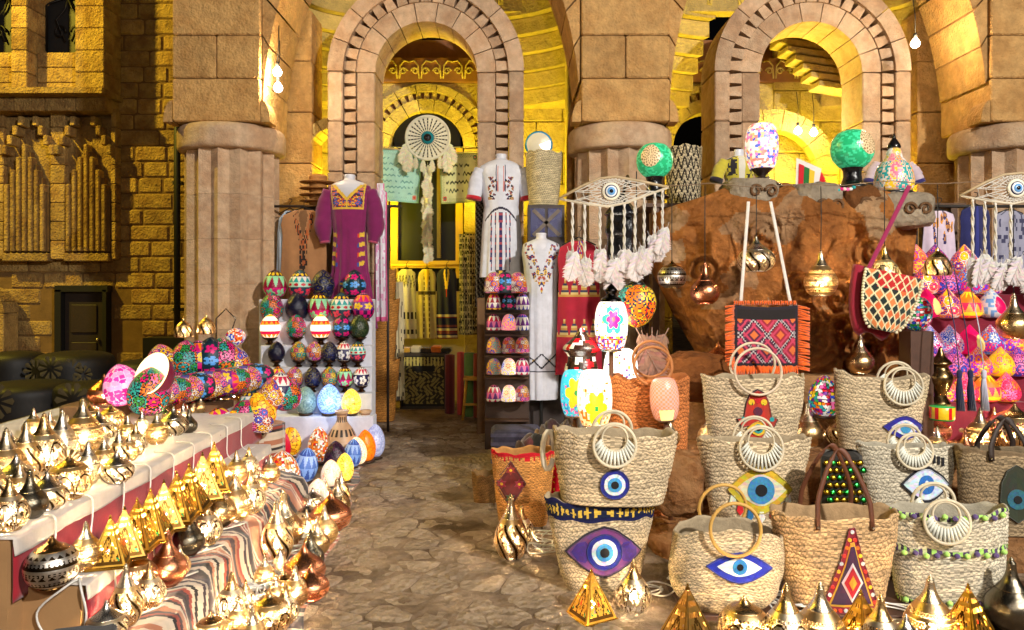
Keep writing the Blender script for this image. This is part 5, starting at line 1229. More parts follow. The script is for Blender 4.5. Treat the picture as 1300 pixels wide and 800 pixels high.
b = Bag('grey straw bag with dark hamsa hand patch and dark handle', Vector((P(1272, 0, 4.3).x, 4.3, .15)), .50, .42, .48, rows=16, col=DARKSTRAW, rz=-.1, deco=lambda u, v: C(120, 100, 74) if v > .94 else None)
b.patch('hamsa_patch', [(-.09, -.04), (-.06, -.12), (.0, -.16), (.06, -.12), (.09, -.04), (.08, .06), (.05, .13), (.0, .16), (-.05, .13), (-.08, .06)], .03, .24, C(44, 50, 34), .004); b.patch('eye_white', circ(.055), .03, .21, C(40, 100, 120), .008); b.patch('pupil', circ(.022), .03, .21, C(8, 10, 14), .012); b.straps(.17, .10, C(50, 36, 28), .03)
YH = 4.98
b = Bag('straw bag with red and yellow hamsa patch and plain pale rings', Vector((P(955, 0, YH).x, YH, .445)), .68, .52, .52, rows=17, rz=-.03)
hm = [(-.125, .0), (-.10, -.05), (-.06, -.04), (-.055, -.12), (0, -.16), (.055, -.12), (.06, -.04), (.10, -.05), (.125, .0), (.085, .01), (.07, .10), (.045, .16), (.0, .185), (-.045, .16), (-.07, .10), (-.085, .01)]
b.patch('hamsa_edge', [(x * 1.08, z * 1.06) for x, z in hm], .0, .25, C(40, 20, 30), .003); b.patch('hamsa_patch', hm, .0, .25, C(190, 50, 34), .006)
for (x, z, rr, c) in ((-.04, .36, .02, YEL), (.04, .36, .02, YEL), (0, .37, .018, RED), (-.04, .35, .010, BLK), (.04, .35, .010, BLK), (0, .30, .03, C(90, 30, 60)), (.09, .25, .015, TEA), (-.09, .25, .015, TEA)): b.patch('motif', circ(rr, n=12), x, z, c, .010, 2)
b.patch('eye_patch', almond(.07, .045), .0, .19, YEL, .010); b.patch('iris', circ(.03), .0, .19, TEA, .014); b.patch('pupil', circ(.014), .0, .19, BLK, .018); b.rings(.150, 'ring', C(216, 196, 168), z=.56)
b = Bag('straw bag with fan handles and blue eye patch beside the tassels', Vector((P(1113, 0, 4.98).x, 4.98, .445)), .60, .46, .52, rows=17, rz=-.1, sag=.05, tilt=.05)
b.patch('eye_patch', almond(.14, .075), .13, .20, C(40, 34, 150), .004); b.patch('eye_white', almond(.09, .05), .13, .20, C(226, 230, 240), .008); b.patch('iris', circ(.035), .13, .20, C(60, 150, 200), .012); b.rings(.12, z=.47, x=.10)
b = Bag('orange toned woven bag with brown ring handles behind the nested bags', Vector((P(824, 0, 4.75).x, 4.75, .0)), .50, .44, .98, rows=30, col=C(206, 124, 66), rz=.02, dt=.2); b.rings(.118, 'ring', C(176, 112, 58), z=1.065)
b = Bag('warm straw bag with red stitched rim and dark red flower diamond', G(664, 667), .43, .30, .50, rows=24, col=C(206, 146, 78), rz=.16, dt=.24, deco=lambda u, v: C(180, 22, 36) if v > .955 or (v > .90 and (u * 40) % 1 < .3) else None)
b.patch('diamond_patch', [(-.10, 0), (0, -.15), (.10, 0), (0, .15)], -.10, .30, C(100, 26, 26), .004)
for (x, z, c) in ((-.10, .39, C(160, 50, 40)), (-.155, .30, C(150, 30, 60)), (-.045, .30, C(150, 30, 60)), (-.10, .21, C(60, 80, 50))):
    b.patch('flower', [((.034 if k % 2 else .018) * cos(pi * k / 6), (.034 if k % 2 else .018) * sin(pi * k / 6)) for k in range(12)], x, z, c, .008, 2); b.patch('flower_centre', circ(.009, n=8), x, z, YEL, .011, 1)
b = Bag('red cloth bag with small dots beside the flower diamond bag', G(712, 664) + Vector((0, .12, 0)), .28, .24, .42, rows=12, col=C(196, 16, 36), dt=.16, deco=lambda u, v: (C(30, 26, 60) if v < .12 else (C(230, 190, 60) if hypot((u * 26) % 1 - .5, (v * 9) % 1 - .5) < .16 else C(200, 18, 40))))
b = Bag('small straw basket lying against the flower diamond bag', G(612, 640) + Vector((.02, .05, 0)), .20, .16, .22, rows=12, col=C(150, 112, 64), dt=.2, db=.16, p=2.1)

# ------------------------------------------------------------------ lanterns among the bags
Bg = 'standing in front of the bags'
row([(649, 708, 628, 'tall_swirl'), (662, 690, 640, 'onion_flower')], .01, 'by the flower diamond bag')
for (px, bb, t, kd) in [(751, 784, 720, 'pyramid'), (804, 776, 708, 'onion_flower'), (873, 840, 738, 'pyramid_dark'), (945, 822, 756, 'round_flower'), (998, 836, 738, 'onion_flower'), (1041, 836, 736, 'onion_dots'), (1093, 832, 746, 'pyramid'), (1118, 842, 752, 'onion_flower'), (1181, 822, 728, 'onion_dots'), (1229, 826, 738, 'pyramid'), (1284, 796, 708, 'pear_dark'), (1150, 850, 780, 'squat_swirl')]:
    p = G(px, bb, .0); lantern(kd, p, (bb - t) * p.y / F, Bg, rz=(.5 if 'pyr' in kd else None), label={751: 'golden pyramid lantern before the purple eye bag', 873: 'dull pyramid lantern before the round bottomed tote', 1093: 'golden pyramid lantern before the beaded triangle tote', 1229: 'golden pyramid lantern before the pompom trimmed bag', 804: 'onion lantern with pierced flowers beside the purple eye bag', 998: 'onion lantern with pierced flowers between two totes', 1118: 'onion lantern with pierced flowers touching a pyramid before the triangle tote', 1041: 'onion lantern with fine dots before the triangle patch', 1181: 'onion lantern with fine dots before the pompom trimmed bag'}.get(px))
row([(900, 566, 524, 'onion_dots'), (1026, 566, 508, 'pear_plain'), (1070, 566, 526, 'squat_swirl'), (1099, 560, 506, 'pear_plain'), (1185, 560, 520, 'squat_copper'), (1212, 556, 512, 'onion_dots'), (1244, 572, 516, 'onion_dots'), (1288, 576, 512, 'round_flower'), (1262, 560, 515, 'onion_flower'), (1190, 580, 540, 'onion_dots'), (1225, 585, 545, 'pear_copper')], .45, 'on the higher rock ledge')
lantern('pear_plain', P(1092, 474, 5.55), 50 * 5.5 / F, 'perched at the foot of the carved rock'); lantern('squat_copper', P(912, 468, 5.5), 34 * 5.5 / F, 'perched beside the carved rock behind the kilim bag'); lantern('pear_plain', P(850, 566, 4.6), 38 * 4.6 / F, 'beside the peach net lamp')
m = MB(); r = thing('rock_shelf', 'narrow rock shelf at the foot of the carved rock', 'rock', (0, 0, 0)); m.box((2.35, 5.62, .45), (2.3, .3, .9), TAN, bev=.03); m.build('body', 'rock', r)
r = thing('wooden_plank', 'dark wooden plank under the beaded triangle tote', 'plank', (2.0, 3.62, .0)); m = MB(); m.box((0, .06, .014), (2.4, .42, .026), C(74, 46, 30), bev=.004); m.build('board', 'wood', r)
egg_lamp(pat_mesh('multimosaic', 'egg', 'glass'), P(1047, 530, 5.15), 54 * 5.1 / F, 'bright many coloured mosaic egg lamp on the rock ledge', 'ring', .92)
r = thing('sequin_pouch', 'dark pouch covered in gold and green sequins behind the leather straps', 'pouch', Vector((P(1068, 0, 4.1).x, 4.1, .0))); m = MB(); m.box((0, 0, .33), (.22, .08, .66), C(30, 26, 20), bev=.03); m.build('body', 'cloth', r)
q = MB(); q.lathe([(.002, -.002), (.017, -.001), (.017, .001), (.002, .002)], 10, C(200, 166, 50)); q1 = q.mesh('sequin'); q1.materials.append(M_['smoothbrass'])
q = MB(); q.lathe([(.002, -.002), (.017, -.001), (.017, .001), (.002, .002)], 10, C(60, 200, 90)); q2 = q.mesh('sequin'); q2.materials.append(M_['smoothbrass'])
for j in range(13):
    for i in range(6): obj('sequin', q2 if (i * 3 + j * 5) % 7 < 2 else q1, None, r, (-.09 + i * .036 + (.018 if j % 2 else 0) - .008, -.046 - .003 * (j % 2), .12 + j * .04), (pi / 2 - .25, 0, RND.uniform(-.2, .2)))

for k, (px, py, rr) in enumerate(((705, 690, .09), (690, 705, .07), (880, 745, .08), (1010, 775, .10), (1130, 790, .10), (1255, 775, .10), (830, 760, .06))):
    c = G(px, py, 0); pts = []
    for t in range(16): a = t * 1.3 + k; q = rr * (.4 + .8 * RND.random()); pts.append((c.x + q * cos(a) * 1.5, c.y + q * sin(a), .036 + .012 * (t % 3)))
    cable('white power cable tangled on the ground among the straw bags', pts)['group'] = 'tangled cables among the bags'
# ------------------------------------------------------------------ lit glass lamps
def glow_light(p, w, colr):
    l = bpy.data.lights.new('lamp_light', 'POINT'); l.energy = w; l.color = colr; l.shadow_soft_size = .12; o = bpy.data.objects.new('light', l); COL.objects.link(o); o.location = p; return o
CHIPS = [WHI, WHI, ORA, C(240, 200, 60), RED, BLU, PUR]
def glass_lamp(label, px, t, bb, Y, w, pat, shape, stand_to, polec=C(100, 60, 34), cap=None, tilt=(0, 0)):
    """glass shade from py t to bb, on a pole that reaches down to the level stand_to"""
    p = P(px, bb, Y); h = (bb - t) * Y / F; r = thing('mosaic_lamp', label, 'lamp', (p.x, p.y, stand_to), (tilt[0], tilt[1], 0)); zz = p.z - stand_to
    m = MB(); m.lathe(smooth_prof(SPRO[shape], 84), 132, pat, sx=w, sy=w); m.build('shade', 'glass', r, (0, 0, zz), (0, 0, 0), h)
    m = MB(); m.lathe([(.10, 0), (.10, .02), (.03, .04)], 20, polec); m.tube([(0, 0, .03), (0, 0, zz + .01)], .014, 10, polec); m.build('stand', 'wood', r)
    m = MB(); m.lathe([(.02, zz - .02), (.22 * h, zz - .012), (.22 * h, zz + .006), (.02, zz + .01)], 20, C(190, 180, 170)); m.build('collar', 'smoothbrass', r)
    if cap: m = MB(); m.lathe(smooth_prof([(.11 * h * 2, zz + h * .98), (.10 * h * 2, zz + h * 1.05), (.03, zz + h * 1.12), (.04, zz + h * 1.22), (.004, zz + h * 1.36)], 12), 18, cap); m.build('cap', 'smoothbrass', r)
    return r
glass_lamp('glowing white lamp with pink star on the tall wooden pole', 776, 382, 443, 4.75, .95, starlamp((1, .97, .92), C(240, 30, 130), C(160, 90, 90), C(60, 190, 150), CHIPS, 1.15, .58, (.5, .0), .21, 1.9), 'barrel', 0, cap=C(30, 28, 28))
glass_lamp('glowing white lamp partly hidden behind the pole', 788, 443, 507, 4.95, .95, starlamp((1, .96, .88), TEA, YEL, C(60, 190, 150), CHIPS, 1.15, .4, (.1,), .2, 1.9), 'barrel', 0)
glass_lamp('cyan glass lamp with yellow star', 730, 470, 527, 4.85, .90, starlamp(C(60, 190, 220), YEL, GRN, C(230, 200, 40), [C(60, 190, 220), C(110, 220, 240), C(40, 150, 200), PNK], .9, .52, (.5, 0), .25, 1.9), 'barrel', 0)
glass_lamp('white and amber glass lamp with green and yellow star', 755, 470, 540, 4.6, .88, starlamp((1, .95, .82), YEL, GRN, C(240, 210, 30), [(1, .7, .3), (1, .8, .5), ORA, C(240, 220, 160)], .95, .40, (.5, 0), .21, 1.9), 'barrel', 0)
glass_lamp('peach net glass lamp glowing yellow at its foot beside the orange bag', 853, 480, 532, 4.55, .98, lambda u, v: ((1.0, .62, .22, 1.6 - 2.6 * abs(v - .12)) if .40 < u < .58 and v < .34 else (*((.80, .32, .16) if (int(u * 40) + int(v * 30)) % 2 else (.85, .45, .40)), .16)), 'barrel', 0, tilt=(0, radians(-3)))
glow_light(P(776, 405, 4.4), 4, (1, .85, .65)); glow_light(P(770, 412, 5.05), 16, (1, .88, .72)); glow_light(P(752, 505, 4.2), 3, (1, .8, .5)); glow_light(P(735, 500, 5.1), 10, (.9, .9, .8))
GREENB = lambda u, v: (((.75, .56, .32, .25) if sin(60 * hypot(((u - UC + .5) % 1 - .5) * 3.0, (v - VC) * 1.15)) * sin(14 * atan2(v - VC, ((u - UC + .5) % 1 - .5) * 2.6)) > -.2 else (.30, .18, .08, .1)) if hypot(((u - UC + .5) % 1 - .5) * 3.0, (v - VC) * 1.15) < .27 else (*((.02, .40, .16) if hsh(int(u * 44 + .5 * (int(v * 30) % 2)), int(v * 30), 3) > .45 else (.05, .62, .30)), .32))
def ball_lamp(label, px, py, rr, base, Y, uc, vc):
    global UC, VC
    UC, VC = uc, vc; p = P(px, base, Y); R_ = rr * Y / F; top = P(px, py, Y).z; r = thing('ball_lamp', label, 'lamp', p); zz = top - R_ - p.z
    m = MB(); m.lathe(smooth_prof(SPRO['ball'], 90), 150, GREENB); m.build('globe', 'glass', r, (0, 0, zz), (0, 0, 0), 2 * R_)
    m = MB(); m.lathe(smooth_prof([(R_ * .8, 0), (R_ * .8, .02), (R_ * .5, .05), (R_ * .42, max(.06, zz - .02)), (R_ * .55, zz + .03)], 12), 24, C(18, 16, 18)); m.build('stand', 'gloss', r)
ball_lamp('green mosaic ball lamp with cream rosette beside the net eye', 831, 204, 23, 252, 6.15, .43, .56)
ball_lamp('green mosaic ball lamp with white flower disc on the carved stone', 1082, 190, 26, 240, 5.95, .58, .6)
p = P(967, 238, 5.92); r = thing('barrel_lamp', 'white mosaic barrel lamp with red, blue and orange chips', 'lamp', p)
m = MB(); m.lathe(smooth_prof(SPRO['barrel'], 84), 132, mosaic([WHI, WHI, WHI, (1, .25, .2), (1, .5, .25), C(90, 110, 200), C(230, 120, 190)], 34, 24, None, .7, 5)); m.build('shade', 'glass', r, (0, 0, .145), (0, 0, 0), 57 * 5.92 / F)
m = MB(); m.lathe(smooth_prof([(.16, 0), (.15, .02), (.05, .075), (.03, .09), (.09, .15)], 14), 24, C(50, 36, 32)); m.build('stand', 'gloss', r)
p = P(1135, 248, 5.92); r = thing('dome_lamp', 'beaded rosette dome lamp with black pointed cap', 'lamp', p)
m = MB(); m.lathe(smooth_prof([(.20, .03), (.23, .06), (.235, .14), (.20, .24), (.13, .30), (.10, .33), (.085, .38), (.03, .42)], 40), 84, petals(C(236, 200, 170), [C(240, 120, 150), TEA, YEL, C(240, 150, 90), WHI], 6, 2.6, 12, 4, .5, .12)); m.build('shade', 'gloss', r, (0, 0, 0), (0, 0, 0), (.62, .62, .92))
m = MB(); m.lathe([(.13, 0), (.14, .02), (.13, .03)], 24, C(40, 38, 40)); m.lathe(smooth_prof([(.05, .375), (.045, .40), (.015, .45), (.012, .46), (.003, .49)], 12), 16, C(20, 18, 20)); m.build('cap', 'gloss', r)
# hanging coloured lamp, dark table lantern, black post with lantern
def pendant(kind, px, t, bb, Y, ztop, label):
    p = P(px, bb, Y); h = (bb - t) * Y / F; r = lantern(kind, p, h, '', label=label, group='pendant lanterns before the carved rock')
    m = MB(); m.tube([(0, 0, .99), (.01, 0, lerp(.99, (ztop - p.z) / h, .5)), (0, 0, (ztop - p.z) / h)], .0035 / h, 5, C(40, 34, 30)); m.build('cable', 'dark', r); return r
for kd, px, t, bb, Y, lab in [('pear_copper', 895, 333, 386, 5.35, 'plain copper drop lantern hanging before the carved rock'), ('squat_swirl', 960, 300, 345, 5.35, 'squat swirl pierced lantern hanging between the white bag straps'), ('onion_dots', 1042, 316, 376, 5.4, 'dot pierced lantern hanging between kilim bag and beaded bag'),
                              ('onion_flower', 1123, 310, 366, 5.4, 'flower pierced lantern hanging above the beaded bag'), ('dome', 1190, 312, 350, 5.3, 'domed lantern hanging above the pink drop lamps'), ('pear_plain', 1287, 372, 430, 5.2, 'big brass lantern hanging before the pink drop lamps'), ('round_beaded', 853, 330, 366, 5.5, 'beaded lantern hanging beside the feathers of the net eye')]:
    pendant(kd, px, t, bb, Y, 2.28, lab)
r = thing('support_rope', 'thin sagging cord over the carved rock carrying the pendant lanterns', 'cord', (0.7, 5.35, 2.28)); m = MB(); m.tube([(t * .18, .05 - t * .012, .012 * sin(t * 1.9) + .01 * sin(t * .7)) for t in range(20)], .0032, 5, C(120, 96, 70)); m.build('line', 'cloth', r)
for x, lab in ((.78, 'black lantern post behind the net eye'), (4.15, 'black lantern post behind the net eye with no green ball')):
    r = thing('lantern_post', lab, 'post', (x, 5.35, 0)); m = MB(); m.tube([(0, 0, 0), (0, 0, 2.22)], .022, 10, C(18, 18, 20)); m.tube([(0, 0, 2.15), (0, -.3, 2.3), (0, -.42, 2.22)], .012, 8, C(18, 18, 20)); m.build('pole', 'gloss', r)
    m = MB(); m.lathe(smooth_prof([(.07, 1.72), (.10, 1.76), (.11, 1.80), (.10, 1.90), (.115, 1.95), (.105, 2.05), (.12, 2.08), (.06, 2.16), (.02, 2.22)], 40), 10, C(20, 20, 24), smooth=False); m.build('lantern', 'gloss', r)
p = P(808, 416, 5.0); r = thing('hanging_lamp', 'drop shaped hanging lamp with coloured stars and black cap', 'lamp', p); h = 62 * 5.0 / F
m = MB(); m.lathe(smooth_prof([(.03, 0), (.22, .10), (.36, .30), (.40, .52), (.34, .74), (.18, .88)], 40), 72, petals(C(20, 40, 60), [YEL, RED, TEA, ORA, GRN], 5, 2.2, 6, 2, .5, .25)); m.build('shade', 'gloss', r, scale=h)
m = MB(); m.lathe([(.20, .86), (.14, .94), (.06, 1.0), (.02, 1.06)], 20, C(24, 22, 24)); m.build('cap', 'gloss', r, scale=h); m = MB(); m.tube([(0, 0, 1.05), (0, 0, 3.2)], .012, 5, C(24, 22, 24)); m.build('cord', 'dark', r, scale=h)
for k in range(7): feather(r, (.06 + .03 * k - .06, -.05 - .01 * k, -.02 - .02 * (k % 3)), .34, C(150, 112, 92), 'brown', (k - 3) * .16, RND.uniform(-.4, .4))
p = P(738, 470, 5.3); r = thing('table_lantern', 'dark brown lantern with red beads behind the cyan lamp', 'lantern', (p.x, p.y, 0)); m = MB(); m.lathe(smooth_prof([(.10, p.z - .05), (.12, p.z), (.10, p.z + .1), (.13, p.z + .16), (.05, p.z + .24), (.02, p.z + .30)], 30), 24, mosaic([C(40, 24, 20), C(50, 30, 24), RED, C(60, 40, 30), WHI], 16, 12, None)); m.build('body', 'gloss', r)
m = MB(); m.lathe([(.12, 0), (.12, .03), (.03, .06), (.03, p.z - .05)], 18, C(40, 26, 20)); m.build('stand', 'wood', r)

# ------------------------------------------------------------------ net eyes with feathers
net_eye('net eye hanging with white feathers beside the green rosette ball', P(779, 244, 4.9), .36, .125, [(-.27, .33, 2), (-.19, .36, 2), (-.09, .30, 2), (-.01, .36, 3), (.07, .30, 2), (.14, .34, 3), (.20, .33, 2), (.27, .28, 3), (.32, .26, 2)])
net_eye('net eye hanging with grey white feathers over the pink drop lamps', P(1293, 240, 4.9), .385, .13, [(-.30, .40, 2), (-.22, .36, 2), (-.15, .40, 3), (-.05, .36, 3), (.06, .42, 2), (.16, .36, 2)])
# ------------------------------------------------------------------ kilim bag and beaded bag
p = P(972, 468, 5.25); w, h = 80 * 5.25 / F, 82 * 5.25 / F; r = thing('kilim_bag', 'woven kilim bag with orange fringe on white straps', 'bag', p)
def kil(u, v):
    x, y = u - .5, v
    if abs(x) > .455 or y < .05 or y > .95: return C(30, 22, 34)
    if y > .78: return C(24, 16, 16)
    q = abs(((x * 2.4 + y * 1.9) % 1) - .5); s = abs(((x * 2.4 - y * 1.9) % 1) - .5)
    if q > .44 or s > .44: return C(24, 20, 40) if (int(u * 40) + int(v * 30)) % 2 else C(190, 180, 180)
    if abs(q - .30) < .05 or abs(s - .30) < .05: return C(196, 60, 90)
    if q < .15 and s < .15: return C(220, 110, 50)
    return C(150, 30, 50) if (int((x * 2.4 + y * 1.9)) % 2) else C(90, 26, 60)
m = MB(); m.sheet(lambda u, v: ((u - .5) * w, -.03 * sin(pi * u) * sin(pi * v) - .012, h * (.04 + .94 * v) - .012 * sin(pi * u) * v), 70, 60, kil, .03); m.build('body', 'cloth', r)
fm = MB()
for i in range(150):
    if i < 50: x0, z0, dx, dz = (-.5 + i / 50) * w, h * .05, RND.uniform(-.008, .008), -.062
    elif i < 85: x0, z0, dx, dz = -.5 * w, h * (i - 50) / 35, -.06, RND.uniform(-.022, .004)
    elif i < 120: x0, z0, dx, dz = .5 * w, h * (i - 85) / 35, .075, RND.uniform(-.026, .004)
    else: x0, z0, dx, dz = (-.5 + (i - 120) / 30) * w, h * .985, RND.uniform(-.006, .006), .03
    fm.tube([(x0, -.008 + RND.uniform(-.008, .008), z0), (x0 + dx * .6, -.016, z0 + dz * .6), (x0 + dx * 1.1, -.012 + RND.uniform(-.006, .006), z0 + dz * 1.1 - .004)], .0065, 4, C(240, 104, 16))
fm.build('fringe', 'cloth', r)
for s in (-1, 1): m = MB(); x1 = P(950 if s < 0 else 978, 255, 5.25).x - p.x; m.sheet(lambda u, v: (lerp(s * .40 * w, x1, v) + (u - .5) * .022, -.005, lerp(h * .97, P(0, 256, 5.25).z - p.z, v)), 2, 12, C(222, 214, 204), .004); m.build('strap', 'cloth', r)
p = P(1118, 420, 5.05); w, h = 72 * 5.05 / F, 74 * 5.05 / F; r = thing('beaded_bag', 'crimson bag with netted bead flap on a magenta strap', 'bag', p, (0, radians(12), 0))
def bead(u, v):
    q, s = (u * 6 + v * 5) % 1, (u * 6 - v * 5) % 1
    if q < .16 or s < .16: return C(226, 216, 170)
    k = int(u * 6 + v * 5) + int(u * 6 - v * 5) * 3; return C(190, 30, 30) if v > .72 and .2 < u < .8 else (C(20, 40, 34), C(226, 130, 70), C(24, 30, 30), C(210, 100, 50))[k % 4]
hw = lambda v: .16 + .34 * sqrt(max(0, 1 - (1 - v) ** 2.0))
m = MB(); m.sheet(lambda u, v: ((u - .5) * 2 * hw(v) * w, -.055 * sin(pi * u) - .02, h * v), 60, 50, bead, .02); m.build('flap', 'cloth', r)
m = MB(); m.sheet(lambda u, v: ((u - .5) * 2.1 * hw(v) * w - .03, .03 + .03 * sin(pi * u), h * (v * 1.1 - .06)), 30, 30, C(150, 16, 46), .05); m.build('body', 'cloth', r)
bm = MB(); bm.lathe(smooth_prof([(.001, -.011), (.010, -.006), (.010, .006), (.001, .011)], 6), 8, C(226, 216, 180)); bme_ = bm.mesh('bead'); bme_.materials.append(M_['gloss'])
for k in range(20): v = (k + .5) / 20; obj('bead', bme_, None, r, ((-hw(v)) * w - .004, -.024, h * v)); obj('bead', bme_, None, r, (hw(v) * w + .004, -.024, h * v))
m = MB(); m.sheet(lambda u, v: (lerp(-.46 * w, P(1080, 232, 5.05).x - p.x + .19, v) + (u - .5) * .03, .0, lerp(h * .9, P(0, 232, 5.05).z - p.z, v)), 2, 20, C(150, 30, 80), .006); m.build('strap', 'cloth', r)

# ------------------------------------------------------------------ red stepped stand with pink drop lamps
TR = [(510, 5.42), (478, 5.55), (450, 5.68), (404, 5.81), (374, 5.94), (348, 6.07)]
r = thing('red_stand', 'red cloth stepped stand crowded with pink and orange drop lamps', 'display shelf', (0, 0, 0))
for k, (py, Y) in enumerate(TR):
    z = P(0, py, Y).z; xl, xr = P(1158, 0, Y).x, P(1300, 0, Y).x; m = MB(); m.box(((xl + xr) / 2, Y + .03, z / 2), (xr - xl, .126, z), C(120, 12, 40), bev=.004); m.build('step', 'cloth', r)
DP = {'pinkfl': petals(C(226, 30, 120), [ORA, WHI, C(90, 60, 200), YEL], 5, 3, 6, 3, .46, 0.39), 'orangest': petals(C(244, 130, 20), [C(230, 30, 110), YEL, WHI, PUR], 5, 3, 6, 8, .46, 0.44), 'purple': petals(C(90, 30, 110), [C(220, 90, 60), PNK, BLU], 6, 3, 5, 6, .4, .3), 'blue': petals(C(70, 60, 170), [MAG, LBL, WHI, ORA], 5, 3, 5, 2, .46, 0.22),
      'hotdisc': lambda u, v: ((*C(250, 220, 130), .4) if hypot(((u - .55)) * 2.4, (v - .42)) < .19 else (*C(230, 14, 90), .4)), 'stripes': bands([(1, 'zig', ORA, C(230, 60, 60)), (.5, 'flat', YEL, YEL), (1, 'zig', C(250, 150, 60), C(210, 40, 80)), (.5, 'flat', C(240, 110, 30), YEL), (1, 'zig', ORA, YEL), (1, 'flat', C(230, 70, 60), YEL)], .7),
      'whitedisc': lambda u, v: ((*C(236, 20, 90), .4) if hypot((u - .5) * 2.4, v - .45) < .2 else (C(226, 226, 230) if hsh(int(u * 30), int(v * 20)) > .2 else (LBL))), 'whitepink': petals(C(240, 226, 236), [C(230, 30, 120), C(240, 90, 160), BLU, C(200, 30, 90)], 5, 3, 6, 12, .46, 0.33), 'yellow': petals(C(244, 180, 20), [C(240, 120, 30), C(200, 60, 140), YEL], 5, 3, 6, 5, .36, .4), 'redfl': petals(C(220, 30, 60), [C(244, 120, 40), PNK, YEL, C(240, 60, 110)], 5, 3, 6, 15, .46, 0.39)}
DW = {'pinkfl': 'flowered pink', 'orangest': 'orange starred', 'purple': 'dark purple', 'blue': 'blue flowered', 'hotdisc': 'hot pink cream disc', 'stripes': 'orange striped', 'whitedisc': 'white pink disc', 'whitepink': 'white and pink flowered', 'yellow': 'yellow flowered', 'redfl': 'red flowered'}
TN = ['lowest step', 'second step', 'third step', 'fourth step', 'fifth step', 'top step']
for k, items in enumerate([[('purple', 1170), ('pinkfl', 1196), ('redfl', 1224), ('stripes', 1252), ('redfl', 1277)], [('purple', 1187), ('purple', 1212), ('pinkfl', 1241), ('yellow', 1270), ('purple', 1292)], [('whitepink', 1180), ('whitepink', 1205), ('hotdisc', 1231), ('blue', 1257), ('pinkfl', 1283)], [('hotdisc', 1176), ('orangest', 1203), ('stripes', 1229), ('whitedisc', 1258)], [('orangest', 1174), ('purple', 1201), ('blue', 1228), ('pinkfl', 1255)], [('pinkfl', 1163), ('purple', 1187), ('orangest', 1224)]]):
    py, Y = TR[k]
    for (d, px) in items:
        p = P(px, py, Y - .02); egg_lamp(shade_mesh(('drop', d), 'drop', DP[d], 'gloss'), p + Vector((0, 0, .004)), 37 * Y / F, DW[d] + ' drop lamp on the ' + TN[k] + ' of the red stand', None, .98, group='drop lamps on the red stand', name='drop_lamp', rz=RND.uniform(-.3, .3))
egg_lamp(shade_mesh('beadball', 'ball', mosaic([TEA, PNK, WHI, RED, GRN, BLU, C(240, 200, 180)], 26, 18, C(30, 20, 30), .1)), P(1163, 420, 5.3), 44 * 5.3 / F, 'mosaic bead ball lamp beside the beaded bag', None, .85)
r = thing('small_plinth', 'wooden plinth under the mosaic bead ball', 'plinth', (P(1163, 0, 5.3).x, 5.3, 0)); m = MB(); zz = P(0, 420, 5.3).z; m.box((0, 0, zz / 2), (.16, .16, zz), C(80, 50, 34)); m.build('body', 'wood', r)
# tassels, green tin, teapot beside the stand
for k, (px, c, lab) in enumerate(((1218, C(30, 34, 80), 'navy'), (1232, C(24, 28, 70), 'dark navy'), (1249, C(196, 196, 214), 'pale lilac'))):
    p = P(px, 475, 4.9); r = thing('tassel', lab + ' long tassel hanging over the higher ledge', 'tassel', p); m = MB()
    for q in range(14): a = q * .45; m.tube([(.006 * cos(a), .006 * sin(a), 0), (.018 * cos(a), .018 * sin(a), -.1), (.022 * cos(a) + .01, .022 * sin(a), -.24)], .004, 4, c)
    m.lathe(smooth_prof([(.003, .03), (.016, .018), (.016, -.02), (.01, -.03)], 8), 10, c); m.build('threads', 'cloth', r); m = MB(); m.tube([(0, 0, .02), (0, .05, .3), (0, .2, .75)], .004, 4, c); m.build('cord', 'cloth', r)
p = P(1196, 533, 4.85); r = thing('painted_tin', 'green painted tin with red and yellow flowers', 'tin', p); m = MB(); m.lathe([(.07, 0), (.075, .01), (.075, .085), (.07, .09)], 40, bands([(.6, 'flat', C(30, 170, 70), RED), (1.6, 'flo', C(214, 20, 30), YEL), (.6, 'flat', C(30, 180, 80), RED)])); m.build('body', 'gloss', r)
r = thing('brass_urn', 'dull brass urn with pointed lid beside the tassels', 'urn', P(1194, 515, 5.25)); m = MB(); m.lathe(smooth_prof([(.05, 0), (.07, .02), (.04, .07), (.06, .12), (.085, .2), (.05, .27), (.075, .30), (.03, .35), (.01, .41)], 36), 28, C(140, 116, 76)); m.build('body', 'smoothbrass', r)
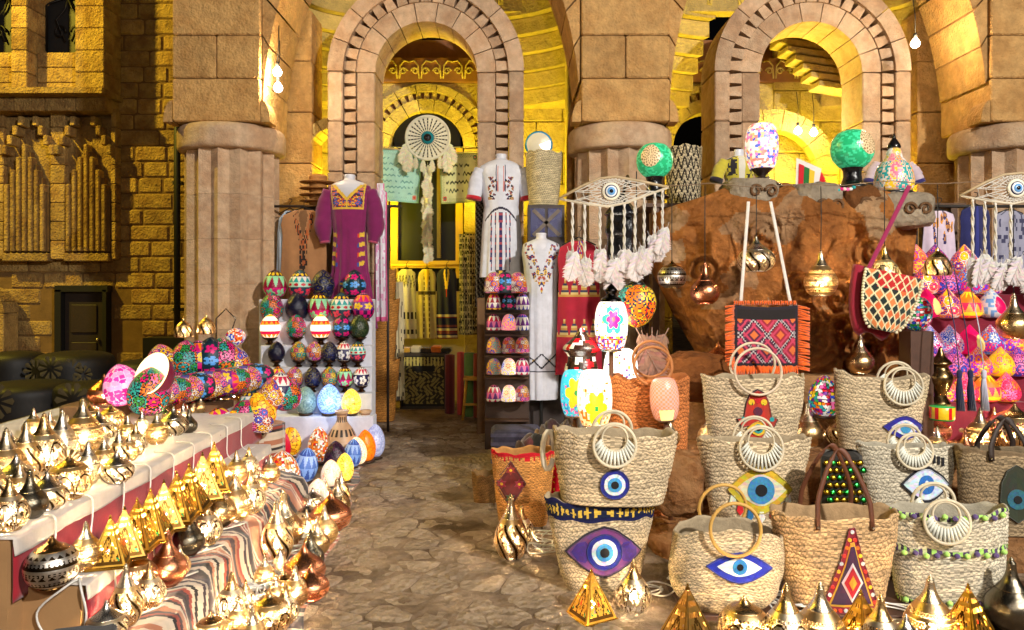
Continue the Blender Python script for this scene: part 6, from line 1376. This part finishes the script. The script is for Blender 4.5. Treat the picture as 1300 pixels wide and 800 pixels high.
# ------------------------------------------------------------------ dresses on mannequins
def flower_at(x, z, pts, cols, rr):
    for k, (a, b) in enumerate(pts):
        d = hypot(x - a, z - b)
        if d < rr: return cols[(k + (1 if d < rr * .45 else 0)) % len(cols)]
    return None
def scatter(x0, x1, z0, z1, n, seed): q = random.Random(seed); return [(q.uniform(x0, x1), q.uniform(z0, z1)) for _ in range(n)]
PURPLE = C(128, 22, 88); YK = C(228, 186, 60)
YF = scatter(.0, .16, 1.26, 1.50, 60, 4)
def purple(x, z, fr):
    ax = abs(x)
    if z > 1.36 and ax < (z - 1.36) * .95 and fr: return None
    if fr and z > 1.24 and ax < .165 + (z - 1.24) * .08:
        if z < 1.262 or ax > .15 + (z - 1.24) * .08 or ax < (z - 1.33) * .95 + .012 or ax < .008: return YK
        return flower_at(ax, z, YF, [C(214, 80, 30), YK, C(30, 40, 110), C(226, 120, 50), C(60, 90, 170)], .016) or C(70, 30, 70)
    if fr and .09 < ax < .165 and .62 < z < 1.02:
        k = ((z - .62) / .10) % 1; s = (ax - .09) / .075
        if s > .15 and abs(k - .4 - .25 * s) < .22: return YK if s > .4 else (C(214, 70, 40) if int((z - .62) / .10) % 2 else C(50, 70, 150))
    if fr and ax < .085 and z < .52 and z > .18:
        return flower_at(ax, z, [(.0, .46), (.05, .47), (.03, .40), (.0, .34), (.05, .30), (.02, .25)], [C(220, 80, 50), C(40, 70, 160), YK], .026) or PURPLE
    return tuple(k * (.9 + .2 * hsh(int(x * 60), 2)) for k in PURPLE) if z < .55 else PURPLE
X0 = P(444, 0, 7.85).x
mannequin('white headless mannequin wearing the purple dress', (X0, 7.85, 0), P(0, 222, 7.85).z, .205)
r = garment('purple dress with yellow embroidered yoke on the mannequin', (X0, 7.85, 1.12), 1.56, [(0, .27, .2), (.36, .20, .15), (.38, .19, .145), (.62, .17, .125), (.80, .20, .145), (.90, .235, .14), (.955, .215, .11), (1.0, .09, .075)], purple, (.10, 11))
for s in (-1, 1): sleeve(r, [(s * .205, 0, 1.44), (s * .26, -.01, 1.28), (s * .275, -.02, 1.05), (s * .25, -.04, .90)], [.075, .085, .095, .05], C(122, 22, 86), C(200, 80, 120))
WD = C(214, 216, 226)
def whited(x, z, fr):
    ax = abs(x)
    if fr and z > 1.10 and ax < .015 + (z - 1.10) * .42: return None
    if fr and z > .86 and ax < .05: return C(206, 130, 120) if abs(ax - .03) < .006 else (C(40, 36, 80) if abs(ax - .045) < .005 else WD)
    if fr and .045 < ax < .13 and z > .78 and z < 1.02: return flower_at(ax, z, scatter(.05, .13, .78, 1.02, 40, 3), [C(40, 30, 70), C(150, 60, 70), C(190, 150, 90), C(30, 30, 50)], .011) or WD
    if fr and abs(z - .70 + ax * ax * 5) < .012 and ax < .16: return C(40, 36, 60)
    if fr and z < .66 and z > .06 and (abs(ax - .01) < .008 or abs(ax - .055) < .006 or abs(ax - .095) < .006): return [C(36, 40, 90), C(170, 70, 80), C(60, 40, 90)][int(z * 40) % 3]
    if fr and .03 < z < .07 and ax < .05: return C(30, 30, 40) if abs(ax) > .02 else YK
    return WD
X1 = P(636, 0, 7.7).x; zt = P(0, 204, 7.7).z
mannequin('white headless mannequin wearing the embroidered white dress', (X1, 7.7, 0), P(0, 196, 7.7).z, .20)
r = garment('white short sleeved dress with dark embroidered columns on the mannequin', (X1, 7.7, zt - 1.20), 1.20, [(0, .235, .16), (.4, .20, .15), (.60, .175, .13), (.75, .20, .145), (.88, .235, .14), (.95, .215, .11), (1.0, .08, .07)], whited, (.07, 9))
for s in (-1, 1): sleeve(r, [(s * .20, 0, 1.10), (s * .25, -.01, .98), (s * .28, -.02, .80)], [.075, .08, .075], WD, C(190, 24, 40))
def white2(x, z, fr):
    ax = abs(x)
    if fr and z > 1.42 and ax < .02 + (z - 1.42) * .5: return None
    if fr and z > 1.12 and abs(ax - (.05 + (z - 1.2) * .32)) < .045 and ax < .16: return flower_at(ax, z, scatter(.0, .17, 1.12, 1.6, 90, 8), [C(30, 30, 110), C(190, 90, 50), C(60, 40, 90), YK], .014) or WD
    if fr and 1.0 < z < 1.2 and ax < (z - 1.0) * .3: return [C(40, 36, 110), YK, C(190, 60, 60), C(220, 220, 230)][int(ax * 60 + z * 40) % 4]
    if fr and .30 < z < .44: q = abs((x * 7) % 1 - .5) * 2; t = (z - .30) / .14; return C(30, 30, 50) if abs(q - abs(t - .5) * 2) < .14 else (YK if q < .18 and abs(t - .5) < .12 else WD)
    if fr and abs(z - .27) < .008: return C(30, 30, 60)
    return WD
X2 = P(687, 0, 7.2).x
mannequin('white headless mannequin wearing the long white dress', (X2, 7.2, 0), P(0, 296, 7.2).z, .175)
r = garment('long white sleeveless dress with blue and orange neck embroidery', (X2, 7.2, P(0, 506, 7.2).z), P(0, 304, 7.2).z - P(0, 506, 7.2).z, [(0, .155, .12), (.3, .165, .13), (.55, .165, .125), (.70, .15, .115), (.82, .165, .125), (.92, .185, .12), (.97, .17, .10), (1.0, .07, .065)], white2, (.06, 8))
# hanging garments
sh = lambda nk, sl: (lambda v: interp([(0, 1.0), (.75, .86), (.86, .92), (.95, .82), (1.0, nk)], v))
def redd(x, v):
    for zc in (.36, .66):
        if abs(v - zc) < .07:
            k = abs((x * 2.2) % 1 - .5) * 2
            if k < 1 - (v - zc + .07) / .14: return [C(214, 190, 120), C(60, 60, 90), C(200, 150, 70)][int(v * 60) % 3]
    if abs(x) < .3 and v > .86: return flower_at(x, v, scatter(-.3, .3, .86, 1, 20, 2), [C(90, 60, 150), C(214, 190, 120)], .03) or C(170, 26, 50)
    return C(170, 26, 50)
flat_garment('crimson dress with rows of cream peaks hanging beside the white dress', P(735, 476, 7.0), .44, 170 * 7.0 / F, sh(.35, 0), redd, 'dress', 'hanging_dress')
def brownd(x, v):
    ax = abs(x)
    if v > .70 and ax < (v - .70) * .9: return C(120, 84, 50)
    if v > .42 and abs(ax - max(.1, (v - .62) * 1.2)) < .10 and hsh(int(x * 22), int(v * 40)) > .45: return C(40, 22, 16) if hsh(int(x * 22), int(v * 40), 4) > .5 else C(176, 90, 40)
    if ax < .12 and .40 < v < .56 and abs(ax - .12 * (1 - abs(v - .48) / .08)) < .04: return C(40, 22, 16)
    return C(170, 120, 76)
r = flat_garment('brown robe with dark embroidered neck over a pale blue sleeve on a hanger', P(386, 395, 7.95), .54, 128 * 7.95 / F, sh(.4, 0), brownd, 'robe', 'hanging_robe')
flat_garment('pale blue robe hanging half behind the brown robe', P(368, 400, 8.02), .34, 132 * 8.02 / F, lambda v: interp([(0, 1.0), (.8, .8), (.93, .7), (1, .3)], v), lambda x, v: C(186, 206, 230), 'robe', 'hanging_robe', wav=.03)
flat_garment('white scarf with pink lace edge hanging at the arch jamb', P(483, 408, 7.9), .14, 175 * 7.9 / F, lambda v: 1.0 if v < .95 else .6, lambda x, v: C(226, 90, 150) if abs(x) > .82 or v < .04 else (C(216, 150, 190) if hsh(int(x * 8), int(v * 40)) > .8 else C(224, 220, 230)), 'scarf', 'scarf', hanger=False, wav=.03)
r = thing('clothes_rail', 'dark rail between the pillar and the doorway jamb carrying the robe', 'rail', P(350, 262, 8.0)); m = MB(); m.tube([(-.1, 0, 0), (1.35, 0, 0)], .014, 8, C(50, 40, 34)); m.build('bar', 'dark', r)
for (x) in (-.1, 1.2): m = MB(); m.tube([(x, 0, 0), (x, 0, -P(0, 262, 8.0).z)], .014, 8, C(50, 40, 34)); m.build('leg', 'dark', r)
# doorway: clothes on the shop window
def g1(x, v): return C(30, 26, 30) if (abs(v - .34) < .05 or abs(v - .10) < .04) and abs((x * 2.6) % 1 - .5) < .28 else (C(60, 50, 50) if .74 < v < .92 and abs(abs((x * 3) % 1 - .5) * 2 - (v - .74) / .18) < .2 else C(206, 194, 160))
def g2(x, v): return YK if v > .74 and abs(x) < (v - .70) * 1.4 else (C(100, 76, 30) if abs(abs(x) - .3) < .06 and (int(v * 40) % 3) else (C(60, 44, 20) if abs(v - .66) < .02 else C(196, 176, 110)))
def g3(x, v): return YK if v > .72 and abs(abs(x) - (v - .70) * .9) < .1 else (C(190, 40, 34) if abs(x) < .05 and .6 < v < .74 else ([C(130, 40, 40), C(206, 190, 140), C(24, 26, 60), C(120, 60, 60)][int(v * 40) % 4] if v < .2 or abs(v - .33) < .03 else C(20, 22, 54)))
for k, (px, w, fn, lab) in enumerate(((516, 27, g1, 'cream tunic with black motifs hanging below the shop window'), (542, 25, g2, 'cream tunic with yellow neck hanging below the shop window'), (567, 28, g3, 'navy tunic with yellow neck and striped hem below the shop window'))):
    flat_garment(lab, P(px, 430, 9.75), w * 9.75 / F, 88 * 9.75 / F, sh(.5, 0), fn, 'tunic', 'hanging_tunic')
r = thing('garment_rail', 'yellow rail below the shop window', 'rail', P(497, 337, 9.8)); m = MB(); m.tube([(0, 0, 0), (.98, 0, 0)], .016, 8, C(206, 160, 40)); m.build('bar', 'paint', r)
def lacy(x, v): return C(190, 176, 120) if (abs(((x * 6 + 20) % 1) - .5) < .2 or abs((v * 16) % 1 - .5) < .22) and hsh(int(x * 20), int(v * 50)) > .25 else C(24, 24, 18)
flat_garment('dark shawl with pale lattice pattern hanging in the doorway', P(595, 425, 9.3), .24, 128 * 9.3 / F, lambda v: 1, lacy, 'shawl', 'shawl', hanger=False)
flat_garment('black shawl with grey zigzags hanging by the jamb', P(609, 390, 8.35), .10, 150 * 8.35 / F, lambda v: 1, lambda x, v: C(120, 116, 110) if abs((v * 20 + x) % 1 - .5) < .16 else C(18, 18, 22), 'shawl', 'shawl', hanger=False)
flat_garment('cream robe hanging over the stacked baskets', P(507, 508, 8.95), .13, 150 * 8.95 / F, lambda v: 1 - .3 * v, lambda x, v: C(206, 192, 150) if hsh(int(x * 5), int(v * 30)) > .1 else C(70, 60, 50), 'robe', 'hanging_robe', hanger=False)
# counter with patterned front, folded cloth, rolled rugs, stool
p = P(538, 512, 9.45); r = thing('counter', 'low counter with dark floral lace front panel', 'counter', (p.x, p.y, 0)); m = MB(); m.box((0, .15, .36), (.60, .3, .72), C(60, 48, 28)); m.build('carcass', 'wood', r)
def pan(u, v): return C(24, 22, 12) if u < .05 or u > .95 or v < .04 or v > .97 else (C(196, 180, 90) if v > .80 and int(u * 26) % 2 else (C(20, 18, 12) if abs(v - .74) < .05 and .25 < u < .75 else (C(150, 134, 70) if sin(u * 40 + 3 * sin(v * 20)) * sin(v * 36 + 2 * cos(u * 18)) > .05 else C(50, 44, 24))))
m = MB(); m.sheet(lambda u, v: ((u - .5) * .56, -.008, .05 + .64 * v), 64, 64, pan, .006); m.build('front_panel', 'cloth', r)
for k in range(5): m = MB(); q = thing('folded_cloth', ['ochre', 'cream', 'dark striped', 'orange', 'black'][k] + ' folded cloth on the doorway counter', 'cloth', (p.x - .24 + .13 * k, p.y + .12, .722)); m.box((0, 0, .03 + .01 * (k % 2)), (.125, .22, .06 + .02 * (k % 2)), [C(200, 150, 40), C(200, 184, 140), C(70, 56, 44), C(214, 110, 30), C(30, 28, 26)][k], bev=.012); m.build('bundle', 'cloth', q)
for k, (px, bb, t, w, c, lab) in enumerate(((571, 512, 436, 13, C(110, 24, 24), 'dark red brick patterned rug roll beside the counter'), (585, 520, 440, 10, C(190, 60, 50), 'red and white rug roll standing in the doorway'), (596, 518, 438, 14, C(86, 120, 50), 'green striped rug roll standing in the doorway'), (605, 520, 440, 8, C(160, 70, 40), 'rust red rug roll against the wooden post'))):
    p = P(px, bb, 9.1 - .1 * k); R_ = w * 9 / F / 2; h = (bb - t) * 9 / F; r = thing('rug_roll', lab, 'rug', (p.x, p.y, .02)); m = MB(); m.lathe([(R_ * .9, 0), (R_, .01), (R_, h - .01), (R_ * .4, h)], 20, lambda u, v, c=c, k=k: tuple(q * (.6 if (int(v * 26) + (int(u * 10) if k != 2 else 0)) % 3 == 0 else 1.0) for q in c)); m.build('roll', 'cloth', r)
r = thing('wooden_stool', 'small yellow wooden stool in the doorway', 'stool', (P(601, 0, 8.75).x, 8.75, .02)); m = MB(); m.box((0, 0, .47), (.22, .22, .03), C(206, 150, 40)); m.build('seat', 'wood', r)
for sx in (-1, 1):
    for sy in (-1, 1): m = MB(); m.tube([(sx * .12, sy * .12, 0), (sx * .08, sy * .08, .46)], .014, 6, C(206, 150, 40)); m.build('leg', 'wood', r)
m = MB(); m.box((0, -.11, .18), (.2, .02, .025), C(206, 150, 40)); m.build('stretcher', 'wood', r)
r = thing('wooden_post', 'rough wooden post at the doorway beside the bell lamp rack', 'post', (P(611, 0, 7.95).x, 7.95, 0)); m = MB(); m.box((0, 0, .72), (.09, .09, 1.44), C(120, 84, 44), bev=.008); m.build('post', 'wood', r)
for k in range(5):
    Y = 8.6; b_ = Bag('orange toned straw basket stacked in the doorway, ' + ['lowest', 'second', 'third', 'fourth', 'topmost'][k] + ' of its stack', Vector((P(487 + (k % 2) * 4, 0, Y).x, Y, .02 + .345 * k)), .30, .24, .36, rows=12, col=C(190, 130, 60), dt=.24, db=.2, p=2.1, name='straw_basket', cat='basket', group='baskets stacked in the doorway')
# hangings in the doorway arch
def script(bg, ink, border, flowers, lines):
    def f(u, v):
        if min(u, 1 - u, v, 1 - v) < .035: return border
        fl = flower_at(u, v, flowers, [C(200, 60, 50), C(60, 120, 90), C(220, 140, 110)], .05)
        if fl: return fl
        if min(u, 1 - u, v, 1 - v) < .10: return border if (int(u * 60) + int(v * 60)) % 3 == 0 else bg
        y = (v * lines) % 1
        if .14 < u < .86 and .16 < v < .84 and abs(y - .5 - .24 * sin(u * 70 + int(v * lines) * 9) * fbm(u * 18, int(v * lines), 3)) < .13 and hsh(int(u * 24), int(v * lines), 5) > .22: return ink
        return bg
    return f
def wall_cloth(label, px0, px1, py0, py1, Y, fn, rot):
    c = P((px0 + px1) / 2, py1, Y); w, h = (px1 - px0) * Y / F, (py1 - py0) * Y / F; r = thing('wall_cloth', label, 'wall hanging', c, (0, rot, 0)); m = MB()
    m.sheet(lambda u, v: ((u - .5) * w, .015 * sin(u * 9) * (1 - v * .6), h * v), 90, 90, lambda u, v: fn(u, v), .005); m.build('cloth', 'cloth', r)
    m = MB(); m.tube([(-w * .5, -.004, h), (w * .5, -.004, h)], .01, 6, C(200, 190, 150)); m.build('rod', 'wood', r)
wall_cloth('mint cloth printed with rows of script hanging in the doorway arch', 474, 531, 190, 256, 9.05, script(C(178, 226, 206), C(110, 170, 160), C(150, 206, 186), [(.1, .9), (.9, .9), (.9, .1), (.1, .1)], 9), radians(4))
wall_cloth('cream cloth printed with dark script and red flower corners in the arch', 560, 610, 194, 258, 9.05, script(C(214, 214, 150), C(60, 66, 40), C(150, 160, 90), [(.1, .9), (.9, .9), (.9, .1), (.1, .1), (.1, .65)], 6), radians(-2))
r = thing('wall_cloth_line', 'thin cord across the doorway arch holding the printed cloths', 'cord', P(474, 188, 9.06)); m = MB(); m.tube([(0, .01, .02), (.6, .01, 0), (1.3, .01, .02)], .004, 5, C(190, 180, 140)); m.build('line', 'cloth', r)
c = P(543, 175, 8.95); R_ = 27.5 * 8.95 / F; r = thing('round_dream_catcher', 'big white woven round dream catcher with teal eye and leaf tail', 'dream catcher', c)
m = MB(); m.tube([(R_ * cos(2 * pi * i / 48), 0, R_ * sin(2 * pi * i / 48)) for i in range(48)], .016, 8, C(220, 216, 190), True); m.build('hoop', 'cloth', r)
m = MB()
for i in range(26):
    a = 2 * pi * i / 26; m.add([(.07 * cos(a - .05), -.004, .07 * sin(a - .05)), (R_ * cos(a - .085), -.004, R_ * sin(a - .085)), (R_ * cos(a + .085), -.004, R_ * sin(a + .085)), (.07 * cos(a + .05), -.004, .07 * sin(a + .05))], [(0, 1, 2, 3)], C(226, 222, 196))
for q in (.35, .5, .65, .8, .92): m.tube([(R_ * q * cos(2 * pi * i / 40), 0, R_ * q * sin(2 * pi * i / 40)) for i in range(40)], .005, 5, C(196, 190, 150), True)
m.build('weave', 'cloth', r)
for f, cc, nm in ((.075, C(30, 130, 140), 'teal_ring'), (.045, C(14, 18, 24), 'centre')): m = MB(); m.lathe([(f, 0), (f, .014 + (.075 - f) * .2), (.002, .018 + (.075 - f) * .2)], 28, cc); m.build(nm, 'gloss', r, (0, -.004, 0), (pi / 2, 0, 0))
for k in range(8): a = pi + pi * (k + .5) / 8; feather(r, (R_ * cos(a), -.01, R_ * sin(a)), .16 + (.12 if k in (0, 1, 6, 7) else 0), C(226, 222, 180), 'cream', .1 * (k - 3.5) * -.5, RND.uniform(-.4, .4))
for k in range(46): z = -R_ - .05 - k * .0225; feather(r, (.05 * sin(k * 2.4), -.02 + .03 * cos(k * 2.4), z), .21, C(226, 222, 176), 'cream', .55 * sin(k * 2.4), RND.uniform(-1, 1))

# ------------------------------------------------------------------ rack of bell lamps by the doorway
Y = 7.0; xl, xr = P(615, 0, Y).x, P(672, 0, Y).x; zt = P(0, 372, Y).z
r = thing('lamp_rack', 'dark wicker rack beside the doorway hung with bell lamps', 'rack', ((xl + xr) / 2, Y + .1, 0)); m = MB(); m.box((0, .03, zt / 2), (xr - xl, .04, zt), C(60, 40, 28)); m.build('backing', 'wood', r)
for k in range(7): m = MB(); m.box((0, -.04, .30 + k * .20), (xr - xl, .10, .018), C(74, 48, 30)); m.build('shelf', 'wood', r)
BP = {'zz': LPAT['zig'][0], 'fl': LPAT['magflor'][0], 'tq': LPAT['tealpink'][0], 'wh': petals(C(250, 240, 220), [PNK, BLU, ORA, YEL], 4, 2, 5, 3, .4, .8), 'ys': petals(C(250, 200, 60), [C(60, 120, 220), PNK], 3, 1.4, 6, 3, .5, .6), 'bl': bands([(1, 'zig', C(60, 70, 170), WHI), (1, 'tri', PUR, WHI), (1, 'zig', BLU, PNK)]), 'pk': bands([(1, 'wave', C(200, 30, 80), WHI), (1, 'wave', PUR, PNK), (1, 'wave', C(200, 30, 80), WHI), (1, 'wave', NAV, PNK)]), 'or': petals(C(220, 110, 70), [BLU, YEL, TEA], 4, 2, 5, 8)}
BN = {'zz': 'wavy banded', 'fl': 'magenta flowered', 'tq': 'teal rosette', 'wh': 'glowing white', 'ys': 'glowing yellow star', 'bl': 'blue zigzag', 'pk': 'pink banded', 'or': 'orange and blue flowered'}
GRID = [['fl', 'tq', 'fl'], ['zz', 'tq', 'bl'], ['pk', 'ys', 'bl'], ['or', 'fl', 'fl'], ['or', 'wh', 'pk'], ['pk', 'wh', 'fl']]
for j, rowk in enumerate(GRID):
    for i, d in enumerate(rowk):
        px, bb = (627, 646, 663)[i], (377, 393, 419, 448, 475, 509)[j]
        if j == 0: px, bb = (627, 641, 657)[i], 372
        p = P(px, bb, Y - .07 - (.0 if j else .08)); hh = (20 if j else 26) * Y / F
        egg_lamp(shade_mesh(('bell', d), 'bell', BP[d], 'gloss'), p, hh, BN[d] + ' bell lamp in the ' + ['top', 'second', 'third', 'fourth', 'fifth', 'lowest'][j] + ' row of the wicker rack', None, 1.0, name='bell_lamp', group='bell lamps on the wicker rack', rz=RND.uniform(-.4, .4))
r = thing('wicker_crate', 'grey blue woven crate on the ground beside the doorway rack', 'crate', (P(655, 0, 6.6).x, 6.6, 0)); m = MB(); m.box((0, 0, .16), (.42, .3, .32), C(84, 84, 110), bev=.02); m.build('body', 'straw', r)
for k in range(4): m = MB(); m.box((0, 0, .05 + k * .075), (.436, .316, .03), C(110, 110, 140)); m.build('weave_band', 'straw', r)
for k in range(6):
    p = P(672 + k * 8, 560 - k * 5 + 6 * (k % 2), 5.6); q = thing('draped_cloth', ['dark brown', 'maroon', 'black', 'tan', 'grey brown', 'dark plum'][k] + ' cloth crumpled behind the red bag', 'cloth', (p.x, p.y, 0)); cc = [C(70, 46, 34), C(80, 24, 30), C(24, 20, 20), C(150, 116, 80), C(96, 80, 70), C(60, 30, 44)][k]; m = MB()
    m.sheet(lambda u, v: ((u - .5) * .36, (v - .5) * .34, max(.01, p.z + .05 * sin(u * 9 + k) * sin(v * 7 + k * 2) - 1.6 * max(0, hypot(u - .5, v - .5) - .28))), 26, 26, cc, .008); m.build('fabric', 'cloth', q)

# ------------------------------------------------------------------ baskets and small furniture behind the net eye
p = P(690, 262, 7.55); b_ = Bag('tall coiled straw basket standing on the small chest', p, 47 * 7.55 / F, 36 * 7.55 / F, 67 * 7.55 / F, dt=47 * 7.55 / F, db=36 * 7.55 / F, rows=20, col=C(206, 190, 150), p=2.0, name='coiled_basket', cat='basket', sag=0)
r = thing('small_chest', 'small dark chest with blue panels and lattice', 'chest', (p.x + .02, 7.55, 0)); m = MB(); m.box((0, 0, p.z / 2), (.36, .34, p.z - .01), C(60, 48, 44)); m.build('body', 'wood', r)
for k in range(2): m = MB(); m.box((-.085 + .17 * k, -.176, p.z - .18), (.14, .01, .28), C(34, 38, 96)); m.build('panel', 'gloss', r)
for s in (-1, 1): m = MB(); m.box((0, -.186, p.z - .18), (.035, .012, .36), C(110, 96, 84), rot=(0, s * .8, 0)); m.build('lattice_bar', 'wood', r)
r = thing('eye_disc_lamp', 'lit round disc ornament with blue eye on the coiled basket', 'lamp', P(684, 184, 7.5)); m = MB(); m.lathe([(.12, -.01), (.14, 0), (.12, .012), (.002, .016)], 32, lambda u, v: ((1, .9, .7, 1.5) if v > .6 and .6 < u < .8 else ((C(60, 150, 200) if .35 < v < .7 else C(226, 214, 180))))); m.build('disc', 'gloss', r, (0, 0, 0), (pi / 2, 0, 0))
p = P(868, 262, 7.3); b_ = Bag('tall straw basket with black and white zigzag bands behind the green ball', p, 46 * 7.3 / F, 40 * 7.3 / F, 74 * 7.3 / F, dt=46 * 7.3 / F, db=40 * 7.3 / F, rows=16, col=C(196, 180, 146), p=2.0, name='patterned_basket', cat='basket', sag=0, deco=lambda u, v: C(40, 34, 30) if (abs(abs((u * 18) % 1 - .5) * 2 - (v * 5) % 1) < .24) else None)
r = thing('trestle_table', 'wooden table behind the carved rock carrying basket and mannequins', 'table', (2.75, 7.3, 0)); zz = p.z; m = MB(); m.box((0, 0, zz - .02), (3.0, .6, .035), C(90, 62, 40)); m.build('top', 'wood', r)
for sx in (-1, 1):
    for sy in (-1, 1): m = MB(); m.box((sx * 1.4, sy * .25, zz / 2 - .02), (.06, .06, zz - .04), C(90, 62, 40)); m.build('leg', 'wood', r)
# small busts on that table
def bust(label, px, py, Y, w, col, fn, lab2, sl):
    p = P(px, py, Y); zt_ = p.z; x = p.x; r = thing('bust', label, 'mannequin', (x, Y, zz)); m = MB(); h = zt_ - zz
    m.lathe(smooth_prof([(.10, 0), (.12, h * .3), (.15, h * .7), (.13, h * .82), (.055, h * .88), (.05, h * .95), (.045, h)], 30), 26, sy=.65); m.build('torso', 'plaster', r)
    g_ = garment(lab2, (x, Y, zz + .005), h * .86, [(0, w * .85, .10), (.5, w * .8, .10), (.8, w, .11), (.93, w * .9, .10), (1.0, .075, .07)], fn, (.02, 8), 'shirt', 'shirt', nv=40, nu=60)
    for s in (-1, 1): sleeve(g_, [(s * w * .85, 0, h * .76), (s * w * 1.25, -.02, h * .62), (s * w * 1.45, -.03, h * .42)], [.06, .062, .06], col, sl)
bust('white bust wearing the yellow vest', 938, 190, 7.3, .16, C(206, 190, 60), lambda x, z, f: (C(40, 34, 40) if abs(x) > .05 and hsh(int(x * 50), int(z * 50)) > .5 and abs(x) < .13 else (C(226, 220, 200) if abs(x) < .03 else C(206, 190, 60))), 'yellow vest with dark embroidered front on the bust', C(40, 30, 40))
bust('white bust wearing the pale pink shirt', 1133, 195, 7.3, .165, C(206, 186, 196), lambda x, z, f: (C(40, 34, 80) if f and abs(abs(x) - .09) < .03 and .18 < z < .30 and hsh(int(x * 60), int(z * 60)) > .4 else C(210, 190, 200)), 'pale pink shirt with dark embroidered sleeves on the bust', C(50, 40, 110))
for k, (px, py0, py1, w, fn, lab) in enumerate(((1192, 268, 345, 44, lambda x, v: flower_at(x, v, scatter(-.8, .8, .5, 1, 16, 3), [C(40, 30, 90), C(220, 150, 50)], .09) or C(214, 196, 214), 'pale lilac blouse with dark flowers hanging behind the pink drop lamps'), (1238, 262, 370, 42, lambda x, v: C(30, 34, 90) if abs(x) > .08 else C(50, 56, 130), 'navy tunic hanging behind the net eye feathers'), (1282, 268, 370, 46, lambda x, v: C(150, 150, 170) if hsh(int(x * 8), int(v * 20)) > .2 else C(60, 60, 90), 'grey patterned blouse hanging behind the black post'))):
    flat_garment(lab, P(px, py1, 6.5), w * 6.5 / F, (py1 - py0) * 6.5 / F, sh(.4, 0), fn, 'blouse', 'hanging_blouse')
r = thing('back_rail', 'dark rail behind the red stand carrying the blouses', 'rail', P(1160, 262, 6.52)); m = MB(); m.tube([(0, 0, 0), (1.4, 0, 0)], .014, 8, C(40, 34, 30)); m.build('bar', 'dark', r)
for x in (0.02, 1.38): m = MB(); m.tube([(x, 0, 0), (x, 0, -P(0, 262, 6.52).z)], .014, 8, C(40, 34, 30)); m.build('leg', 'dark', r)
# red framed kite mirror, bead garland, hats
p = P(1026, 262, 6.1); r = thing('kite_mirror', 'kite shaped hanging with red feather edge, white frame and three stripes', 'wall hanging', p, (0, 0, radians(-20))); m = MB(); m.prism([(-.10, .0), (.06, .06), (.10, .30), (-.09, .40)][::1], -.012, .012, C(226, 220, 216)); m.build('frame', 'paint', r)
for k, cc in enumerate((C(200, 24, 40), C(30, 110, 50), C(226, 190, 50))): m = MB(); m.prism([(-.08 + .04 * k, .045 + .012 * k), (-.045 + .04 * k, .055 + .012 * k), (-.03 + .04 * k, .33 - .025 * k), (-.07 + .04 * k, .35 - .025 * k)], -.018, -.008, cc); m.build('stripe', 'cloth', r)
for k in range(14): feather(r, (.07 + .04 * (k / 14), -.0, .30 - .02 * k), .14, C(206, 20, 30), 'red', -.35, .2)
r = thing('bead_garland', 'garland of pink, white and teal beads beside the green ball lamp', 'garland', P(1035, 246, 5.8)); bm = MB(); bm.lathe(smooth_prof([(.001, -.016), (.016, -.009), (.016, .009), (.001, .016)], 6), 10)
for k in range(13):
    q = bm.mesh('bead'); cc = [PNK, WHI, TEA, MAG, C(240, 200, 190)][k % 5]; q.color_attributes['Col'].data.foreach_set('color', [cc[0], cc[1], cc[2], 1.0] * len(q.loops)); q.materials.append(M_['gloss']); obj('bead', q, None, r, (.024 * k, -.02, .05 * (k / 12) ** 2 + .01 * sin(k)))
for k in range(5):
    p = P(404, 264 - k * 8, 8.15); r = thing('straw_hat', 'straw hat in the pile behind the robe, ' + ['lowest', 'second', 'third', 'fourth', 'topmost'][k], 'hat', p); m = MB(); m.lathe(smooth_prof([(.20, 0), (.19, .006), (.10, .012), (.095, .06), (.07, .085), (.003, .09)], 20), 28, C(170, 120, 66)); m.build('hat', 'straw', r)
r = thing('hat_stand', 'patterned wooden stand under the pile of straw hats', 'stand', (P(404, 0, 8.15).x, 8.15, 0)); m = MB(); zz = P(0, 265, 8.15).z; m.box((0, 0, zz / 2), (.26, .22, zz), C(70, 46, 26)); m.build('body', 'wood', r)
